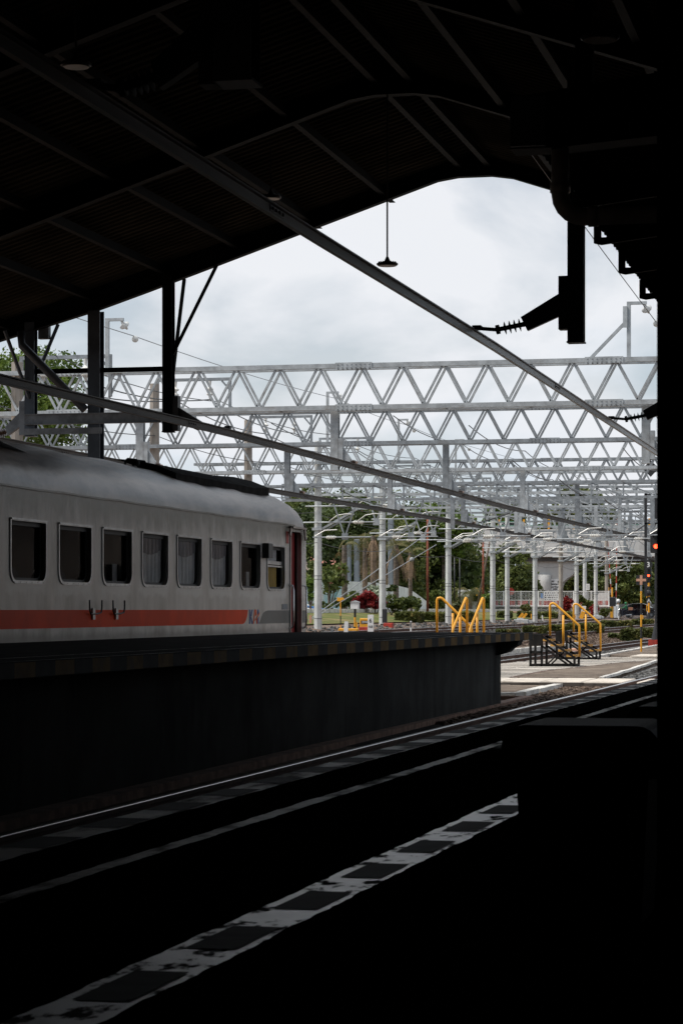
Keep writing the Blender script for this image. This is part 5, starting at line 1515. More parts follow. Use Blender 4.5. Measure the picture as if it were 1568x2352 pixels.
def point_machine(label, u, v, D, w, blocks):
    p = on_ground(u, v, D)
    t = thing('point_machine', label, 'track machine', p, 'grey point machines')
    a = MB(); a.bbox(p.x - w, p.x + w, p.y - .25, p.y + .25, p.z, p.z + .24, .03); a.bbox(p.x - w * .6, p.x + w * .35, p.y - .2, p.y + .2, p.z + .24, p.z + .33, .03); a.bbox(p.x + w * 1.02, p.x + w * 1.5, p.y - .15, p.y + .15, p.z, p.z + .16, .02)
    a.build('housing', mt['point_grey'], t)
    if blocks:
        for k in range(2):
            a = MB(); q = p + Vector((-w * .35 + .25 * k, 0, .33)); a.beam(q, q + Vector((.26, 0, .30)), .16, .16, up=(0, 1, 0)); a.build('lever', mt['yellow'], t)
    return t
point_machine('grey point machine with two yellow levers left of the viaduct pier', 1197, 1431, 24.2, .48, True)
point_machine('grey point machine with yellow feet below the fence end', 1371, 1424, 25.2, .36, False)
p = on_ground(1312, 1419, 25.4)
t = thing('point_machine', 'yellow point lever frame in front of the red leaved bush', 'track machine', p)
a = MB(); a.bbox(p.x - .5, p.x + .3, p.y - .2, p.y + .2, p.z, p.z + .3, .03); a.build('base', mt['yellow'], t)
a = MB(); a.beam(p + Vector((.75, 0, 0)), p + Vector((.95, 0, .55)), .3, .3, up=(0, 1, 0)); a.build('lever', mt['yellow'], t)
a = MB(); a.box(p.x - .4, p.x - .1, p.y - .21, p.y - .2, p.z + .08, p.z + .2); a.build('opening', mt['black'], t)
p = on_ground(1215, 1432, 23.7)
a = MB(); a.box(p.x - 1.6, p.x - .3, p.y - .4, p.y + .5, p.z, p.z + .07); tag(a.build('cover_board', mt['yellow']), 'flat yellow cover board beside the two pale masts', 'cover board')
p = on_ground(1201, 1428, 24.0)
a = MB(); a.plate([rbox_loop(-.18, .18, 0, .24, .02, .12)], lambda q, r_, tt: (p.x - 1.0 + q, p.y + tt, p.z + .07 + r_), -.25, .25); o = a.build('lamp_case', mt['black']); fixn(o.data); tag(o, 'small dark rounded case on the flat yellow cover board', 'equipment box')
# red and white rail clamp on the second track
a = MB(); a.bbox(-12.35, -11.75, 92.6, 93.0, 0.0, .12, .03); tag(a.build('track_block', mt['sign_orange']), 'pale orange block lying across the second track', 'track block')

# rust brown pole and leaning poles on the bank
def pole(label, u, v0, D, ztop, r, mat, lean=(0, 0), grp='slim rusty poles along the bank'):
    p = on_ground(u, v0, D)
    a = MB(); a.tube([p, p + Vector((lean[0], lean[1], ztop - p.z))], r, 8, r * .8); tag(a.build('pole', mt[mat], loc=p, smooth=True), label, 'pole', grp)
pole('tall rust brown pole rising in front of the dark trees', 981.5, 1412, 28.5, 7.4, .085, 'rust')
pole('rusty upright pole left of the viaduct pier', 1109, 1398, 33, 7.2, .09, 'rust')
pole('leaning pale rusty pole beside the upright one', 1094, 1398, 34, 7.2, .09, 'bark', (1.1, 0))
pole('thin dark pole at the left end of the viaduct', 1055, 1398, 36, 5.9, .07, 'black')
pole('thin dark pole next to the striped one under the viaduct', 1043, 1398, 36.5, 6.0, .07, 'black')

# ================================================================== VEGETATION
def leaf_mesh(name, mat, pts, size, parent=None, loc=None, aspect=1.7, droop=0.0, up=0.25):
    """one small bent leaf (two faces) at each point"""
    n = len(pts)
    d = nrng.normal(size=(n, 3)); d[:, 2] = d[:, 2] * .7 - droop
    d /= np.linalg.norm(d, axis=1)[:, None]
    r = nrng.normal(size=(n, 3)); r[:, 2] += up
    s = np.cross(d, r); s /= np.linalg.norm(s, axis=1)[:, None] + 1e-9
    nn = np.cross(s, d)
    sz = size * nrng.uniform(.55, 1.35, size=(n, 1))
    p = np.asarray(pts)
    L_, W_ = sz * aspect * .5, sz * .5
    v = np.stack([p - d * L_, p + s * W_ + nn * W_ * .3, p + d * L_, p - s * W_ + nn * W_ * .3], axis=1).reshape(-1, 3)
    o = ORG[parent.name] if parent is not None else Vector(loc)
    v -= np.array([o.x, o.y, o.z])
    me = bpy.data.meshes.new(name)
    me.vertices.add(n * 4); me.vertices.foreach_set('co', v.ravel())
    me.loops.add(n * 6); me.polygons.add(n * 2)
    q = np.arange(n)[:, None] * 4
    li = np.concatenate([q + 0, q + 1, q + 2, q + 0, q + 2, q + 3], axis=1).ravel()
    me.loops.foreach_set('vertex_index', li)
    me.polygons.foreach_set('loop_start', np.arange(n * 2) * 3)
    me.polygons.foreach_set('loop_total', np.full(n * 2, 3))
    me.update(calc_edges=True); me.validate()
    me.materials.append(mat)
    ob = bpy.data.objects.new(name, me); COL.objects.link(ob)
    if parent is not None: ob.parent = parent
    else: ob.location = o
    ORG[ob.name] = o
    return ob
def crown_pts(c, rad, n, clumps, cr, hollow=.55):
    c, rad = np.array(c), np.array(rad)
    d = nrng.normal(size=(clumps, 3)); d /= np.linalg.norm(d, axis=1)[:, None]
    rr = nrng.uniform(hollow, 1.0, size=(clumps, 1))
    cc = c + d * rr * rad
    which = nrng.integers(0, clumps, n)
    cs = cr * nrng.uniform(.55, 1.25, size=clumps)
    e = nrng.normal(size=(n, 3)); e /= np.linalg.norm(e, axis=1)[:, None]
    e *= nrng.uniform(.35, 1.0, size=(n, 1)) ** .6
    e[:, 2] *= .8
    return cc[which] + e * cs[which][:, None], cc
def tree(label, x, y, z0, h, rad, mat='leaf_dark', n=4200, size=.34, clumps=34, cr=1.5, trunk=.22, group='trees beyond the tracks', kind='tree', low=.0):
    t = thing('leafy_tree', label, kind, (x, y, z0), group)
    cz_ = z0 + h - rad[2]
    n = int(n * 1.8); size = size * .66
    pts, cc = crown_pts((x, y, cz_), rad, n, clumps, cr)
    pts = pts[pts[:, 2] > z0 + low]
    leaf_mesh('crown', mt[mat], pts, size, t)
    m_ = MB(); top = Vector((x + rng.uniform(-.3, .3), y, cz_ - .1 * rad[2]))
    m_.tube([(x, y, z0), ((x + top.x) / 2 + .15, y, (z0 + top.z) / 2), top], trunk, 8, trunk * .5)
    for q in cc[:9]:
        b = Vector(q); m_.tube([top.lerp(Vector((x, y, z0)), .25 * rng.random()), top.lerp(b, .5) + Vector((0, 0, .2)), b], trunk * .32, 5, trunk * .1)
    m_.build('trunk', mt['bark'], t, smooth=True)
    return t
def T(label, u, v, z, rpx, asp, mat, n, size, clumps=34, crf=.42, bottom=None, **kw):
    """tree whose crown centre stands z metres along the view at that bearing; radius given in metres"""
    p = P(u, v, z); g0 = ground_z(p.x, p.y)
    r = rpx
    return tree(label, p.x, p.y, g0, p.z + r * asp - g0, (r, r, r * asp), mat, n, size, clumps, r * crf, **kw)
T('bright green tree at the far left behind the shed columns', 70, 935, 84, 1.95, 1.15, 'leaf_light', 9000, .13, 46)
T('dark leafy tree directly beside the end of the coach', 722, 1300, 208, 4.0, 1.4, 'leaf_dark', 8500, .34, 46)
T('dark spreading tree behind the first dead palm', 795, 1285, 214, 4.4, 1.2, 'leaf_dark', 9000, .34, 46)
T('dark tree behind the palms with an orange building above it', 870, 1282, 216, 4.0, 1.25, 'leaf_mid', 8500, .34, 42)
T('tall dark green tree right of the palms', 950, 1285, 232, 4.8, 1.25, 'leaf_mid', 9000, .34, 46)
T('dense dark tree behind the rusty pole, left of the viaduct', 1000, 1305, 240, 4.7, 1.2, 'leaf_dark', 9000, .36, 48)
T('low dark bushy tree behind the white wall', 905, 1300, 232, 4.2, 1.1, 'leaf_dark', 5200, .42, 40)
T('rounded olive tree between the viaduct end and the pale mast', 1062, 1325, 262, 2.6, 1.05, 'leaf_mid', 4200, .42, 34)
T('yellowish green tree left of the viaduct pier', 1172, 1325, 275, 2.9, 1.1, 'leaf_mid', 4800, .42, 36)
T('dark tree standing under the viaduct', 1110, 1322, 322, 4.2, .95, 'leaf_dark', 4500, .5, 36)
T('mid green tree right of the poster pier', 1318, 1330, 335, 3.9, 1.0, 'leaf_mid', 4800, .5, 36)
T('green tree behind the thin mast and small white sign', 1356, 1322, 350, 4.3, .95, 'leaf_dark', 4800, .5, 36)
T('broad dark tree behind the level crossing', 1428, 1330, 345, 4.9, .95, 'leaf_dark', 6000, .5, 44)
T('light green tree above the motorcyclist', 1440, 1345, 330, 3.3, 1.1, 'leaf_mid', 4800, .46, 36)
T('dark tree behind the black car at the right edge', 1488, 1332, 350, 4.6, 1.0, 'leaf_dark', 5500, .5, 40)
T('green tree beyond the parapet at the left of the viaduct', 1160, 1192, 380, 3.3, .75, 'leaf_light', 3600, .55, 30)
T('tree top rising above the viaduct behind the gantries', 1318, 1172, 390, 3.6, 1.15, 'leaf_mid', 4500, .5, 34)
T('slim tree top beside the taller one above the viaduct', 1365, 1195, 390, 3.0, .9, 'leaf_mid', 3600, .5, 30)
T('pale green tree crown at the right above the parapet', 1265, 1200, 395, 2.6, .7, 'leaf_mid', 3000, .5, 26)
T('tall green tree rising left of the middle gantries', 1015, 1215, 230, 2.9, .9, 'leaf_light', 4200, .36, 34)
T('green tree top behind the first pale mast', 700, 1180, 220, 2.8, .8, 'leaf_mid', 4200, .36, 34)
T('dark filler tree low behind the garden wall', 780, 1300, 225, 4.0, 1.0, 'leaf_dark', 5000, .42, 40)
T('dark tree low at the right end of the white wall', 1012, 1345, 244, 3.2, 1.0, 'leaf_dark', 4200, .4, 34)

# far wood closing the view beyond the viaduct (one mass)
pts = []
for k in range(60):
    p = P(1000 + 10.5 * k + rng.uniform(-8, 8), 1375 + rng.uniform(-25, 5), 430 + rng.uniform(-20, 30))
    a_, _c = crown_pts((p.x, p.y, p.z), (5.5, 5.5, 5.2), 420, 6, 3.0)
    pts.append(a_)
o = leaf_mesh('distant_wood', mt['leaf_dark'], np.concatenate(pts), .85, None, (-60, 430, 0)); o['kind'] = 'stuff'
pts = []
for k in range(40):
    p = P(640 + 10.5 * k + rng.uniform(-8, 8), 1345 + rng.uniform(-60, 25), 240 + rng.uniform(-10, 20))
    a_, _c = crown_pts((p.x, p.y, p.z), (3.6, 3.6, 3.6), 420, 6, 2.0)
    pts.append(a_)
o = leaf_mesh('distant_wood', mt['leaf_dark'], np.concatenate(pts), .6, None, (-70, 235, 0)); o['kind'] = 'stuff'

# palms: slim ringed trunk, drooping and dead fronds
def palm(label, u, z, vtop, fronds, dead, r=.17, spread=2.6, crown=True):
    b = P(u, 1390, z); g0 = ground_z(b.x, b.y); zt = EYE + z * (V0 - vtop) / FPX
    t = thing('palm_tree', label, 'palm tree', (b.x, b.y, g0), 'dying palms in front of the white wall')
    m_ = MB(); pf = []
    n = 22
    for i in range(n):
        s = i / (n - 1) * (zt - g0); rr = r * (1.15 - .3 * i / n); pf += [(s, rr), (s + .03, rr * 1.1)]
    m_.lathe((b.x, b.y, g0), (0, 0, 1), pf, 10); m_.build('trunk', mt['palm_bark'], t, smooth=True)
    for k in range(fronds + dead):
        isd = k >= fronds
        az = 2 * math.pi * (k * .381) + rng.uniform(-.3, .3)
        ln_ = spread * rng.uniform(.8, 1.1) * (1.0 if not isd else 1.15)
        el = R(rng.uniform(15, 60)) if not isd else R(rng.uniform(-75, -50))
        pt_, p = [], Vector((b.x, b.y, zt))
        ns = 9
        for i in range(ns + 1):
            pt_.append(p.copy()); st = ln_ / ns
            p = p + Vector((math.cos(az) * math.cos(el), math.sin(az) * math.cos(el), math.sin(el))) * st
            el -= R(16 if not isd else 4)
            el = max(el, R(-88))
        f_ = MB(); f_.tube(pt_, .03, 4, .008)
        for i in range(1, ns * 3):
            s = i / (ns * 3); q = s * ns; a = pt_[int(q)].lerp(pt_[min(ns, int(q) + 1)], q - int(q))
            tan = (pt_[min(ns, int(q) + 1)] - pt_[int(q)]).normalized()
            side = tan.cross(Vector((0, 0, 1)));
            if side.length < .1: side = Vector((1, 0, 0))
            side.normalize()
            ll = (.62 if not isd else .38) * (1 - .55 * abs(s - .4))
            for sg_ in (-1, 1):
                e = a + (side * sg_ * .75 + tan * .55 + Vector((0, 0, -.35 - (.5 if isd else 0)))) * ll
                w = tan * .022
                f_.add([a - w, a + w, e + w * .4, e - w * .4], [(0, 1, 2, 3)])
        f_.build('frond', mt['leaf_palm'] if not isd else mt['dry_frond'], t)
palm('first palm, its bare trunk ending below one arched brown frond', 791, 150, 1254, 1, 1, .17, 1.4)
palm('palm with a large arched yellowish frond beside the second mast', 838, 152, 1236, 5, 2, .15, 2.4)
palm('palm hung with long dead brown fronds left of the second mast', 857, 149, 1232, 2, 4, .16, 2.6)
palm('palm with hanging fronds right of the second mast', 909, 154, 1252, 4, 3, .16, 2.2)
palm('thin withered palm in front of the end of the white wall', 942, 156, 1270, 2, 2, .12, 1.6)
palm('small green palm in front of the viaduct trees', 1080, 215, 1365, 14, 0, .14, 2.6)

# shrubs: leaves on a few stems
def shrub(label, u, v, z, rx, rz, mat, n, size, extra=None, name='garden_shrub', cat='shrub', stems=3, group=None, flowers=0, clumps=12, ground=None):
    p = P(u, v, z)
    g0 = ground_z(p.x, p.y) if ground is None else ground
    t = thing(name, label, cat, (p.x, p.y, g0), group)
    pts, cc = crown_pts((p.x, p.y, p.z), (rx, rx, rz), n, clumps, min(rx, rz) * .55, .3)
    pts = pts[pts[:, 2] > g0]
    leaf_mesh('foliage', mt[mat], pts, size, t)
    m_ = MB()
    for q in range(stems):
        b = Vector(cc[q]); m_.tube([(p.x + rng.uniform(-.05, .05), p.y, g0), Vector((p.x, p.y, g0)).lerp(b, .5) + Vector((rng.uniform(-.1, .1), 0, .05)), b], .035, 5, .015)
    m_.build('stem', mt['bark'], t)
    if flowers:
        fp, _ = crown_pts((p.x, p.y, p.z + rz * .2), (rx, rx, rz), flowers, 9, .16, .8)
        leaf_mesh('blossom', mt['flower'], fp, size * .6, t)
    return t
gB = 'shrubs on the bank and in the garden'
shrub('frangipani with pink blossom right of the nearest pale mast', 755, 1325, 142, .95, .85, 'leaf_mid', 620, .20, stems=8, flowers=46, clumps=16, cat='flowering tree', name='frangipani')
shrub('sparse pink flowered frangipani close to the coach end', 712, 1318, 140, .55, .8, 'leaf_mid', 420, .18, stems=5, flowers=30, cat='flowering tree', name='frangipani')
shrub('leafy young tree beside the coach end', 712, 1352, 136, .5, .7, 'leaf_light', 500, .16, stems=5, cat='young tree', group=gB)
shrub('bright red leaved bush behind the white equipment box', 836, 1374, 143, .62, .66, 'leaf_red', 1100, .17, cat='red bush')
shrub('dark red low plants left of the mast between the palms', 862, 1385, 143, .5, .42, 'leaf_red', 420, .14, cat='red bush')
shrub('pale variegated shrub above the dark red plants', 861, 1364, 146, .5, .48, 'variegated', 560, .13, group=gB)
shrub('round dark shrub left of the red leaved bush', 815, 1378, 146, .62, .58, 'leaf_mid', 800, .15, group=gB)
shrub('pale flowered shrub right of the mast between the palms', 898, 1384, 144, .7, .46, 'leaf_mid', 800, .14, group=gB)
shrub('loose green shrub in front of the white wall', 928, 1384, 150, .7, .5, 'leaf_mid', 800, .15, group=gB)
shrub('green shrub at the right end of the white wall', 945, 1388, 158, .7, .45, 'leaf_mid', 700, .15, group=gB)
shrub('low leafy shrub right of the rust brown pole', 1005, 1370, 168, 1.1, .55, 'leaf_mid', 900, .17, group=gB)
shrub('shrub patch left of the masts below the trees', 1020, 1380, 176, 1.2, .5, 'leaf_mid', 900, .17, group=gB)
shrub('low plants at the foot of the garden near the coach', 745, 1392, 140, .9, .25, 'leaf_mid', 500, .14, group=gB)
shrub('dark plants under the first palm', 790, 1385, 144, .9, .4, 'leaf_dark', 700, .15, group=gB)
shrub('tiny topiary tree in front of the white wall', 901, 1352, 152, .36, .2, 'leaf_dark', 420, .12, stems=2, group=gB)
shrub('bright green broad leaved plant by the yellow rails', 1117, 1382, 196, .45, .6, 'leaf_light', 320, .26, group=gB)
shrub('bright red bush right of the stained mast', 1302, 1391, 212, .52, .62, 'leaf_red', 1100, .17, cat='red bush')
shrub('round topped shrub beside the bright red bush', 1334, 1378, 222, .42, .42, 'leaf_mid', 600, .15, group=gB)
shrub('leafy shrub right of the leaning kilometre post', 1352, 1392, 222, .7, .5, 'leaf_mid', 800, .17, group=gB)
shrub('low green shrub below the end of the stone wall', 1390, 1406, 226, .75, .36, 'leaf_mid', 700, .17, group=gB)
shrub('dry reddish shrub beside the mast near the fence end', 1362, 1402, 216, .5, .34, 'leaf_red', 260, .16, group=gB)
shrub('dry shrub on the bank behind the yellow rails', 1052, 1397, 172, .5, .45, 'leaf_palm', 420, .16, group=gB)
shrub('bushy clipped shrub shaped with a leaning crown by the stone wall', 1204, 1398, 205, .42, .42, 'leaf_hedge', 700, .13, group=gB)
# agave
p = P(1270, 1410, 205); gz = ground_z(p.x, p.y)
t = thing('agave_plant', 'spiky striped agave in front of the stone wall', 'agave', (p.x, p.y, gz))
for k in range(30):
    az, el = k * 2.4, R(18 + 62 * (k / 30)); ln_ = .62
    d = Vector((math.cos(az) * math.cos(el), math.sin(az) * math.cos(el), math.sin(el))); s = d.cross(Vector((0, 0, 1))).normalized() * .035
    a = MB(); b = Vector((p.x, p.y, gz)); a.add([b - s, b + s, b + d * ln_ * .6 + s * .8, b + d * ln_, b + d * ln_ * .6 - s * .8], [(0, 1, 2, 3, 4)]); a.build('leaf', mt['variegated'], t)

# clipped hedges: dense leaf boxes
def hedge(label, x0, x1, y0, y1, h, n, size=.10, name='clipped_hedge'):
    g0 = ground_z((x0 + x1) / 2, (y0 + y1) / 2)
    t = thing(name, label, 'hedge', ((x0 + x1) / 2, (y0 + y1) / 2, g0), 'clipped hedges between the tracks')
    q = nrng.uniform(size=(n, 3)); side = nrng.integers(0, 4, n)
    top, front, right = side <= 1, side == 2, side == 3
    q[top, 2] = nrng.uniform(.82, 1.03, top.sum()); q[front, 1] = nrng.uniform(-.02, .12, front.sum()); q[right, 0] = np.where(nrng.random(right.sum()) < .5, nrng.uniform(-.01, .06, right.sum()), nrng.uniform(.94, 1.01, right.sum()))
    bump_ = .05 * np.sin(q[:, 0] * 9 + y0) + .04 * np.sin(q[:, 0] * 23)
    pts = np.stack([x0 + q[:, 0] * (x1 - x0), y0 + q[:, 1] * (y1 - y0), g0 + q[:, 2] * h * (1 + bump_)], axis=1)
    leaf_mesh('foliage', mt['leaf_hedge'], pts, size, t, up=1.2)
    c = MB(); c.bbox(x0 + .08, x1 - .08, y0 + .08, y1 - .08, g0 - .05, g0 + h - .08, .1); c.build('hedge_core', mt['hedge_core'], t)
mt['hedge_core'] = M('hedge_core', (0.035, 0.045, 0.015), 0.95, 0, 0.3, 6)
def hedge_px(label, u0, u1, vb, h, depth, D, n, size=.10):
    a = PX(u0, vb, -D); X1 = PY(u1, vb, a.y).x
    hedge(label, min(a.x, X1), max(a.x, X1), a.y, a.y + depth, h, n, size)
hedge_px('clipped hedge block left of the stairs, just right of the platform end', 1139, 1186, 1456, .26, 1.0, 19.6, 900)
hedge_px('hedge block behind the landing of the nearest stairs', 1199, 1245, 1458, .42, 1.6, 18.9, 1500)
hedge_px('hedge block between the handrails of the stairs', 1254, 1293, 1456, .44, 1.6, 18.6, 1500)
hedge_px('long hedge block right of the stair handrails', 1300, 1378, 1452, .50, 1.8, 18.7, 2600)
hedge_px('hedge block left of the banded cross sign pole', 1378, 1446, 1440, .46, 1.8, 20.2, 2200)
hedge_px('hedge block behind the banded cross sign pole', 1449, 1496, 1437, .46, 1.6, 20.4, 1700)
hedge_px('stepped hedge, lowest tier at its left end', 1396, 1440, 1459, .28, 1.4, 15.4, 1500)
hedge_px('stepped hedge, main tall block behind the cross sign pole', 1424, 1467, 1463, .66, 1.6, 14.35, 2400)
hedge_px('stepped hedge, right hand block beside the dark post', 1467, 1512, 1453, .55, 2.0, 14.9, 2400)
hedge_px('dark clipped hedge on the bank left of the yellow rails', 907, 957, 1432, .50, 2.2, 26.6, 2200, .12)
hedge_px('dark clipped hedge behind the first yellow rail', 964, 1010, 1430, .46, 2.0, 26.6, 2000, .12)
hedge_px('clipped hedge just right of the first yellow rail', 1018, 1075, 1430, .52, 2.0, 26.6, 2000, .12)
hedge_px('clipped hedge at the foot of the paired masts', 1141, 1166, 1425, .50, 2.0, 26.9, 1300, .12)
hedge_px('hedge below the stone wall left of the pier', 1186, 1228, 1424, .45, 2.5, 27.2, 1900, .13)
hedge_px('dark hedge below the stone wall behind the first handrail', 1232, 1306, 1425, .45, 2.5, 27.2, 2600, .13)

# ================================================================== BUILDINGS, VIADUCT, CROSSING
# unseen long building added right of the frame to shade and darken coach reflections
a = MB(); a.box(5.5, 14, 80, 190, -.2, 6.0); a.box(4.6, 14.6, 79.4, 190.6, 6.0, 6.3)
sb_ = struct(a.build('unseen_shading_building', mt['house_wall']))
a = MB()
for k in range(21): a.box(5.44, 5.49, 82 + 5 * k, 84.4 + 5 * k, 1.0, 3.2)
a.build('windows', mt['car_glass'], sb_)

# weathered white garden wall
D_ = 37.0
wy0, wy1 = PX(702, 1330, -D_).y, PX(982, 1360, -D_).y
wt = 3.45
a = MB()
a.plate([[(wy0 - 8, 1.2), (wy1, 1.2), (wy1, 2.2), (wy1 - 4, 2.75), (wy1 - 8, 3.25), (wy1 - 13, wt), (wy0 + 24, wt), (wy0 + 23.8, wt + .1), (wy0 - 8, wt + .1)]], lambda p, q, t: (-D_ + t, p, q), 0, -.18)
gw = a.build('garden_wall', mt['wall_white'], loc=(-D_, wy0, 1.2)); fixn(gw.data)
tag(gw, 'long white garden wall with black weather streaks', 'garden wall')
a = MB(); a.box(-D_ + .002, -D_ + .02, wy0 - 7.9, PX(791, 1350, -D_).y, 1.3, wt - .02)
a.build('mural', mt['mural'], gw)
# tiled roof house behind the wall
hp0 = PX(703, 1290, -41.5)
hy1 = PX(792, 1300, -41.5).y
t = thing('tile_roofed_house', 'small house with a ribbed tile roof and a bare gable behind the wall', 'house', (-43, hp0.y + 6, 1.6))
zr = EYE + P(760, 1289, 176).z - EYE; ze = 3.6
a = MB()
a.plate([[(-47, 1.4), (-40.8, 1.4), (-40.8, ze), (-43.9, zr - .1), (-47, ze)]], lambda p, q, tt: (p, hy1 - 3.2 + tt, q), 0, -.2)
a.box(-47, -40.8, hp0.y - 6, hy1 - 3.4, 1.4, ze)
o = a.build('wall', mt['house_wall'], t); fixn(o.data)
for s in (-1, 1):
    a = MB(); vs = []; rows = []
    y = hp0.y - 7
    while y < hy1 - 2.9:
        rows += [(y, 0), (y + .12, .07), (y + .24, 0)]; y += .3
    for y, dz in rows: vs += [(-43.9, y, zr + dz), (-43.9 + s * 3.6, y, ze - .25 + dz)]
    a.add(vs, [(2 * i, 2 * i + 1, 2 * i + 3, 2 * i + 2) for i in range(len(rows) - 1)])
    a.build('roof', mt['roof_tile'], t)
a = MB(); a.beam((-43.9, hp0.y - 7, zr + .06), (-43.9, hy1 - 2.9, zr + .06), .25, .18); a.build('ridge', mt['roof_tile'], t)

# painted sloping panel on the bank near the coach
a = MB(); y0 = PX(700, 1400, -31.6).y; y1 = PX(803, 1400, -31.6).y
a.add([(-31.3, y0, 1.52), (-31.3, y1, 1.50), (-33.6, y1 - 6, 2.02), (-33.6, y0, 2.08), (-31.3, y0, 1.3), (-31.3, y1, 1.3), (-33.6, y1 - 6, 1.3), (-33.6, y0, 1.3)], [(0, 1, 2, 3), (0, 4, 5, 1), (1, 5, 6, 2), (2, 6, 7, 3), (3, 7, 4, 0)])
pb = a.build('painted_bank', mt['white'], loc=(-32.5, y0, 1.3)); fixn(pb.data)
tag(pb, 'white concrete slope painted with slanting blue stripes', 'painted slope')
a = MB()
for i in range(26):
    s = i / 26; ya = y0 + 1 + (y1 - y0 - 9) * s
    def pp_(q, yy): return (-31.3 - 2.3 * q, yy, 1.526 - .006 + .555 * q + .012)
    w = .55 * (.6 + .4 * math.sin(i * 2.1))
    a.add([pp_(.08, ya + 2.5), pp_(.08, ya + 2.5 + w), pp_(.93, ya + w * .9), pp_(.93, ya)], [(0, 1, 2, 3)])
a.build('stripes', mt['poster_blue'], pb)

# blue grey building columns among the trees, orange block above
gC = 'blue grey building columns among the dark trees'
for lb, u, v0, v1, z, w in (('left one, short', 818, 1238, 1322, 190, .40), ('second, close to it', 800, 1246, 1322, 190, .36), ('right one, tall, behind the second mast', 896, 1193, 1330, 200, .42)):
    p = P(u, v1, z); top = P(u, v0, z).z
    a = MB(); a.bbox(p.x - w / 2, p.x + w / 2, p.y, p.y + w, ground_z(p.x, p.y), top, .05); tag(a.build('building_column', mt['blue_grey'], loc=(p.x, p.y, ground_z(p.x, p.y))), 'plain blue grey column between the palms, ' + lb, 'column', gC)
p = P(836, 1155, 230)
t = thing('orange_building', 'bright orange building block with cyan railings above the trees', 'building', (p.x, p.y, 1.5))
a = MB(); a.bbox(p.x - .45, p.x + .25, p.y, p.y + 5, 1.5, P(836, 1138, 230).z, .05); a.build('wall', mt['orange_wall'], t)
a = MB(); a.box(p.x + .26, p.x + .40, p.y - .1, p.y + 5, 1.5, P(836, 1138, 230).z + .02); a.build('wall_edge', mt['white'], t)
a = MB(); zz = P(836, 1143, 230).z
for q in range(2): a.beam((p.x + .8 + q * 1.2, p.y, zz - 1.0), (p.x + .8 + q * 1.2, p.y, zz + .3), .10, .10)
a.beam((p.x + .5, p.y, zz + .25), (p.x + 2.6, p.y, zz + .25), .1, .1)
a.build('railing', mt['cyan'], t)

# viaduct
VY = 300.0
xa, xb = PY(1014, 1250, VY).x, 40.0
zt_, zb_ = PY(1200, 1216, VY).z, PY(1200, 1279, VY).z
t = thing('road_viaduct', 'pale concrete road viaduct crossing behind the gantries on a flared pier', 'viaduct', (PY(1260, 1400, VY).x, VY, 0.5))
a = MB()
prof = [(0, zt_), (0, zt_ - .95), (.25, zt_ - 1.1), (.25, zt_ - 1.45), (.05, zt_ - 1.55), (.05, zb_), (.4, zb_ - .05), (.4, zb_ + .5), (10, zb_ + .5), (10, zt_), (9.7, zt_), (9.7, zt_ - .7), (.3, zt_ - .7), (.3, zt_)]
a.plate([prof], lambda p, q, tt: (tt, VY + p, q), xa, xb)
o = a.build('deck', mt['pale_conc'], t); fixn(o.data)
a = MB()
for k in range(5): a.box(xa + .3, xb, VY + .8 + 1.9 * k, VY + 1.6 + 1.9 * k, zb_ - .55, zb_ + .49)
a.build('girder', mt['deck_under'], t)
a = MB()
for z in (.45, .95): a.tube([(xa, VY + .15, zt_ + z), (xb, VY + .15, zt_ + z)], .08, 6)
a.build('railing', mt['green_rail'], t)
x = xa + 1
while x < -20:
    a = MB(); a.box(x - .12, x + .12, VY + .05, VY + .25, zt_ + .002, zt_ + 1.25); a.build('railing_post', mt['yellow'], t); x += 3.1
# flared pier
pcx = PY(1260, 1400, VY).x
zc = PY(1260, 1277, VY).z - .6
a = MB()
outl = [(-1.25, 0.3), (-1.25, zc - 3.3), (-1.45, zc - 2.7), (-2.0, zc - 2.2), (-2.7, zc - 1.75), (-3.1, zc - 1.2), (-3.22, zc - .8), (-3.22, zc + .55)]
outl = outl + [(-x, z) for x, z in outl[::-1]]
outl = outl[::-1]
a.plate([outl], lambda p, q, tt: (pcx + p, VY + 1.4 + tt, q), 0, 2.4)
o = a.build('pier', mt['pale_conc'], t); fixn(o.data)
a = MB(); a.lathe((pcx - .75, VY + 1.45, .3), (0, 0, 1), [(0, .85), (zc - 3.0, .85), (zc - 2.0, .9)], 14); a.build('pier_rib', mt['pale_conc'], t, smooth=True)
# cars on the viaduct seen above the parapet
def van(label, u, c):
    x = PY(u, 1210, VY + 3).x
    t2 = thing('passing_van', label, 'van', (x, VY + 3, zt_ - .7), 'vehicles on the viaduct')
    z = zt_ - .7
    b = MB(); b.plate([[(-2, .3), (2, .3), (2.05, .9), (1.6, 1.0), (1.0, 1.75), (-1.9, 1.8), (-2.05, 1.0)]], lambda p, q, tt: (x + p, VY + 3 + tt, z + q), 0, 1.7); o = b.build('body', mt[c], t2); fixn(o.data)
    for q in (-1.3, 1.2):
        b = MB(); b.lathe((x + q, VY + 2.95, z + .32), (0, 1, 0), [(0, .32), (.2, .32)], 14); b.build('wheel', mt['rubber'], t2)
    b = MB(); b.plate([[(-1.7, 1.05), (1.35, 1.05), (.9, 1.62), (-1.65, 1.65)]], lambda p, q, tt: (x + p, VY + 2.99 + tt, z + q), 0, -.01); o = b.build('windows', mt['car_glass'], t2); fixn(o.data)
van('white van on the viaduct above the left masts', 1181, 'white')
van('pale car on the viaduct near the right edge', 1452, 'alloy')
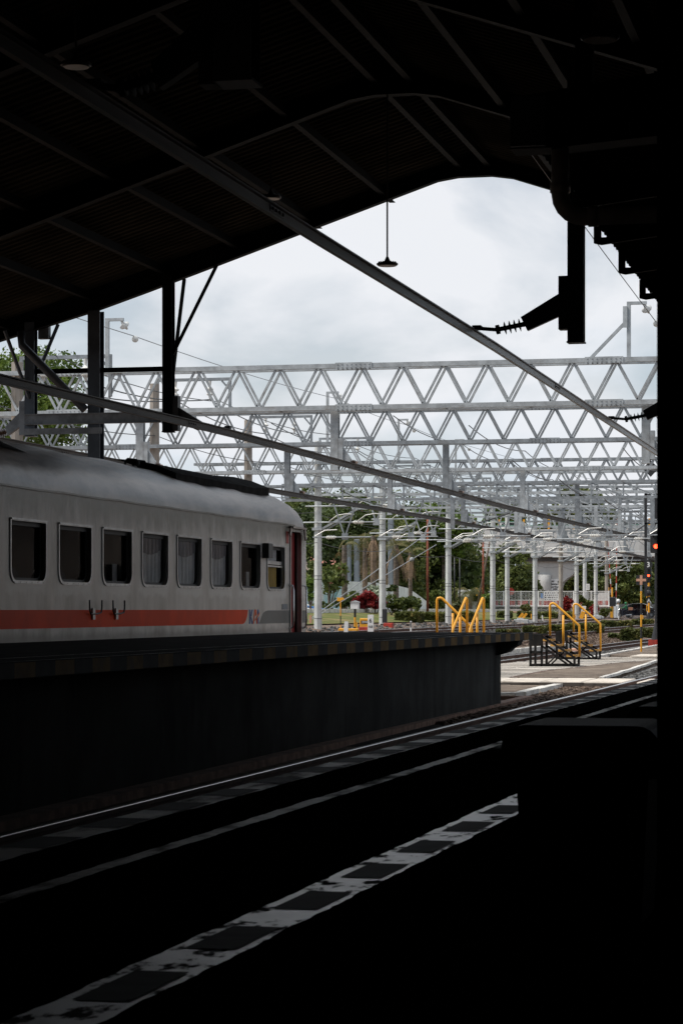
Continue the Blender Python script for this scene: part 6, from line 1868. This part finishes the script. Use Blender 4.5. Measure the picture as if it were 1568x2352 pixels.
# poster on the pier
px_, pz_ = pcx + .55, PY(1268, 1344, VY).z
t = thing('wall_poster', 'white poster with black lettering fixed to the viaduct pier', 'poster', (px_, VY + 1.35, pz_))
a = MB(); a.box(px_ - .68, px_ + .68, VY + 1.36, VY + 1.39, pz_ - .78, pz_ + .78); a.build('sheet', mt['white'], t)
for txt, dz, sz, dx in (('Jual', .52, .40, -.38), ('Hewan', .15, .38, -.12), ('Qurban.', -.20, .38, -.02)):
    text_mb(txt, sz, lambda q, r_, tt: (px_ + dx + q, VY + 1.355 - tt, pz_ + dz + r_), .003, .012).build('lettering', mt['ink'], t)
a = MB(); a.box(px_ - .25, px_ + .3, VY + 1.35, VY + 1.358, pz_ - .55, pz_ - .40); a.box(px_ - .6, px_ + .6, VY + 1.35, VY + 1.358, pz_ - .66, pz_ - .63)
a.ball((px_ + .42, VY + 1.36, pz_ + .42), .13, 8, 5, (1, .05, 1)); a.ball((px_ + .52, VY + 1.36, pz_ + .22), .16, 8, 5, (.7, .05, 1.2)); a.build('print', mt['ink'], t)
# banner below it, behind the fence
bx_, bz_ = pcx + .35, PY(1268, 1375, 262).z
t = thing('printed_banner', 'white banner with crowded dark print behind the white fence', 'banner', (bx_ - 1.0, 262, bz_))
p = PY(1268, 1372, 262)
a = MB(); a.box(p.x - .95, p.x + .65, 262, 262.03, p.z - .75, p.z + .65); a.build('sheet', mt['white'], t)
a = MB()
for r_ in range(5):
    xq = p.x - .85
    while xq < p.x + .5:
        w = rng.uniform(.08, .22); a.box(xq, xq + w, 261.985, 261.997, p.z + .42 - .24 * r_, p.z + .54 - .24 * r_); xq += w + rng.uniform(.05, .12)
a.build('print', mt['ink'], t)
a = MB(); a.box(p.x - 1.3, p.x - 1.02, 261.9, 261.95, p.z - .1, p.z + .45); tag(a.build('blue_notice', mt['poster_blue']), 'small blue notice with a white edge beside the banner', 'notice')

# white fence on a rubble stone wall
FY = 232.0
fx0, fx1 = PY(1036, 1390, FY).x, PY(1397, 1390, FY).x
zf0, zf1 = PY(1200, 1393, FY).z, PY(1200, 1358.5, FY).z
t = thing('rubble_wall', 'rubble stone wall with pale mortar below the white fence', 'stone wall', ((fx0 + fx1) / 2, FY, .3))
a = MB(); a.box(fx0 - 2, fx1 + .1, FY - .15, FY + .35, .2, zf0 - .06); a.build('masonry', mt['rubble'], t)
a = MB(); a.box(fx0 - 2, fx1 + .15, FY - .2, FY + .4, zf0 - .058, zf0 + .02); a.build('coping', mt['pale_conc'], t)
t = thing('steel_fence', 'white steel fence of close upright bars on the stone wall', 'fence', ((fx0 + fx1) / 2, FY, zf0 + .02), None)
zm = zf0 + (zf1 - zf0) * .42
a = MB()
x = fx0
while x < fx1:
    a.box(x - .013, x + .013, FY + .05, FY + .08, zf0 + .025, zf1 - .01); x += .135
a.build('bars', mt['white'], t)
for z in (zf0 + .08, zm, zf1):
    a = MB(); a.box(fx0, fx1, FY + .04, FY + .10, z - .03, z + .03); a.build('rail', mt['white'], t)
x = fx0
while x <= fx1 + .01:
    a = MB(); a.box(x - .045, x + .045, FY + .03, FY + .12, zf0 + .022, zf1 + .06); a.build('post', mt['white'], t); x += (fx1 - fx0) / 9
t = thing('red_panelling', 'low red and white panelling seen through the foot of the fence', 'panel', ((fx0 + fx1) / 2, FY + .5, zf0), None)
x = fx0 + 2.5; i = 0
while x < fx1:
    w = rng.uniform(.5, 1.1); a = MB(); a.box(x, min(fx1, x + w), FY + .45, FY + .5, zf0 - .2, zm - .05); a.build('panel', mt['red_paint'], t); x += w + .25
a = MB(); a.plate([[(fx1 - 1.9, zf0), (fx1 - .1, zf0), (fx1 - .1, zf1 - .1), (fx1 - 1.0, zf1 - .12)]], lambda p, q, tt: (p, FY + .7 + tt, q), 0, .2); o = a.build('concrete_ramp_wall', mt['pale_conc']); fixn(o.data); tag(o, 'pale sloping concrete panel behind the right end of the fence', 'concrete panel')
# signs near the fence
def sign_board(label, u, v, z, w, h, mat='white', zpole=None, lines=True):
    p = P(u, v, z)
    t = thing('notice_board', label, 'sign', (p.x, p.y, ground_z(p.x, p.y)), 'notice boards along the fence')
    a = MB(); a.box(p.x - w / 2, p.x + w / 2, p.y - .03, p.y, p.z - h / 2, p.z + h / 2); a.build('board', mt[mat], t)
    a = MB(); a.lathe((p.x, p.y + .05, ground_z(p.x, p.y)), (0, 0, 1), [(0, .04), (p.z + h * .3 - ground_z(p.x, p.y), .04)], 8); a.build('post', mt['galv'], t)
    if lines:
        a = MB()
        for k in range(4): a.box(p.x - w * .38, p.x + w * .36, p.y - .036, p.y - .031, p.z + h * (.3 - .18 * k) - .012, p.z + h * (.3 - .18 * k) + .012)
        a.build('print', mt['galv_dark'], t)
sign_board('small white notice on a pole above the right part of the fence', 1349, 1348, 226, .34, .56)
sign_board('white board at the fence left of the rusty poles', 1066, 1362, 220, 1.15, .62, lines=False)
sign_board('tall white panel hanging below the viaduct left of the pier', 1204, 1354, 285, .52, 1.35, lines=False)
p = P(1100, 1360, 226)
t = thing('yellow_x_sign', 'yellow crossed railway crossing sign behind the fence', 'crossing sign', (p.x, p.y, .6))
a = MB(); a.beam((p.x - .28, p.y, p.z - .32), (p.x + .28, p.y, p.z + .38), .10, .04, up=(0, 1, 0)); a.build('blade', mt['yellow'], t)
a = MB(); a.beam((p.x + .28, p.y - .05, p.z - .32), (p.x - .28, p.y - .05, p.z + .38), .10, .04, up=(0, 1, 0)); a.build('blade', mt['yellow'], t)
a = MB(); a.box(p.x - .08, p.x + .08, p.y + .03, p.y + .11, .6, p.z + .2); a.build('post', mt['yellow'], t)
p = P(1172, 1358.5, 240); a = MB(); a.lathe((p.x, p.y, p.z), (0, -1, 0), [(0, .36), (.03, .36)], 20); tag(a.build('round_sign', mt['red_paint']), 'round red sign peeping out beside the paired mast', 'round sign')
p = P(1096, 1384, 229); a = MB(); a.box(p.x - .65, p.x + .6, p.y, p.y + .1, p.z - .75, p.z + .1); tag(a.build('white_panel', mt['alloy']), 'pale panel standing behind the fence left of the masts', 'panel')

# barrier boom glimpsed behind the pier
a0, a1 = P(1192, 1332, 292), P(1223, 1328, 292)
t = thing('barrier_boom', 'striped red and yellow barrier boom left of the viaduct pier', 'barrier', a0)
n = 9
for k in range(n):
    a = MB(); a.beam(a0.lerp(a1, k / n), a0.lerp(a1, (k + .96) / n), .08, .26); a.build('boom_band', mt['red_paint'] if k % 2 == 0 else mt['yellow'], t)
a = MB(); a.beam((a1.x - .2, a1.y, .6), (a1.x - .2, a1.y, a1.z + .1), .22, .22); a.build('post', mt['yellow'], t)

# level crossing: raised barriers, posts, globe lamps, car, motorcyclist
def barrier(label, u, vb, z, hpost, boom, lean):
    p = P(u, vb, z); g0 = ground_z(p.x, p.y)
    t = thing('level_crossing_barrier', label, 'barrier', (p.x, p.y, g0), 'raised level crossing barriers')
    a = MB(); a.box(p.x - .09, p.x + .09, p.y - .1, p.y + .1, g0, g0 + hpost); a.build('post', mt['yellow'], t)
    a = MB(); a.bbox(p.x - .5, p.x + .45, p.y - .35, p.y - .22, g0 + 1.35, g0 + 2.35, .05); a.build('mechanism', mt['black'], t)
    zz = g0 + 1.5
    for k in range(12):
        q0, q1 = k / 12, (k + .97) / 12
        A_, B_ = Vector((p.x + .45, p.y - .1, zz)), Vector((p.x + .45 + lean, p.y - .1, zz + boom))
        a = MB(); a.beam(A_.lerp(B_, q0), A_.lerp(B_, q1), .11, .05); a.build('boom_band', mt['red_paint'] if k % 2 else mt['white'], t)
    return t
barrier('raised red and white barrier on a tall yellow post at the end of the fence', 1404.5, 1410, 268, 3.4, 9.5, .1)
barrier('second raised barrier just behind the first yellow post', 1396, 1408, 288, 3.6, 7.5, -.5)
for lb, u, v, z in (('left of the motorcyclist', 1418.8, 1380.5, 300), ('above the black car at the right', 1490, 1385.5, 306)):
    p = P(u, v, z); g0 = ground_z(p.x, p.y)
    t = thing('globe_lamp', 'white globe lamp on an orange post ' + lb, 'lamp post', (p.x, p.y, g0), 'globe lamps by the level crossing')
    a = MB(); a.ball(p, .26, 14, 9); a.build('globe', mt['white'], t, smooth=True)
    a = MB(); a.lathe((p.x, p.y, g0), (0, 0, 1), [(0, .12), (p.z - .2 - g0, .09), (p.z - .18 - g0, .16), (p.z - .12 - g0, .16)], 10); a.build('post', mt['sign_orange'], t)
for lb, u, v0, v1, m_ in (('yellow and black post under the barriers', 1403, 1385, 1416, 'yellow'), ('white crossing post beside the yellow post', 1409.5, 1390, 1413, 'white'), ('white crossing post nearest the motorcycle', 1416, 1389, 1404, 'white')):
    p = P(u, v1, 276); top = P(u, v0, 276).z; g0 = ground_z(p.x, p.y)
    a = MB(); a.bbox(p.x - .22, p.x + .22, p.y, p.y + .2, g0, top, .05); tag(a.build('crossing_post', mt[m_], loc=(p.x, p.y, g0)), lb, 'post', 'posts at the level crossing')
# iron railing behind the crossing
p0, p1 = P(1415, 1388, 322), P(1512, 1388, 322)
t = thing('iron_railing', 'dark spiked iron railing behind the car and motorcycle', 'railing', (p0.x, p0.y, .6))
a = MB(); n = 44
for k in range(n):
    q = p0.lerp(p1, k / n); a.beam((q.x, q.y, .62), (q.x, q.y, 2.35), .05, .05)
a.beam((p0.x, p0.y, 2.1), (p1.x, p1.y, 2.1), .06, .06); a.beam((p0.x, p0.y, 1.0), (p1.x, p1.y, 1.0), .06, .06); a.build('bars', mt['galv_dark'], t)
# road over the crossing
a = MB(); q0, q1 = P(1330, 1420, 286), P(1530, 1420, 286)
a.box(q0.x, q1.x + 6, 262, 304, .55, .655)
o = a.build('road', mt['deck_dark']); struct(o)

# black car, side on, heading right
c0 = P(1470, 1419, 284); gz = .655
t = thing('parked_car', 'black saloon style family car with a pale roof behind the banded poles', 'car', (c0.x, c0.y, gz))
S = 4.35 / 4.3
side = [(-2.1, .30), (-2.16, .62), (-2.12, .92), (-2.02, 1.02), (-1.75, 1.10), (-1.25, 1.46), (-.85, 1.58), (-.1, 1.64), (.45, 1.60), (.85, 1.48), (1.35, 1.13), (1.95, .98), (2.12, .80), (2.16, .50), (2.10, .28)]
arch = lambda cx_: [(cx_ + .36 * math.cos(R(a_)), .32 + .36 * math.sin(R(a_))) for a_ in range(0, 181, 20)]
loop = side + [(1.72, .26)] + arch(1.34) + [(.9, .24), (-.95, .24)] + arch(-1.32) + [(-1.75, .28)]
b = MB(); b.plate([loop], lambda p, q, tt: (c0.x + p * S, c0.y + tt, gz + q), -.8, .8)
o = b.build('body', mt['car_black'], t); fixn(o.data)
b = MB()
b.plate([[(-1.62, 1.10), (-.32, 1.10), (-.32, 1.50), (-.85, 1.49), (-1.15, 1.40)]], lambda p, q, tt: (c0.x + p * S, c0.y - .802 + tt, gz + q), 0, -.01)
b.plate([[(-.24, 1.10), (1.12, 1.10), (.72, 1.40), (.4, 1.50), (-.24, 1.52)]], lambda p, q, tt: (c0.x + p * S, c0.y - .802 + tt, gz + q), 0, -.01)
o = b.build('side_window', mt['car_glass'], t); fixn(o.data)
b = MB(); b.sweep([(c0.x + p * S, c0.y - .78, gz + q + .012) for p, q in [(-1.25, 1.47), (-.85, 1.59), (-.1, 1.65), (.45, 1.61), (.85, 1.49), (1.35, 1.14)]], [(-.03, -.01), (.9, -.01), (.9, .012), (-.03, .012)])
o = b.build('roof_panel', mt['car_roof'], t); fixn(o.data)
for cx_ in (1.34, -1.32):
    b = MB(); b.lathe((c0.x + cx_ * S, c0.y - .83, gz + .325), (0, 1, 0), [(0, .22), (.0, .30), (.03, .325), (.2, .325)], 20); w_ = b.build('wheel', mt['rubber'], t)
    b = MB(); b.lathe((c0.x + cx_ * S, c0.y - .835, gz + .325), (0, -1, 0), [(0, .05), (.012, .05)], 12)
    for k in range(9):
        a_ = k * .698; b.beam((c0.x + cx_ * S, c0.y - .84, gz + .325), (c0.x + cx_ * S + .2 * math.cos(a_), c0.y - .84, gz + .325 + .2 * math.sin(a_)), .035, .02, up=(0, 1, 0))
    b.build('rim', mt['alloy'], w_)
b = MB(); b.ball((c0.x + 1.02 * S, c0.y - .9, gz + 1.12), .11, 8, 5, (1, .8, .7)); b.build('wing_mirror', mt['car_black'], t)
for q in (-.62, .55):
    b = MB(); b.box(c0.x + q * S - .1, c0.x + q * S + .1, c0.y - .82, c0.y - .803, gz + .90, gz + .93); b.build('door_handle', mt['chrome'], t)
b = MB(); b.box(c0.x - 2.0 * S, c0.x + 1.9 * S, c0.y - .81, c0.y - .803, gz + .99, gz + 1.005); b.build('trim', mt['chrome'], t)
b = MB(); b.plate([[(1.6, .78), (2.10, .72), (2.02, .90), (1.7, .96)]], lambda p, q, tt: (c0.x + p * S, c0.y - .803 + tt, gz + q), 0, -.008); o = b.build('headlight', mt['alloy'], t); fixn(o.data)

# motorcycle with its rider (heading left), parcel box on the carrier
m0 = P(1434, 1420, 280)
t = thing('motorcycle', 'dark motorcycle at the level crossing with a small brown box behind the rider', 'motorcycle', (m0.x, m0.y, gz))
for q in (-.66, .66):
    b = MB(); n = 18
    b.sweep([(m0.x + q + .27 * math.cos(2 * math.pi * k / n), m0.y, gz + .30 + .27 * math.sin(2 * math.pi * k / n)) for k in range(n + 1)], [(-.05, -.035), (.05, -.035), (.05, .035), (-.05, .035)], up=(0, 1, 0), caps=False)
    w_ = b.build('wheel', mt['rubber'], t)
    b = MB(); b.lathe((m0.x + q, m0.y - .03, gz + .30), (0, 1, 0), [(0, .08), (.06, .08)], 10)
    for k in range(8): b.beam((m0.x + q, m0.y, gz + .3), (m0.x + q + .25 * math.cos(k * .785), m0.y, gz + .3 + .25 * math.sin(k * .785)), .015, .015)
    b.build('rim', mt['alloy'], w_)
b = MB()
b.plate([[(-.35, .38), (.1, .30), (.45, .42), (.75, .72), (.7, .80), (.1, .76), (-.1, .66), (-.3, .70), (-.48, 1.0), (-.58, .98), (-.5, .6)]], lambda p, q, tt: (m0.x + p, m0.y + tt, gz + q), -.12, .12)
b.beam((m0.x - .66, m0.y, gz + .3), (m0.x - .46, m0.y, gz + 1.0), .07, .06); b.beam((m0.x - .46, m0.y - .33, gz + 1.06), (m0.x - .46, m0.y + .33, gz + 1.06), .04, .04)
b.plate([[(-1.0, .52), (-.9, .62), (-.66, .66), (-.45, .58), (-.66, .60), (-.88, .57)]], lambda p, q, tt: (m0.x + p, m0.y + tt, gz + q), -.07, .07)
o = b.build('body', mt['car_black'], t); fixn(o.data)
b = MB(); b.bbox(m0.x - .15, m0.x + .62, m0.y - .14, m0.y + .14, gz + .77, gz + .86, .03); b.build('saddle', mt['rubber'], t)
b = MB(); b.ball((m0.x - .60, m0.y, gz + .93), .09, 8, 5); b.build('headlight', mt['chrome'], t)
b = MB(); b.tube([(m0.x + .1, m0.y - .15, gz + .3), (m0.x + .8, m0.y - .17, gz + .36)], .05, 8); b.build('exhaust', mt['chrome'], t)
b = MB(); b.bbox(m0.x + .42, m0.x + .92, m0.y - .22, m0.y + .22, gz + .88, gz + 1.20, .02); tag(b.build('parcel_box', mt['cardboard'], loc=(m0.x + .67, m0.y, gz + .88)), 'brown box strapped behind the motorcycle rider', 'box')
# rider: one skinned body, clothes by material zones
def skin_body(name, joints, edges, mats, parent, zone):
    me = bpy.data.meshes.new(name)
    me.from_pydata([j[:3] for j in joints], edges, [])
    ob = bpy.data.objects.new(name, me); COL.objects.link(ob)
    sk = ob.modifiers.new('skin', 'SKIN'); sk.use_smooth_shade = True
    for i, j in enumerate(joints): me.skin_vertices[0].data[i].radius = (j[3], j[3])
    me.skin_vertices[0].data[0].use_root = True
    sb = ob.modifiers.new('sub', 'SUBSURF'); sb.levels = 1; sb.render_levels = 1
    dg = bpy.context.evaluated_depsgraph_get()
    nm = bpy.data.meshes.new_from_object(ob.evaluated_get(dg))
    bpy.data.objects.remove(ob)
    for m_ in mats: nm.materials.append(m_)
    for p in nm.polygons:
        p.material_index = zone(p.center); p.use_smooth = True
    o = bpy.data.objects.new(name, nm); COL.objects.link(o); o.parent = parent; ORG[o.name] = ORG[parent.name]
    return o
t = thing('person', 'rider in a green jacket and green helmet sitting on the dark motorcycle', 'person', (m0.x + .12, m0.y, gz + .86))
J = [(0.10, 0, .07, .15), (0.06, 0, .30, .145), (0.02, 0, .50, .155), (0.0, 0, .58, .09), (-.02, 0, .66, .055), (-.04, 0, .78, .09),
     (0.0, -.20, .52, .075), (-.18, -.27, .32, .055), (-.42, -.30, .24, .042), (-.52, -.31, .22, .04),
     (0.0, .20, .52, .075), (-.18, .27, .32, .055), (-.42, .30, .24, .042), (-.52, .31, .22, .04),
     (0.02, -.13, .04, .10), (-.36, -.18, -.04, .085), (-.30, -.18, -.42, .06), (-.31, -.18, -.52, .05), (-.44, -.18, -.55, .045),
     (0.02, .13, .04, .10), (-.36, .18, -.04, .085), (-.30, .18, -.42, .06), (-.31, .18, -.52, .05), (-.44, .18, -.55, .045)]
E_ = [(0, 1), (1, 2), (2, 3), (3, 4), (4, 5), (2, 6), (6, 7), (7, 8), (8, 9), (2, 10), (10, 11), (11, 12), (12, 13), (0, 14), (14, 15), (15, 16), (16, 17), (17, 18), (0, 19), (19, 20), (20, 21), (21, 22), (22, 23)]
def zone(c):
    if c[2] > .64: return 2
    if c[0] < -.45 and c[2] > .1: return 2
    if c[2] < .12: return 1
    return 0
skin_body('body', J, E_, [mt['green_jacket'], mt['trousers'], mt['skin']], t, zone)
hx_, hy_, hz_ = m0.x + .12 - .04, m0.y, gz + .86 + .80
b = MB(); b.ball((hx_, hy_, hz_), .145, 14, 9, (1.08, 1, 1)); b.build('helmet', mt['green_jacket'], t, smooth=True)
b = MB(); b.box(hx_ - .165, hx_ - .06, hy_ - .10, hy_ + .10, hz_ - .05, hz_ + .05); b.build('visor', mt['car_glass'], t)
